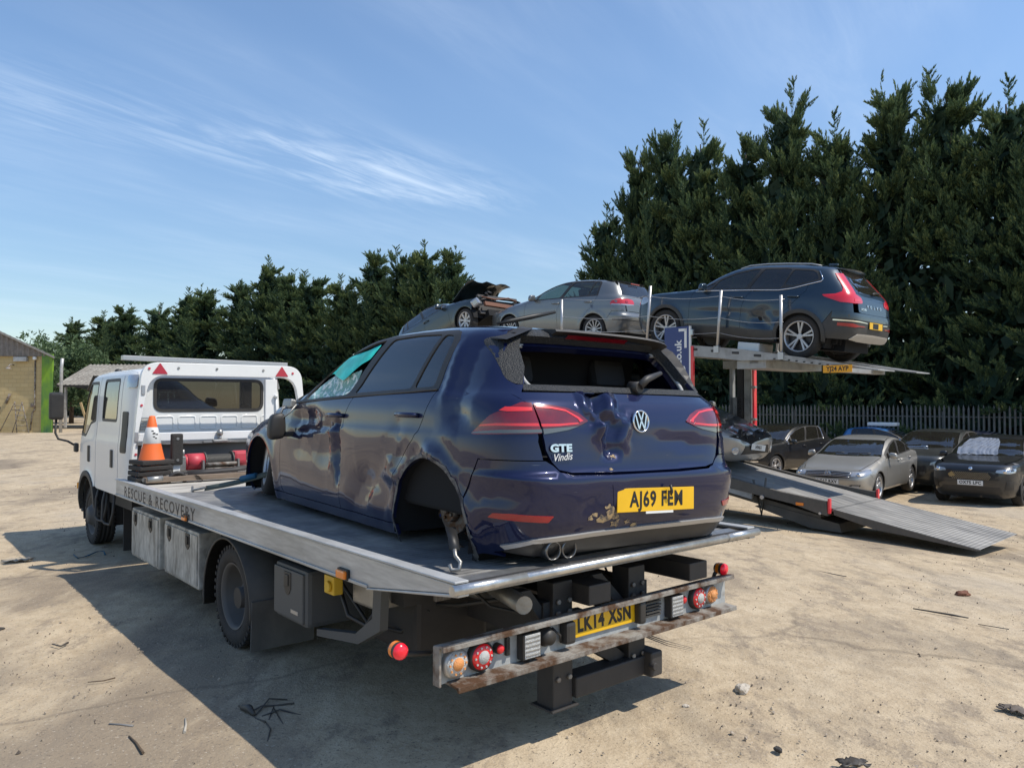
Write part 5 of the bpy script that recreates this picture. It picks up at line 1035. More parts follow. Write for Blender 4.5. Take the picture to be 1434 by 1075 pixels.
# ------------------------------------------------------------------ things standing on the bed
def tl(x, y, z):  # truck coordinates -> world
    a = R_(40.2); return (0.493+x*math.cos(a)-y*math.sin(a), 4.1407+x*math.sin(a)+y*math.cos(a), z)
def cone(i):
    o = empty('traffic_cone', tl(-.90+.008*i, 5.20-.004*i, .888+.053*i), (0, 0, R_(40.2+3*i)))
    k = MB(); k.box((0, 0, .024), (.31, .31, .046), ch=.012); k.build('base', M['rubber'], o)
    k = MB(); k.lathe([(.120, .046), (.112, .07), (.083, .20), (.050, .36), (.028, .465), (.022, .472), (.0001, .474)], (0, 0, 0), (0, 0, 1), 28); k.build('cone', M['orange'], o)
    k = MB(); k.lathe([(.082, .203), (.085, .207), (.0545, .356), (.050, .362)], (0, 0, 0), (0, 0, 1), 28); s_ = k.build('reflective_sleeve', M['sleeve'], o)
    if i == 3:
        k = MB(); rr = random.Random(3)
        for q in range(7): 
            a = -1.9+.22*rr.random()*3; z = .25+.09*rr.random(); r = .083-(z-.207)*.204+.001; k.box((r*math.cos(a), r*math.sin(a), z), (.004, .02, .012), (0, 0, a))
        k.build('scuff_mark', M['black'], s_)
    return tag(o, ['black base of the lowest traffic cone in the stack on the truck bed', 'black cone base second from the bottom of the stack on the truck bed', 'black cone base just under the top cone on the truck bed', 'orange and white traffic cone on top of the stack of black bases'][i], 'traffic cone', 'stacked traffic cones on the bed')
for i in range(4): cone(i)
def winch():
    o = empty('winch', tl(-.20, 5.35, .87), (0, 0, R_(40.2))); tag(o, 'red electric winch with wire rope drum at the front of the truck bed', 'winch')
    k = MB(); k.box((0, .02, .03), (.62, .24, .05)); k.box((-.17, -.12, .11), (.02, .05, .16)); k.box((.19, -.12, .11), (.02, .05, .16)); k.build('mounting_plate', M['steel'], o)
    k = MB(); k.cyl((-.30, 0, .17), (-.13, 0, .17), .085, None, 22); k.cyl((-.33, 0, .17), (-.30, 0, .17), .06, .08, 22); k.build('motor', M['winchred'], o)
    k = MB(); k.cyl((.17, 0, .18), (.36, 0, .18), .075, None, 22); k.box((.26, 0, .20), (.18, .15, .13), ch=.03); k.build('gearbox', M['winchred'], o)
    k = MB(); k.cyl((-.13, 0, .17), (-.115, 0, .17), .095, None, 22); k.cyl((.155, 0, .17), (.17, 0, .17), .095, None, 22); [k.lathe([(.062, -.006), (.070, 0), (.062, .006)], (-.105+i*.0125, 0, .17), (1, .08, .05), 20) for i in range(21)]; k.build('rope_drum', mat('wire_rope', (.10, .095, .085), .6, metal=.4), o)
    k = MB(); [k.cyl((-.15, -.135, z), (.17, -.135, z), .018, None, 12) for z in (.09, .145)]; k.build('roller_fairlead', M['rust'], o)
    k = MB(); k.box((-.36, -.04, .16), (.07, .08, .15), ch=.01); [k.cyl((-.375+j*.03, -.05, .23), (-.375+j*.03, -.05, .30), .014, None, 10) for j in range(2)]; k.build('valve_block', M['steel'], o)
winch()
def bits():
    k = MB(); k.box((0, 0, 0), (1.15, .12, .05), ch=.006); o = k.build('wooden_plank', M['wood']); o.location = tl(-.42, 4.99, .912); o.rotation_euler = (0, 0, R_(40.6)); tag(o, 'grey weathered plank lying across the bed in front of the winch', 'plank')
    o = empty('buffer_post', tl(-.645, 5.18, .87), (0, 0, R_(40.2))); tag(o, 'white stub post with a black rubber buffer block on the bed edge', 'post')
    k = MB(); k.box((0, .02, .12), (.07, .05, .24), ch=.006); k.build('post', M['white'], o)
    k = MB(); k.box((0, 0, .315), (.11, .07, .31), ch=.018); b = k.build('buffer', M['rubber'], o); k = MB(); [k.cyl((0, -.034, z), (0, -.040, z), .014, None, 10) for z in (.21, .42)]; k.build('bolt', M['steel'], b)
    o = empty('hanging_shackle', tl(-.70, 4.98, .80+.045), (0, 0, R_(40.2))); tag(o, 'black chain shackle with a strap tail lying at the bed edge by the buffer', 'shackle')
    k = MB(); k.tube([(.075*math.cos(t), -.02*math.sin(t), .05+.075*math.sin(t)) for t in np.linspace(-.6, 4.4, 22)], .018, 8); k.cyl((-.06, 0, .105), (.07, 0, .115), .016, None, 8); k.build('bow', M['chassis'], o)
    k = MB(); P = [(.05, 0, .12), (.12, -.02, .115), (.18, -.05, .09), (.22, -.07, .04)]; k.add([(p[0], p[1]-.02, p[2]) for p in P]+[(p[0], p[1]+.02, p[2]) for p in P], [(i, i+1, 4+i+1, 4+i) for i in range(3)]); k.build('strap_tail', M['chassis'], o)
    k = MB(); rr = random.Random(5)
    k.tube([(0, 0, .02), (.06, .03, .03), (.14, .02, .025), (.22, .05, .03), (.3, .03, .02)], .022, 7); k.cyl((.02, -.05, .03), (.16, -.05, .035), .03, None, 10); o = k.build('coupling_chain', M['steel']); o.location = tl(-1.0, 5.0, .89); o.rotation_euler = (0, 0, R_(40)); tag(o, 'grey coupling and short chain on the bed beside the cone stack', 'coupling')
    # straps
    def strap(name, pts, w, material, label, hook=None):
        k = MB(); P = [Vector(p) for p in pts]; n = len(P)
        up = Vector((0, 0, 1)); vs = []
        for i in range(n):
            d = (P[min(i+1, n-1)]-P[max(i-1, 0)]).normalized(); s_ = d.cross(Vector((.3, -.8, .5))).normalized(); vs += [P[i]+s_*w/2, P[i]-s_*w/2]
        k.add(vs, [(2*i, 2*i+1, 2*i+3, 2*i+2) for i in range(n-1)], True); o = k.build(name, material); o.modifiers.new('solid', 'SOLIDIFY').thickness = .004
        if hook:
            h = MB(); h.tube(hook, .010, 8); h.build('hook', M['steel'], o)
        return tag(o, label, 'strap')
    a = Vector(tl(-.80, 4.12, .885)); b = hero_root.matrix_world if False else None
    W0 = Vector((-1.90, 6.36, 1.10)); W1 = Vector((-2.09, 6.54, 1.02))
    o = strap('wheel_strap', [tuple(a+(W0-a)*t+Vector((0, 0, -.02*math.sin(3.14*t)))) for t in (.12, .3, .5, .7, .9, 1.0)], .05, M['greenstrap'], 'dark green webbing strap from the front wheel to the bed edge', [tuple(a+(W0-a)*.13), tuple(a+(W0-a)*.06), tuple(a+Vector((-.01, 0, .0))), tuple(a+Vector((-.05, .05, -.012))), tuple(a+Vector((-.06, .08, .02)))])
    k = MB(); p0 = a+(W0-a)*.55; p1 = a+(W0-a)*.72; k.cyl(tuple(p0), tuple(p1), .028, .024, 10); k.build('ratchet_sleeve', M['bluestrap'], o)
    o = strap('winch_strap', [tl(-.58, 5.05, .95), tl(-.40, 5.02, .96), tl(-.15, 4.98, .97), tl(.02, 4.95, .985)], .05, M['chassis'], 'black webbing strap running from the buffer post toward the front wheel')
    h = Vector(tl(-.925, .085, .882))
    o = strap('axle_strap', [tuple(h+Vector((-.03, .12, .17))), tuple(h+Vector((-.012, .06, .13))), tuple(h+Vector((0, 0, .085)))], .05, M['letter'], 'short black axle strap with a steel hook below the missing rear wheel', [tuple(h+Vector((0, 0, .09))), tuple(h+Vector((.005, -.01, .06))), tuple(h+Vector((.03, -.03, .035))), tuple(h+Vector((.025, -.045, .005))), tuple(h+Vector((-.01, -.04, .0))), tuple(h+Vector((-.02, -.03, .025)))])
bits()
# ------------------------------------------------------------------ the other cars
def derive(wb, ro, fo, wid, H, belt, R, ra, name, label, loc, yaw, pitch=0, roll=0, paint=None, **ov):
    b = hero_spec(); hw = wid/2
    def mf(f): return f*ro/.80 if f < 0 else (f*wb/2.63 if f < 2.63 else wb+(f-2.63)*fo/.84)
    k0 = belt/1.0
    def mz(z): return z*k0 if z < 1.0 else belt+(z-1.0)*(H-belt)/.478
    P = lambda l: [(mf(a), mz(c)) for a, c in l]
    s = dict(b); kw = hw/.902
    s['front'] = [(mz(z), mf(f)) for z, f in b['front']]; s['rear'] = [(mz(z), mf(f)) for z, f in b['rear']]; s['width'] = [(mz(z), w*kw) for z, w in b['width']]; s['nexp'] = [(mz(z), n) for z, n in b['nexp']]
    s['f0'] = mf(b['f0']); s['front'][-1] = (s['front'][-1][0], s['f0']); s['rear'][-1] = (s['rear'][-1][0], s['f0'])
    for k in ('edge', 'belt', 'dlo_top', 'd0', 'd1', 'd2', 'handles'): s[k] = P(b[k])
    za = R; s['za'] = za; s['ra'] = ra; s['R'] = R; s['wz'] = R; s['ax0'] = 0.0; s['wb'] = wb
    ar = 152; s['rb'] = [(ra*math.cos(R_(ar)), za+ra*math.sin(R_(ar))), (mf(-.50), mz(.722)), (mf(-.74), mz(.722))]
    s['fb'] = [(wb+ra*math.cos(R_(25)), za+ra*math.sin(R_(25))), (mf(3.06), mz(.62)), (mf(3.22), mz(.735))]
    s['d2'][-2] = (ra*math.cos(R_(-3))+.03, za); s['d2'][-3] = (ra*math.cos(R_(40))+.03, za+ra*math.sin(R_(40))); s['d2'][-1] = (ra*math.cos(R_(-12))+.03, mz(.30)); s['d2'][-4] = (mf(.20)*.6+.4*(ra*math.cos(R_(60))+.03), za+ra+.03)
    s['panes'] = [(P(p), 'glass' if i < 2 else 'privacy') for i, (p, _) in enumerate(b['panes'])]
    s['tg'] = [(r*kw, mz(max(z, .728) if z < .70 else z)) for r, z in b['tg']]
    s['bot'] = mz(.225); s['sill'] = mz(.30); s['bz'] = mz(.27); s['bz2'] = mz(.27); s['bw'] = .62*kw; s['bzf'] = mz(.24); s['bzf2'] = mz(.19)
    s['er'] = [(mf(f), r*kw) for f, r in b['er']]
    if ov.pop('tall', False):
        fl = wb+fo; q = belt; f0_ = s['f0']
        s['front'] = [(.2, fl-.17), (.35, fl-.05), (.60, fl), (.78*q, fl-.015), (.86*q, fl-.06), (.915*q, fl-.18), (.955*q, fl-.44), (.99*q, fl-.84), (1.02*q, fl-1.14), (1.05*q, wb-.47), (1.055*q+.10, wb-.64), (H-.25, wb-.91), (H-.15, wb-1.14), (H-.08, wb-1.38), (H-.03, wb-1.68), (H-.008, max(wb-2.0, f0_+.05)), (H, f0_)]
    s['track'] = hw-.135; s['tw'] = .215; s['rimr'] = R*.72; s['nowheel'] = (); s['dent'] = None; s['skip'] = (); s['res'] = .08; s['cabin'] = (mf(-.36), mf(2.0)); s['ws_mat'] = M['winds']
    s['mirror'] = (mf(1.83), mz(1.01)); s['fcr'] = .45; s['fcf'] = wb-.35
    s.update(name=name, label=label, loc=loc, yaw=yaw, pitch=pitch, roll=roll, paint=paint, bump_mat=paint, fbump_mat=paint, mirror_mat=paint)
    s.pop('rbump', None); s.update(ov); s['_mf'] = mf; s['_mz'] = mz; s['_kw'] = kw
    return s
def ovl(C, name, pts, material, dr=-1, off=.004, parent=None, skirt=.012, res=.06, r=.0, both=False):
    out = []
    for q in ((1, -1) if both else (1,)):
        pp = pts if q == 1 else [({'s': 'S', 'S': 's', 'r': 'r'}[k], (-a if k == 'r' else a), z) for k, a, z in pts]
        lp = C.cy(pp, dr)
        if r: lp = rnd(lp, r)
        out.append(C.emit(name, [C.panel(lp, 'cr' if dr < 0 else 'cf', gap=0, off=off, skirt=skirt, res=res)], material, parent))
    return out
def at(C, r, z, dr=-1): return (C.S.rear(r, z) if dr < 0 else C.S.front(r, z))[0]
def carpaint(name, col, metal=.4, dust=.12, dc=(.22, .20, .17)): return mat(name, col, .35, metal=metal, coat=.9, dust=dust, dustcol=dc, dscale=2)
# --- grey hatchback on the top deck
def grey_hatch():
    p = carpaint('grey_metallic', (.20, .205, .205), .65, .08)
    s = derive(2.578, .76, .88, 1.79, 1.48, 1.0, .316, .355, 'grey_hatchback', 'grey hatchback on the top deck of the car transporter, ahead of the blue SUV', (2.36, 17.4, 2.915), 45.6, 4.2, 0, p, spokes=12, sstyle='single', res=.06)
    for i in (2, 3): s['panes'][i] = (s['panes'][i][0], 'glass')
    s['rear_glass'] = 'glass'
    root, C, P = build_car(s); mz = s['_mz']
    for q in (1, -1):
        f = (lambda l: l) if q == 1 else (lambda l: [({'s': 'S', 'r': 'r'}[k], (-a if k == 'r' else a), z) for k, a, z in l])
        o = ovl(C, 'tail_light', f([('r', -.37, .93), ('r', -.40, .985), ('r', -.55, 1.0), ('s', -.55, .995), ('s', -.42, .93), ('s', -.41, .855), ('r', -.60, .845), ('r', -.40, .865)]), mat('tail_red_%d' % q, (.60, .015, .02), .2, coat=.9), parent=root, r=.05)[0]
        ovl(C, 'clear_band', f([('s', -.44, .875), ('s', -.44, .853), ('r', -.60, .848), ('r', -.40, .868), ('r', -.40, .885), ('r', -.60, .880)]), M['clear'], off=.006, parent=o)
        ovl(C, 'light_roundel', f([('r', -.66, .955), ('r', -.58, .955), ('r', -.58, .905), ('r', -.66, .905)]), M['redlens'], off=.0065, parent=o, r=.02)
        ovl(C, 'headlight', f([('r', -.48, .60), ('r', -.55, .73), ('s', 3.08, .80), ('s', 3.0, .70), ('s', 3.15, .62)]), M['clear'], 1, parent=root, r=.02)
    ovl(C, 'bumper_strip', [('s', -.5, .53), ('s', -.5, .545), ('r', 0, .545), ('S', -.5, .545), ('S', -.5, .53), ('r', 0, .53)], M['black'], parent=P['rear_bumper'], off=.003)
    a = at(C, 0, .62); plate(root, (a[0], a[1]-.012, .60), (0, 0, 0), 'YK58 HDX', M['yellow'])
    m = MB(); b = at(C, 0, .92); m.lathe([(.045, 0), (.055, -.012), (.055, .01), (.045, .01)], (b[0], b[1], b[2]), (0, 1, .1), 24); m.build('emblem', M['chrome'], root)
    m = MB(); w = at(C, 0, 1.08); m.tube([(w[0], w[1]-.02, w[2]), (w[0]+.05, w[1]-.025, w[2]+.03), (w[0]+.33, w[1]+.01, w[2]+.07)], .010, 6); m.build('wiper', M['black'], root)
    m = MB(); rr = np.linspace(-.58, .58, 9); u = C.S.rear(rr, mz(1.40)); A = []
    for x, f, z in u: A += [(x, f+.10, z+.022), (x, f-.09, z+.004), (x, f-.02, z-.03)]
    m.add(A, [(3*i+k, 3*i+(k+1) % 3, 3*i+3+(k+1) % 3, 3*i+3+k) for i in range(8) for k in range(3)]); sp_ = m.build('spoiler', p, root); m = MB(); b = C.S.rear(0, mz(1.375))[0]; m.box((0, b[1]-.06, b[2]-.004), (.32, .02, .022)); m.build('brake_light', M['redlens'], sp_)
    return root
grey_hatch()
# --- blue SUV at the tail of the top deck
def blue_suv():
    p = carpaint('petrol_blue', (.008, .028, .052), .35, .05); clad = mat('grey_cladding', (.028, .03, .032), .55, dust=.15)
    s = derive(2.702, .855, .87, 1.88, 1.652, 1.08, .362, .405, 'blue_suv', 'dark blue SUV with crumpled rear door at the tail of the transporter top deck', (5.414, 13.479, 2.387), 43.35, 6.91, 0, p, tall=True, spokes=5, res=.05, rim_mat=M['rim'], cat='suv')
    mf, mz = s['_mf'], s['_mz']
    R0 = [(.20, -.66), (.34, -.78), (.45, -.845), (.60, -.862), (.72, -.855), (.80, -.835), (.95, -.805), (1.08, -.765), (1.14, -.73), (1.25, -.64), (1.38, -.52), (1.47, -.44), (1.54, -.38), (1.59, -.22), (1.625, .2), (1.643, .5), (1.652, s['f0'])]
    s['rear'] = R0
    W0 = [(.20, .84), (.30, .91), (.50, .94), (.75, .94), (.95, .925), (1.06, .90), (1.10, .878), (1.25, .83), (1.42, .765), (1.50, .72), (1.57, .63), (1.615, .48), (1.64, .26), (1.652, .02)]
    s['width'] = W0
    E = s['edge']; E[10:] = [(-.34, 1.545), (-.47, 1.40), (-.58, 1.27), (-.70, 1.13), (-.74, 1.05), (-.77, .95), (-.80, .80)]
    for i in (7, 8, 9): E[i] = (E[i][0], E[i][1])
    E[8] = (.82, 1.585); E[9] = (.2, 1.592); E[7] = (1.30, 1.53)
    s['belt'] = [(2.10, 1.075), (1.76, 1.10), (1.0, 1.125), (.45, 1.135), (.22, 1.17), (-.24, 1.30)]
    s['dlo_top'] = [(-.255, 1.335), (-.16, 1.46), (-.06, 1.50), (.45, 1.535), (.8, 1.535), (1.05, 1.515), (1.38, 1.435), (1.70, 1.31), (2.02, 1.145)]
    s['panes'] = [([(1.78, 1.125), (1.10, 1.15), (.90, 1.50), (1.04, 1.49), (1.36, 1.415), (1.66, 1.29)], 'glass'), ([(2.0, 1.105), (1.83, 1.118), (1.74, 1.255), (1.93, 1.165)], 'privacy'),
                  ([(1.02, 1.155), (.46, 1.165), (.42, 1.18), (.32, 1.50), (.45, 1.51), (.83, 1.505)], 'privacy'), ([(.375, 1.235), (.24, 1.205), (-.19, 1.33), (-.13, 1.43), (-.05, 1.475), (.285, 1.49)], 'privacy')]
    s['d2'] = [(-.05, 1.247), (-.02, 1.12), (.10, .98), (.22, .85), (.33, .72), (.425, .58), (.45, .40), (.45, .33)]
    s['belt'] = [(2.10, 1.075), (1.76, 1.10), (1.0, 1.125), (.45, 1.135), (.22, 1.17), (-.05, 1.247), (-.24, 1.30)]
    za, ra = .362, .405; ar = 152
    s['rb'] = [(ra*math.cos(R_(ar)), za+ra*math.sin(R_(ar))), (-.52, .80), (-.80, .80)]
    s['tg'] = [(.62, 1.10), (.60, 1.02), (.60, .86), (.58, .815), (.5, .806), (0, .804), (-.5, .806), (-.58, .815), (-.60, .86), (-.60, 1.02), (-.62, 1.10), (-.66, 1.125), (0, 1.135), (.66, 1.125)]
    def dent(P):
        r, f, z = P[:, 0], P[:, 1], P[:, 2]; L = (r < 0)*1.0
        d = -L*.045*np.exp(-((f-.72)/.30)**2-((z-.66)/.16)**2)
        d = d+L*.026*wob(P, 20, 41)*np.exp(-((f-.66)/.30)**4-((z-.62)/.17)**4)-L*.02*np.exp(-((f-1.5)/.4)**2-((z-.72)/.05)**2)
        return d
    s['dent'] = dent; s['handles'] = [(1.20, .985), (.17, 1.02)]; s['bump_mat'] = clad; s['mirror'] = (1.90, 1.13)
    s['bot'] = .25; s['sill'] = .33; s['bz'] = .36; s['bz2'] = .36
    root, C, P = build_car(s)
    ch = M['chrome']
    for sg in (-1, 1):
        m = MB(); q = C.S.side([x[0] for x in s['belt']], [x[1]-.004 for x in s['belt']], sg); m.tube([(v[0]+sg*.004, v[1], v[2]) for v in q]+[tuple(C.S.side(-.255, 1.335, sg)[0]+np.array((sg*.004, 0, 0))), tuple(C.S.side(-.16, 1.465, sg)[0]+np.array((sg*.004, 0, 0)))], .009, 6); m.build('chrome_strip', ch, root)
        m = MB(); q = C.S.side([-.10, .1, .5, .9, 1.2, 1.35], [1.575, 1.60, 1.608, 1.598, 1.568, 1.52], sg); m.tube([tuple(v+np.array((0, 0, .015 if 0 < i < 5 else 0))) for i, v in enumerate(q)], .016, 6); m.build('roof_rail', M['silver'], root)
        for ce, nm in ((0.0, 0), (2.702, 1)):
            o_ = arc(ce, za, ra+.05, -8, 188, 26); i_ = arc(ce, za, ra-.012, 188, -8, 26); C.emit('arch_cladding', [C.panel(o_+i_, 's', sg=sg, gap=0, off=.010, res=.06, skirt=.04)], clad, root)
        C.emit('sill_cladding', [C.panel([(ra+.02, .26), (ra+.05, .44), (2.702-ra-.05, .44), (2.702-ra-.02, .26)], 's', sg=sg, gap=0, off=.012, res=.06, skirt=.03)], clad, root)
    def hr(z, dx):
        q = C.S.side(float(np.interp(z, [1.05, 1.13, 1.27, 1.40, 1.545], [-.74, -.70, -.58, -.47, -.34])), z, 1)[0]; return (-(q[0]-dx), z)
    lam = mat('suv_lamp_red', (.62, .012, .025), .2, coat=.9, emit=(1, .02, .03), estr=.03)
    for q in (1, -1):
        f = (lambda l: l) if q == 1 else (lambda l: [({'s': 'S', 'r': 'r'}[k], (-a if k == 'r' else a), z) for k, a, z in l])
        o = ovl(C, 'tail_light', f([('s', -.38, 1.44), ('r', *hr(1.45, .055)), ('r', *hr(1.38, .065)), ('r', *hr(1.28, .075)), ('r', *hr(1.18, .085)), ('r', *hr(1.10, .10)), ('r', -.47, 1.055), ('r', -.44, 1.0), ('r', -.47, .965), ('r', -.70, .95), ('s', -.62, .955), ('s', -.36, 1.035), ('s', -.32, 1.065), ('s', -.52, 1.085), ('s', -.60, 1.13), ('s', -.58, 1.20), ('s', -.50, 1.30)]), lam, parent=root, off=.008, skirt=.03)[0]
        ovl(C, 'clear_lens', f([('r', -.68, 1.03), ('r', -.52, 1.02), ('r', -.52, .985), ('r', -.70, .98)]), M['lampbar'], off=.011, parent=o)
        ovl(C, 'reflector', f([('s', -.62, .575), ('s', -.62, .625), ('r', -.75, .625), ('r', -.60, .60), ('r', -.40, .60), ('r', -.40, .585), ('r', -.60, .58), ('r', -.70, .565)]), M['redlens'], off=.006, parent=P['rear_bumper'])
        ovl(C, 'headlight', f([('r', -.56, .80), ('r', -.60, .93), ('s', 3.22, .95), ('s', 3.15, .86), ('s', 3.30, .80)]), M['clear'], 1, parent=root, r=.02)
        ovl(C, 'chrome_line', f([('s', -.55, .655), ('s', -.55, .675), ('r', -.6, .672), ('r', -.32, .66), ('r', -.32, .648), ('r', -.6, .655)]), ch, off=.007, parent=P['rear_bumper'])
    ovl(C, 'painted_band', [('s', -.52, .70), ('s', -.53, .80), ('r', -.6, .80), ('r', 0, .80), ('r', .6, .80), ('S', -.53, .80), ('S', -.52, .70), ('r', .6, .69), ('r', 0, .69), ('r', -.6, .69)], p, off=.006, parent=P['rear_bumper'])
    ovl(C, 'skid_plate', [('r', -.74, .37), ('r', -.60, .465), ('r', 0, .475), ('r', .60, .465), ('r', .74, .37), ('r', .5, .345), ('r', 0, .34), ('r', -.5, .345)], mat('skid_silver', (.50, .46, .40), .5, metal=.3, dust=.3), off=.010, parent=P['rear_bumper'], r=.02)
    a = at(C, 0, .62); pl = plate(root, (a[0], a[1]-.018, .625), (R_(-4), 0, 0), 'DF2', M['yellow'], block=(.10, .22)); pl.children[0].location.x = -.12
    for i, c in enumerate('VOLVO'):
        x = -.26+i*.13; b = at(C, x, .93); text_mesh(c, .065, 'lettering', ch, root, (x, b[1]-.006, .93), (R_(82), 0, 0), .003, .002, 1.3)
    b = at(C, -.46, .87); text_mesh('XC40', .055, 'lettering', ch, root, (-.44, b[1]-.012, .87), (R_(84), 0, R_(-8)), .002, .001, 1.2)
    # roof spoiler, wiper
    m = MB(); rr = np.linspace(-.62, .62, 11); A = []
    for x in rr: u = C.S.rear(x, 1.565)[0]; A += [(x, u[1]+.18, u[2]+.03-.03*abs(x/.62)**3), (x, u[1]-.17+.05*abs(x/.62)**2, u[2]-.012-.03*abs(x/.62)**3), (x, u[1]-.165+.05*abs(x/.62)**2, u[2]-.04), (x, u[1]-.02, u[2]-.075)]
    m.add(A, [(4*i+k, 4*i+(k+1) % 4, 4*i+4+(k+1) % 4, 4*i+4+k) for i in range(10) for k in range(4)]); m.add(A[:4], [(0, 1, 2, 3)]); m.add(A[-4:], [(3, 2, 1, 0)]); m.build('spoiler', p, root)
    w = at(C, .02, 1.15); m = MB(); m.tube([(w[0], w[1]-.025, w[2]), (w[0]+.06, w[1]-.03, w[2]+.03), (w[0]+.38, w[1]+.0, w[2]+.06)], [.02, .016, .008], 6); m.build('wiper', M['black'], root)
    m = MB(); m.box((0, -.05, 1.66), (.05, .16, .035), ch=.012); m.build('roof_aerial', p, root)
    return root
blue_suv()
def front_face(C, P, sp, root, headlight, hmat, grille, gmat, lower=None):
    for q in (1, -1):
        f = (lambda l: l) if q == 1 else (lambda l: [({'s': 'S', 'r': 'r'}[k], (-a if k == 'r' else a), z) for k, a, z in l])
        o = ovl(C, 'headlight', f(headlight), hmat, 1, parent=root, off=.005, r=.015)[0]
        c = np.mean([(a, z) for k, a, z in headlight if k == 'r'], axis=0); b = at(C, c[0]*q-.06*q, c[1], 1); m = MB(); m.lathe([(.045, 0), (.040, .012), (.0001, .016)], (b[0], b[1]+.004, b[2]), (0, 1, 0), 16); m.build('lamp_unit', M['chrome'], o)
    return ovl(C, 'grille', grille, gmat, 1, parent=root, off=.004, r=.01)[0]
# --- silver saloon
def saloon():
    p = carpaint('silver_beige', (.42, .40, .365), .6, .15)
    s = derive(2.79, .98, .90, 1.83, 1.456, .985, .33, .365, 'silver_saloon', 'silver saloon parked facing the lower ramp of the transporter', (9.725, 20.637, -.655), 138.8, 0, 0, p, spokes=5, res=.07)
    f0 = s['f0']; mf, mz = s['_mf'], s['_mz']
    s['rear'] = [(.16, -.75), (.25, -.86), (.40, -.95), (.60, -.98), (.80, -.96), (.95, -.93), (1.0, -.90), (1.03, -.75), (1.06, -.50), (1.10, -.42), (1.2, -.15), (1.3, .12), (1.38, .40), (1.43, .70), (1.456, f0)]
    E = s['edge']; E[7] = (1.36, 1.345); E[8] = (.95, 1.385); E[9] = (.5, 1.375); E[10:] = [(.20, 1.31), (-.02, 1.21), (-.20, 1.13), (-.38, 1.065), (-.70, 1.02), (-.90, .95), (-.93, .80)]
    s['dlo_top'] = [(-.14, 1.115), (.02, 1.20), (.25, 1.29), (.5, 1.335), (.85, 1.355), (1.1, 1.335), (1.40, 1.27), (1.75, 1.15), (2.05, 1.02)]
    s['belt'] = [(2.14, .95), (1.84, .965), (1.04, .998), (.3, 1.028), (-.02, 1.042), (-.20, 1.06)]
    s['panes'] = [([(1.80, .985), (1.12, 1.012), (.93, 1.325), (1.10, 1.305), (1.40, 1.24), (1.68, 1.13)], 'privacy'), ([(2.03, .975), (1.88, .982), (1.80, 1.08), (1.98, 1.02)], 'privacy'),
                  ([(1.0, 1.02), (.33, 1.045), (.22, 1.20), (.32, 1.275), (.52, 1.315), (.80, 1.325)], 'privacy'), ([(.27, 1.055), (-.08, 1.07), (.06, 1.18), (.19, 1.215)], 'privacy')]
    s['frame_mat'] = M['black']; s['d2'] = [(-.02, 1.042)]+s['d2'][1:]; za, ra = .33, .365
    s['rb'] = [(ra*math.cos(R_(152)), za+ra*math.sin(R_(152))), (-.55, .80), (-.93, .80)]; s['skip'] = ('rear',)
    root, C, P = build_car(s)
    C.emit('boot_lid', [C.panel([(.74, 1.025), (.72, .93), (.70, .815), (-.70, .815), (-.72, .93), (-.74, 1.025)], 'r', res=.08), C.panel([(.72, -.86), (.78, -.52), (-.78, -.52), (-.72, -.86)], 't', res=.08)], p)
    C.emit('rear_window', [C.panel(offset_loop(P['rg_loop'], .015), 'r', gap=0, off=-.003, res=.08, skirt=.01)], M['privacy'])
    hl = [('r', -.50, .60), ('r', -.50, .665), ('r', -.66, .70), ('s', 3.28, .745), ('s', 3.14, .755), ('s', 3.25, .68), ('r', -.76, .61)]
    g = front_face(C, P, s, root, hl, M['clear'], [('r', -.50, .575), ('r', -.52, .69), ('r', 0, .715), ('r', .52, .69), ('r', .50, .575), ('r', 0, .555)], M['letter'])
    for z, w in ((.595, .50), (.625, .50), (.655, .51), (.685, .51)):
        rr = np.linspace(-w, w, 12); q = C.S.front(rr, z+.012*(1-(rr/w)**2)); m = MB(); m.tube([(v[0], v[1]+.008, v[2]) for v in q], .007, 5); m.build('grille_bar', M['chrome'], g)
    b = at(C, 0, .645, 1); m = MB(); m.lathe([(.055, 0), (.066, .014), (.072, .006), (.055, .0)], (0, b[1]+.004, .645), (0, 1, 0), 28, closed=True); bd = m.build('emblem', M['chrome'], root)
    m = MB()
    for sx in (-1, 1):
        for a_, b_ in (((sx*.024, .058), (0, .006)), ((sx*.048, .038), (sx*.024, -.046)), ((sx*.024, -.046), (0, .004))): m.cyl((a_[0], b[1]+.012, .645+a_[1]), (b_[0], b[1]+.012, .645+b_[1]), .006, None, 6)
    m.build('emblem_letters', M['chrome'], bd)
    ovl(C, 'lower_grille', [('r', -.60, .30), ('r', -.72, .42), ('r', -.52, .42), ('r', -.42, .36), ('r', .42, .36), ('r', .52, .42), ('r', .72, .42), ('r', .60, .30)], M['black'], 1, parent=P['front_bumper'], r=.01)
    for sx in (-1, 1): ovl(C, 'fog_light', [('r', sx*.54, .355), ('r', sx*.54, .40), ('r', sx*.68, .40), ('r', sx*.68, .355)], M['clear'], 1, off=.008, parent=P['front_bumper'])
    b = at(C, 0, .47, 1); plate(root, (0, b[1]+.012, .475), (0, 0, R_(180)), 'LG67 RXV', M['platew'])
    for i in range(2):
        q = C.S.front(np.linspace(.62-i*.62, .1-i*.62, 6), np.linspace(1.045, 1.06, 6)); m = MB(); m.tube([(v[0], v[1]+.012, v[2]) for v in q], .009, 5); m.build('wiper', M['black'], root)
    return root
saloon()
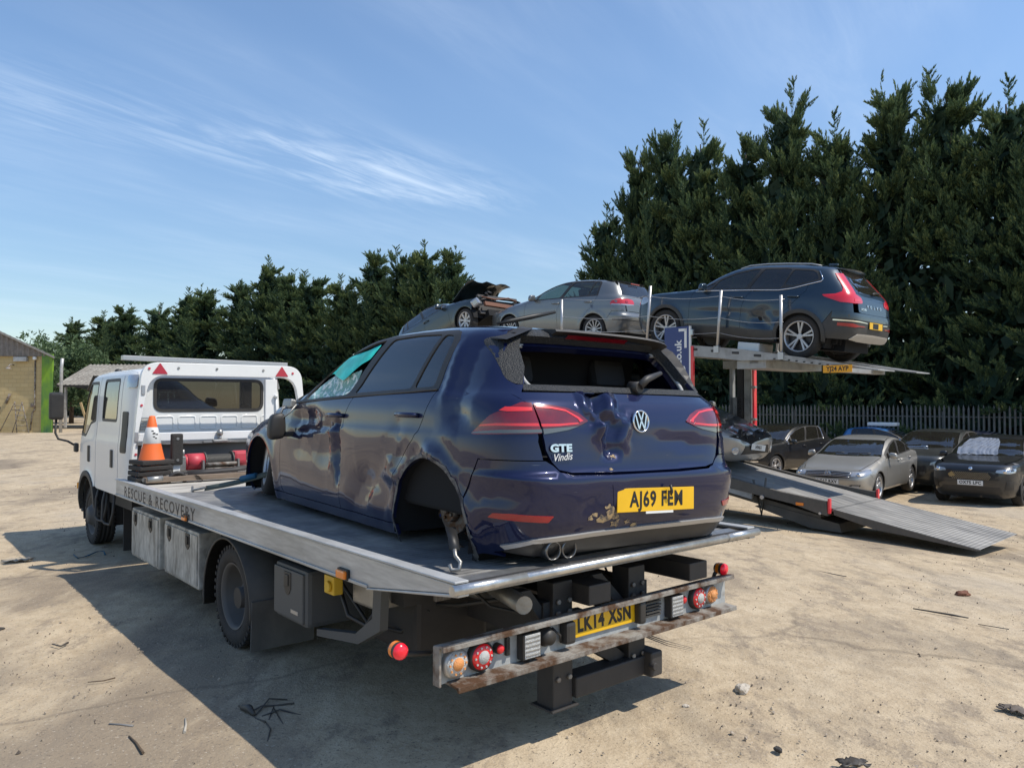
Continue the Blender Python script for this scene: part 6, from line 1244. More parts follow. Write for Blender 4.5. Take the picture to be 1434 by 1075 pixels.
# --- black electric crossover with a film-covered windscreen
def black_cross():
    p = carpaint('black_paint', (.009, .010, .013), .2, .10)
    s = derive(2.69, .83, .86, 1.845, 1.56, 1.06, .352, .385, 'black_crossover', 'black crossover with plastic film over its windscreen at the right edge of the photo', (12.982, 20.242, -.742), 135.9, 0, 0, p, tall=True, spokes=5, rim_mat=M['darkrim'], res=.07, cat='suv')
    root, C, P = build_car(s); mz = s['_mz']
    hl = [('r', -.50, .80), ('r', -.52, .855), ('r', -.70, .875), ('s', 3.20, .885), ('s', 3.26, .80), ('r', -.74, .775)]
    front_face(C, P, s, root, hl, mat('crossover_lamp', (.42, .46, .50), .12, metal=.4, coat=.9), [('r', -.50, .70), ('r', -.42, .79), ('r', 0, .81), ('r', .42, .79), ('r', .50, .70), ('r', .40, .62), ('r', 0, .60), ('r', -.40, .62)], M['letter'])
    g = mat('bronze_mesh', (.40, .32, .20), .45, metal=.3); m = MB()
    for j in range(6):
        for i in range(-11, 12):
            x = i*.04+(.02 if j % 2 else 0); z = .635+j*.027
            if abs(x) < .42-.9*abs(z-.70): b = at(C, x, z, 1); m.box((x, b[1]+.010, z), (.024, .006, .012), (0, R_(45), 0))
    m.build('grille_mesh', g, root)
    ovl(C, 'grille_lamp_hole', [('r', .30, .69), ('r', .38, .785), ('r', .46, .72), ('r', .42, .66)], mat('bare_gold', (.40, .28, .12), .5, metal=.4), 1, off=.014, parent=root)
    ovl(C, 'lower_intake', [('r', -.62, .30), ('r', -.58, .46), ('r', .58, .46), ('r', .62, .30)], M['black'], 1, parent=P['front_bumper'], off=.005)
    for sx in (-1, 1): ovl(C, 'side_intake', [('r', sx*.66, .40), ('r', sx*.70, .60), ('r', sx*.82, .62), ('r', sx*.80, .42)], M['black'], 1, parent=P['front_bumper'], off=.005)
    b = at(C, 0, .53, 1); plate(root, (0, b[1]+.018, .545), (0, 0, R_(180)), 'OX75 LPC', M['platew'])
    b = at(C, 0, .865, 1); m = MB(); m.lathe([(.001, .012), (.032, .010), (.040, 0)], (0, b[1], b[2]+.005), (0, .9, .4), 20); m.build('emblem', M['chrome'], root)
    film = bpy.data.materials.new('crinkled_film'); film.use_nodes = True; nt = film.node_tree; bs = nt.nodes['Principled BSDF']; bs.inputs['Base Color'].default_value = (.40, .44, .52, 1); bs.inputs['Roughness'].default_value = .18; bs.inputs['Alpha'].default_value = .55
    # film sheet with real creases, standing just off the glass
    lp = [(.60, 1.10), (.0, 1.115), (-.28, 1.12), (-.20, 1.40), (-.12, 1.47), (.30, 1.475), (.50, 1.44), (.62, 1.25)]
    Pn, N, T, LI, sk = C.panel(rnd(lp, .03), 'f', gap=0, off=.012, skirt=0, res=.022); q = Pn[:, 0]*26+Pn[:, 2]*9; d = .010*np.abs(np.sin(q+2*np.sin(Pn[:, 2]*14)+1.5*np.sin(Pn[:, 0]*9)))+.008*wob(Pn, 30, 6); Pn = Pn+N*d[:, None]
    me = bpy.data.meshes.new('windscreen_film'); me.from_pydata([tuple(map(float, v)) for v in Pn], [], [tuple(map(int, t)) for t in T]); me.materials.append(film); o = bpy.data.objects.new('windscreen_film', me); link(o, P['windscreen'])
    return root
black_cross()
# --- black SUV behind the ramp
def black_suv():
    p = carpaint('gloss_black', (.007, .007, .008), .1, .08)
    s = derive(2.87, .90, .95, 1.93, 1.66, 1.09, .36, .40, 'black_suv', 'black SUV with chrome window line parked behind the transporter ramp', (9.853, 26.498, -.725), 129.3, 0, 0, p, tall=True, spokes=5, res=.08, cat='suv', ws_mat=M['winds'])
    for i in range(4): s['panes'][i] = (s['panes'][i][0], 'privacy')
    root, C, P = build_car(s); mz = s['_mz']
    front_face(C, P, s, root, [('r', -.56, .72), ('r', -.58, .86), ('r', -.72, .89), ('s', 3.3, .92), ('s', 3.40, .74), ('r', -.72, .68)], M['clear'], [('r', -.46, .60), ('r', -.46, .74), ('r', .46, .74), ('r', .46, .60)], M['black'])
    for sg in (-1, 1):
        m = MB(); l = s['belt']+s['dlo_top']; q = C.S.side([x[0] for x in l], [x[1] for x in l], sg); m.tube([(v[0]+sg*.006, v[1], v[2]) for v in q], .012, 6, closed=True); m.build('chrome_window_line', M['chrome'], root)
        ovl(C, 'chrome_blade', [('r', -sg*.62, .52), ('r', -sg*.62, .56), ('r', -sg*.80, .57), ('r', -sg*.80, .53)], M['chrome'], 1, off=.01, parent=P['front_bumper'])
    return root
black_suv()
def grey_cross():
    p = carpaint('dark_grey', (.045, .05, .05), .5, .2)
    s = derive(2.87, .86, .92, 1.92, 1.60, 1.06, .36, .395, 'dark_grey_car', 'dark grey car parked between the silver saloon and the black crossover', (13.2, 23.3, -.74), 136, 0, 0, p, tall=True, spokes=5, res=.08)
    root, C, P = build_car(s)
    front_face(C, P, s, root, [('r', -.52, .74), ('r', -.55, .80), ('r', -.72, .86), ('s', 3.25, .88), ('s', 3.38, .76), ('r', -.74, .70)], M['clear'], [('r', -.40, .56), ('r', -.40, .70), ('r', .40, .70), ('r', .40, .56)], M['black'])
    for sx in (-1, 1): ovl(C, 'chrome_intake', [('r', sx*.66, .42), ('r', sx*.70, .60), ('r', sx*.78, .60), ('r', sx*.74, .42)], M['silver'], 1, parent=P['front_bumper'], off=.006)
    q = C.S.front(np.linspace(.5, -.1, 6), np.linspace(1.12, 1.14, 6)); m = MB(); m.tube([(v[0], v[1]+.015, v[2]) for v in q], .014, 5); m.build('wiper', M['chrome'], root)
grey_cross()
def small_cars():
    s = derive(2.35, .60, .70, 1.66, 1.50, 1.0, .29, .325, 'blue_car', 'bright blue car with a white roof sign, only its roof showing behind the silver saloon', (12.75, 28.3, -.74), 227, 0, 0, carpaint('bright_blue', (.02, .16, .42), .2, .1), res=.12)
    root, C, P = build_car(s)
    m = MB(); m.box((.0, .85, 1.585), (.40, 1.0, .13), ch=.045); o = m.build('roof_sign', M['platew'], root)
    s = derive(2.35, .60, .70, 1.66, 1.46, 1.0, .29, .325, 'dark_blue_car', 'dark blue car mostly hidden beyond the silver saloon roof', (15.0, 26.0, -.74), 227, 0, 0, carpaint('deep_blue', (.010, .015, .05), .2, .1), res=.12)
    build_car(s)
small_cars()
# --- wrecked cars on the transporter
def tp(r, t, z):
    a = R_(43.35); return (4.74+r*math.cos(a)-t*math.sin(a), 12.84+r*math.sin(a)+t*math.cos(a), z)
def silver_wreck():
    p = carpaint('pale_silver', (.36, .345, .32), .5, .18); dk = carpaint('dark_bonnet', (.05, .053, .055), .4, .15)
    def dent(P):
        r, f, z = P[:, 0], P[:, 1], P[:, 2]; g = (f > 2.6)*1.0
        return -g*.05*np.exp(-((r-.25)/.3)**2-((z-.62)/.10)**2)+g*.02*wob(P, 14, 51)*np.exp(-((z-.66)/.16)**2)
    s = derive(2.60, .70, .86, 1.78, 1.50, 1.0, .31, .35, 'silver_wreck', 'silver car with smashed nose and dark bonnet on the lower ramp', tp(.93, 4.72, .83), 223.35, -8.0, 0, p, spokes=5, res=.05, bonnet_paint=dk, dent=dent)
    root, C, P = build_car(s)
    bm = P['front_bumper']
    ovl(C, 'broken_opening', [('r', .74, .66), ('r', .55, .70), ('r', .30, .74), ('r', 0, .73), ('r', -.40, .72), ('r', -.60, .64), ('r', -.30, .62), ('r', .05, .57), ('r', .20, .52), ('r', .36, .60), ('r', .52, .62)], M['void'], 1, off=.006, parent=bm)
    for sx in (-1, 1):
        b = at(C, sx*.64, .40, 1); m = MB(); m.lathe([(.075, .0), (.065, .02), (.05, .015), (.0001, .012)], (b[0], b[1]-.01, b[2]), (sx*.5, 1, 0), 20); m.build('fog_light', M['clear'], bm)
        ovl(C, 'headlight', [('r', sx*.50, .70), ('r', sx*.60, .76), (('s' if sx < 0 else 'S'), 3.0, .83), (('s' if sx < 0 else 'S'), 3.1, .72), ('r', sx*.74, .68)], M['clear'], 1, parent=root, off=.01)
    ovl(C, 'lower_grille', [('r', -.50, .34), ('r', -.40, .50), ('r', .40, .50), ('r', .50, .34)], M['black'], 1, parent=bm, off=.005)
    b = at(C, 0, .44, 1); plate(root, (-.03, b[1]+.02, .46), (0, R_(6), R_(180)), 'HN61', M['platew'])
    m = MB(); rr = random.Random(9)
    for i in range(14):
        x = rr.uniform(-.6, .6); b = at(C, x, .70, 1); m.box((x, b[1]-.05+rr.uniform(-.03, .06), .68+rr.uniform(-.06, .05)), (rr.uniform(.05, .2), rr.uniform(.03, .1), rr.uniform(.01, .05)), (rr.random(), rr.random(), rr.random()))
    m.build('broken_parts', M['black'], root)
silver_wreck()
def dark_wreck():
    p = carpaint('dark_teal', (.008, .020, .028), .3, .06)
    s = derive(2.60, .70, .80, 1.78, 1.45, 1.0, .31, .35, 'dark_wreck', 'dark teal wreck with its front torn open at the far end of the top deck', tp(.95, 11.1, 2.55), 223.35, 19, 0, p, spokes=8, sstyle='single', res=.06, skip=('fbumper', 'bonnet'))
    root, C, P = build_car(s); S = C.S
    m = MB(); A = []
    for i, x in enumerate(np.linspace(-.72, .72, 9)):
        for j, f in enumerate(np.linspace(2.15, 3.15, 6)): A.append((x*(1-.1*j/5), f-.15*(j/5), 1.02+.28*math.sin(j/5*2.2)+.04*math.sin(i*1.9+j)))
    m.add(A, [(6*i+j, 6*i+j+1, 6*i+7+j, 6*i+6+j) for i in range(8) for j in range(5)], True); m.build('buckled_bonnet', p, root).modifiers.new('solid', 'SOLIDIFY').thickness = .012
    rr = random.Random(12); m = MB(); m.box((0, 2.95, .55), (1.3, .06, .42)); m.box((0, 3.05, .80), (1.35, .07, .06)); m.box((0, 3.02, .36), (1.35, .07, .07)); m.build('radiator', M['chassis'], root)
    m = MB(); m.box((.0, 3.14, .54), (1.2, .07, .11), (0, 0, .06), .01); m.tube([(-.62, 3.1, .74), (-.3, 3.16, .78), (.1, 3.12, .72), (.6, 3.1, .77)], .02, 6); m.build('crash_beam', mat('rust_orange', (.16, .07, .04), .6, metal=.3), root)
    for sx in (-1, 1):
        m = MB(); m.box((sx*.72, 3.02, .62), (.24, .22, .20), (.3, .2, sx*.5), .05); m.build('broken_headlight', M['clear'], root)
    m = MB()
    for i in range(22): a = Vector((rr.uniform(-.65, .65), rr.uniform(2.5, 3.1), rr.uniform(.4, .95))); m.cyl(a, a+Vector((rr.uniform(-.25, .25), rr.uniform(-.1, .15), rr.uniform(-.12, .12))), rr.uniform(.008, .03), None, 6)
    m.box((0, 2.5, .62), (.9, .6, .4), ch=.05); m.build('engine_bay', M['chassis'], root)
dark_wreck()
# ------------------------------------------------------------------ car transporter
M['tpaint'] = mat('grey_transporter_paint', (.33, .33, .32), .5, metal=.2, col2=(.17, .16, .145), mixlo=.5, mixhi=.78, mscale=4, var=.15)
M['ramp'] = mat('worn_ramp_plate', (.31, .295, .27), .6, metal=.2, col2=(.15, .145, .14), mixlo=.40, mixhi=.75, mscale=1.6, var=.25, vscale=7, stretch=(1, .35, 1), bump=.1); deck_ridges(M['ramp'], 5.5, .008)
M['rampdark'] = mat('dark_ramp_steel', (.06, .058, .055), .6, metal=.2, dust=.35)
M['redtape'] = mat('red_reflective', (.75, .03, .045), .35, coat=.4)
TL = empty('car_transporter', (4.74, 12.84, 0), (0, 0, R_(43.35))); tag(TL, 'grey two deck car transporter with its lower ramp let down to the ground', 'car transporter')
UT = [(-1.40, 2.165), (0, 2.383), (2.70, 2.712), (4.95, 2.912), (7.6, 3.115), (9.0, 3.34)]
def uz(t): return float(np.interp(t, [a for a, b in UT], [b for a, b in UT]))
def transporter():
    prof = lambda dz0, dz1: [(t, z+dz0) for t, z in UT]+[(t, z+dz1) for t, z in UT[::-1]]
    for x0, w in ((-.14, .62), (1.42, .62)):
        k = MB(); p = prof(0, -.035); p[0] = (-1.40, 2.150); k.prism(p, lambda u, v, h: (x0+h, u, v), w); k.build('wheel_track', M['tpaint'], TL)
    for x in (-.14, 2.02):
        k = MB(); pts = [(-1.40, 2.145), (-.2, 2.35+.03), (.9, 2.50+.07), (3.0, 2.745+.08), (4.95, 2.912+.05), (9.0, 3.38)]; lo = [(9.0, 3.20), (3.0, 2.60), (1.4, 2.44), (.9, 2.37), (.2, 2.36), (-.2, 2.285), (-1.40, 2.13)]
        k.prism(pts+lo, lambda u, v, h: (x-.03+h, u, v), .06); e = k.build('deck_edge', M['tpaint'], TL)
        k = MB()
        for t in np.arange(.6, 3.2, .42): z = np.interp(t, [p_[0] for p_ in pts], [p_[1] for p_ in pts])-.075; k.prism(rnd([(t-.07, z-.025), (t+.07, z-.012), (t+.07, z+.03), (t-.07, z+.02)], .015), lambda u, v, h: (x-.033+h, u, v), .003)
        for t in np.arange(-.75, .3, .13): z = uz(t)-.04; k.prism([(t-.02, z-.012), (t+.02, z-.012), (t+.02, z+.012), (t-.02, z+.012)], lambda u, v, h: (x-.033+h, u, v), .003)
        k.build('edge_slot', M['chassis'], e)
    k = MB()
    for t in (-.6, .7, 2.2, 3.6, 5.2, 7.0, 8.6): k.box((.94, t, uz(t)-.10), (2.1, .16, .10))
    k.box((.94, .75, 2.30), (2.1, .55, .14)); k.build('cross_members', M['tpaint'], TL)
    k = MB(); k.box((.30, .90, 2.62), (.5, .42, .16), (R_(7), 0, 0), .02); k.build('wheel_chock', M['white'], TL)
    for t, h in ((.175, 1.0), (1.40, 1.03), (2.95, 1.13), (5.186, .92)):
        zb = {.175: 2.44, 1.40: 2.61, 2.95: 2.76, 5.186: 2.93}[t]
        for x in (-.15, 2.03):
            k = MB(); dt = -.10*h*.9 if 1 < t < 3 else 0; k.cyl((x, t, zb-.08), (x, t+dt, zb+h), .028, None, 10); k.box((x, t, zb-.02), (.07, .10, .12)); k.build('guard_post', M['silver'], TL)
    k = MB()
    for x in (-.15, 2.03):
        for i, hh in enumerate((.28, .55, .93)):
            for (t0, z0), (t1, z1) in (((.175, 2.44), (1.40, 2.61)), ((1.40, 2.61), (2.95, 2.76)), ((2.95, 2.76), (5.186, 2.93))):
                k.tube([(x, t0+(t1-t0)*s_-.07*hh, z0+hh+(z1-z0)*s_-.05*math.sin(math.pi*s_)) for s_ in np.linspace(0, 1, 7)], .005, 4)
    k.build('guard_wire', M['silver'], TL)
    # columns
    for x, t in ((2.0, 2.12), (-.10, 2.30)):
        if x > 0:
            k = MB(); k.box((x, t+.25, 1.75), (.10, .07, 1.5)); k.box((x, t-.13, 1.60), (.14, .14, 1.9)); k.box((x, t+.16, 1.17), (.10, .26, 1.15)); k.box((x, t+.06, 2.42), (.16, .72, .16)); k.box((x, t+.06, .8), (.14, .5, .5))
            c = k.build('lift_column', M['tpaint'], TL); k = MB(); k.box((x-.02, t+.05, 1.8), (.06, .14, 1.4)); k.build('column_groove', M['chassis'], c)
            k = MB(); k.box((x, t-.245, 1.55), (.10, .05, 1.75)); k.build('red_strip', M['redtape'], c); k = MB(); k.box((x-.02, t-.222, 1.55), (.11, .018, 1.75)); k.build('white_strip', M['white'], c)
            k = MB(); [k.box((x-.04, t-.26, z), (.08, .10, .05), ch=.01) for z in (1.95, 1.30)]; k.build('locking_pin', M['steel'], c)
        else:
            k = MB(); k.box((x+.06, t+.06, 1.6), (.10, .20, 2.3)); c = k.build('lift_column', M['tpaint'], TL)
    # name board on the near column
    k = MB(); k.box((-.17, 2.235, 2.02), (.03, .54, 2.06), ch=.004); b = k.build('name_board', mat('board_blue', (.010, .030, .16), .4, coat=.3), TL)
    k = MB(); k.box((-.17, 1.945, 2.02), (.034, .035, 2.06)); k.build('board_edge', M['white'], b)
    k = MB(); k.box((-.165, 1.90, 1.8), (.05, .05, 1.75)); k.build('red_strip', M['redtape'], b)
    k = MB(); k.box((-.188, 2.10, 2.985), (.004, .17, .05)); k.box((-.188, 2.035, 2.83), (.004, .05, .36)); k.build('board_bracket_mark', M['platew'], b)
    for s_, sz, z, al, bo in (('.co.uk', .205, 2.30, 'LEFT', .005), ('rt', .44, 2.30, 'RIGHT', .014)):
        text_mesh(s_, sz, 'board_lettering', M['platew'], b, (-.1872, 2.19, z), (R_(90), R_(-90), R_(-90)), .001, bo, 1.0, al)
    k = MB(); k.box((-.16, 1.905, 2.93), (.06, .05, .12), ch=.015); k.build('side_lamp', M['clear'], b)
    k = MB(); k.box((-.205, -.79, 2.175), (.008, .46, .118)); pl = k.build('number_plate', mat('plate_amber', (.80, .36, .012), .4, var=.06), TL); text_mesh('YJ24 AYP', .105, 'plate_text', M['letter'], pl, (-.2095, -.79, 2.175), (R_(90), 0, R_(-90)), .0006, .003, .85)
    k = MB(); k.box((-.19, -.79, 2.22), (.03, .2, .04)); k.build('plate_bracket', M['chassis'], TL)
    # lower deck: inclined bed, hinged flap, end posts
    bz = lambda t: float(np.interp(t, [-2.73, -.66, 3.4, 4.6, 12], [-.41, -.045, .70, .80, .80]))
    k = MB(); k.prism([(-.66, bz(-.66)), (3.4, .70), (4.6, .80), (12, .80), (12, .74), (4.6, .74), (3.4, .64), (-.66, bz(-.66)-.05)], lambda u, v, h: (-.10+h, u, v), 1.84); k.build('lower_bed', M['ramp'], TL)
    k = MB(); k.prism([(-2.73, -.405), (-.68, bz(-.68)-.002), (-.68, bz(-.68)-.075), (-1.2, bz(-1.2)-.10), (-2.60, -.42)], lambda u, v, h: (-.12+h, u, v), 1.87); f = k.build('ramp_flap', M['ramp'], TL)
    k = MB()
    for x in (-.125, 1.755): k.prism([(-2.74, -.415), (-.68, bz(-.68)-.004), (-.68, bz(-.68)-.09), (-1.3, bz(-1.3)-.13), (-2.70, -.43)], lambda u, v, h: (x-.012+h, u, v), .024)
    k.box((.81, -.67, bz(-.67)-.03), (1.86, .03, .02)); k.build('flap_edge', M['rampdark'], f)
    for x, sg in ((-.14, -1), (1.78, 1)):
        k = MB(); k.prism([(-.50, bz(-.5)+.09), (-.58, bz(-.58)+.10), (-.60, -.16), (-.45, -.14), (0, -.02), (3.4, .46), (12, .58), (12, .83), (4.6, .83), (3.4, .73), (.2, .155)], lambda u, v, h: (x-.04+h, u, v), .08); e = k.build('bed_side_beam', M['rampdark'], TL)
        k = MB(); k.box((x, -.615, -.005), (.07, .035, .24), ch=.006); k.build('red_reflector', M['redtape'], e)
        k = MB(); k.box((x+sg*.045, -.14, -.012), (.02, .13, .05), ch=.006); k.build('side_marker', M['amber'], e)
        k = MB(); k.cyl((x+sg*.04, .52, .04), (x+sg*.07, .52, .04), .035, None, 14); k.cyl((x+sg*.04, -.48, -.13), (x+sg*.06, -.48, -.13), .022, None, 12); k.build('side_lamp', M['clear'], e)
        k = MB(); k.box((x, 2.0, .30), (.06, 2.6, .16), (R_(10.4), 0, 0)); k.build('bed_rail', M['tpaint'], e)
    k = MB(); k.box((.82, 1.6, .10), (1.5, 4.0, .12), (R_(10.4), 0, 0)); k.prism([(.6, -.10), (-.68, -.30), (-.72, -.44), (-.2, -.42), (.8, -.16)], lambda u, v, h: (.05+h, u, v), 1.5); k.box((.82, 7.5, .55), (.9, 9, .25)); k.build('subframe', M['rampdark'], TL)
    k = MB(); k.box((.10, 3.1, .02), (.40, 2.6, .44), ch=.05); k.build('red_side_box', mat('dark_red_paint', (.22, .012, .02), .5, dust=.3), TL)
    k = MB(); [k.tube([(.0, t, .35), (.02, t+.1, -.30), (.02, t+.25, .30)], .02, 6) for t in (.55,)]; k.build('leg_bracket', M['rampdark'], TL)
    for t in (5.2, 6.3):
        for sg, x in ((-1, .02), (1, 1.62)): truck_wheel(TL, (x, t, -.20), sg, .36, .24, 0)
transporter()
# ------------------------------------------------------------------ ground
def gz(x, y):
    u = (0.75*np.asarray(x)+0.35*(np.asarray(y)-5)-1.0)/10.0; u = np.clip(u, 0, 1); return -0.10-0.64*u*u*(3-2*u)
def ground_mat():
    m = bpy.data.materials.new('dusty_yard'); m.use_nodes = True; nt = m.node_tree; N = nt.nodes; L = nt.links; b = N['Principled BSDF']; b.inputs['Roughness'].default_value = 0.95; b.inputs['Specular IOR Level'].default_value = 0.2
    tc = N.new('ShaderNodeTexCoord')
    def nz(scale, d=6, rough=.6, rot=0, st=(1, 1, 1), dist=0):
        mp = N.new('ShaderNodeMapping'); mp.inputs['Rotation'].default_value = (0, 0, R_(rot)); mp.inputs['Scale'].default_value = st; L.new(tc.outputs['Object'], mp.inputs[0])
        n = N.new('ShaderNodeTexNoise'); n.inputs['Scale'].default_value = scale; n.inputs['Detail'].default_value = d; n.inputs['Roughness'].default_value = rough; n.inputs['Distortion'].default_value = dist; L.new(mp.outputs[0], n.inputs[0]); return n.outputs[0]
    def mr(v, a, c, lo=0., hi=1.):
        r = N.new('ShaderNodeMapRange'); r.interpolation_type = 'SMOOTHSTEP'; r.inputs[1].default_value = a; r.inputs[2].default_value = c; r.inputs[3].default_value = lo; r.inputs[4].default_value = hi; L.new(v, r.inputs[0]); return r.outputs[0]
    def mix(f, a, c, bt='MIX'):
        x = N.new('ShaderNodeMix'); x.data_type = 'RGBA'; x.blend_type = bt
        if isinstance(f, float): x.inputs[0].default_value = f
        else: L.new(f, x.inputs[0])
        for i, v in ((6, a), (7, c)):
            if isinstance(v, tuple): x.inputs[i].default_value = (*v, 1)
            else: L.new(v, x.inputs[i])
        return x.outputs[2]
    big = nz(.30, 5, .65, 18, (1, .5, 1)); mid_ = nz(1.4, 5, .72, -30, (1, .35, 1)); fine = nz(7, 4, .72); grit = nz(48, 2, .75)
    mot = nz(3.2, 7, .80, 40, (1, .55, 1))
    c = mix(mr(fine, .30, .70), (.415, .322, .212), (.515, .412, .280))
    c = mix(mr(mot, .51, .63, 0, .70), c, (.245, .195, .145))
    c = mix(mr(mot, .47, .36, 0, .65), c, (.56, .455, .315))
    c = mix(mr(big, .50, .62, 0, .78), c, (.215, .172, .127))         # damp brown patches
    c = mix(mr(big, .47, .30, 0, .55), c, (.45, .385, .30))            # worn concrete showing through
    c = mix(mr(mid_, .54, .70, 0, .55), c, (.225, .185, .140))        # smeared tracks
    c = mix(mr(mid_, .45, .30, 0, .6), c, (.58, .475, .335))           # pale scuffs
    c = mix(mr(grit, .60, .70, 0, .7), c, (.13, .11, .09))
    c = mix(mr(grit, .38, .28, 0, .6), c, (.55, .48, .39))
    v = N.new('ShaderNodeTexVoronoi'); v.feature = 'DISTANCE_TO_EDGE'; v.inputs['Scale'].default_value = .27
    mp = N.new('ShaderNodeMapping'); mp.inputs['Rotation'].default_value = (0, 0, R_(23)); L.new(tc.outputs['Object'], mp.inputs[0])
    ws = N.new('ShaderNodeVectorMath'); ws.operation = 'ADD'; nn = N.new('ShaderNodeTexNoise'); nn.inputs['Scale'].default_value = 1.6; nn.inputs['Detail'].default_value = 4; sc = N.new('ShaderNodeVectorMath'); sc.operation = 'SCALE'; sc.inputs['Scale'].default_value = .5
    L.new(tc.outputs['Object'], nn.inputs[0]); L.new(nn.outputs[1], sc.inputs[0]); L.new(mp.outputs[0], ws.inputs[0]); L.new(sc.outputs[0], ws.inputs[1]); L.new(ws.outputs[0], v.inputs[0])
    crack = mr(v.outputs['Distance'], .0, .012, .42, 0.)
    brk = mr(big, .42, .55); cm = N.new('ShaderNodeMath'); cm.operation = 'MULTIPLY'; L.new(crack, cm.inputs[0]); L.new(brk, cm.inputs[1])
    c = mix(cm.outputs[0], c, (.13, .105, .08))
    L.new(c, b.inputs['Base Color'])
    h = N.new('ShaderNodeMath'); h.operation = 'ADD'; L.new(fine, h.inputs[0]); h2 = N.new('ShaderNodeMath'); h2.operation = 'MULTIPLY'; h2.inputs[1].default_value = .5; L.new(grit, h2.inputs[0]); L.new(h2.outputs[0], h.inputs[1])
    bp = N.new('ShaderNodeBump'); bp.inputs['Strength'].default_value = .6; bp.inputs['Distance'].default_value = .024; L.new(h.outputs[0], bp.inputs['Height']); L.new(bp.outputs[0], b.inputs['Normal'])
    return m
def ground():
    def axis(lo, hi, near0, near1, fine, coarse):
        a = [lo]; 
        while a[-1] < hi: s_ = fine if near0 <= a[-1] <= near1 else min(coarse, max(fine, .12*min(abs(a[-1]-near0), abs(a[-1]-near1))+fine)); a.append(a[-1]+s_)
        return np.array(a)
    X = axis(-700, 700, -8, 14, .18, 90); Y = axis(-120, 1500, 1.5, 22, .18, 120)
    gx, gy = np.meshgrid(X, Y); z = gz(gx, gy)
    bump = .018*np.sin(gx*1.3+.8*np.sin(gy*.9))*np.sin(gy*1.1+1.1*np.sin(gx*.7))+.008*np.sin(gx*4.1+gy*2.3)*np.sin(gy*3.7-gx*1.9)
    far = np.clip((np.hypot(gx, gy)-60)/60, 0, 1); z = z+bump*(1-far)*.8
    V = np.stack([gx, gy, z], -1).reshape(-1, 3); nx, ny = len(X), len(Y)
    i, j = np.meshgrid(np.arange(nx-1), np.arange(ny-1)); a = (j*nx+i).ravel(); F = np.stack([a, a+1, a+nx+1, a+nx], 1)
    me = bpy.data.meshes.new('ground'); me.from_pydata(V.tolist(), [], F.tolist()); me.polygons.foreach_set('use_smooth', [True]*len(F)); me.materials.append(ground_mat()); o = bpy.data.objects.new('ground', me); link(o); tag(o, kind='structure')
ground()
# ------------------------------------------------------------------ conifers and leafy trees
def leaf_mat(name, dark, mid, tip, trans=.25):
    m = bpy.data.materials.new(name); m.use_nodes = True; nt = m.node_tree; N = nt.nodes; L = nt.links; b = N['Principled BSDF']; b.inputs['Roughness'].default_value = .6; b.inputs['Specular IOR Level'].default_value = .25
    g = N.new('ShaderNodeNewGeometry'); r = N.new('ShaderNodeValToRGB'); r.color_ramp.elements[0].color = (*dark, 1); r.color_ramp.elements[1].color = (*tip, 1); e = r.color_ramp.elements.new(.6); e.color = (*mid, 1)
    at_ = N.new('ShaderNodeAttribute'); at_.attribute_name = 'shade'; L.new(at_.outputs['Fac'], r.inputs[0]); L.new(r.outputs[0], b.inputs['Base Color'])  # leaf colour carries painted light and shade: dark inner leaves, pale outer tips
    t = N.new('ShaderNodeBsdfTranslucent'); L.new(r.outputs[0], t.inputs[0]); x = N.new('ShaderNodeMixShader'); x.inputs[0].default_value = trans; L.new(b.outputs[0], x.inputs[1]); L.new(t.outputs[0], x.inputs[2]); L.new(x.outputs[0], N['Material Output'].inputs[0])
    return m
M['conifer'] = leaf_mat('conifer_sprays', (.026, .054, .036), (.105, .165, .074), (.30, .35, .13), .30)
M['leafy'] = leaf_mat('willow_leaves', (.06, .105, .045), (.11, .165, .075), (.19, .25, .13), .35)
M['bark'] = mat('bark', (.075, .055, .04), .9, var=.3, bump=.5, bscale=20)
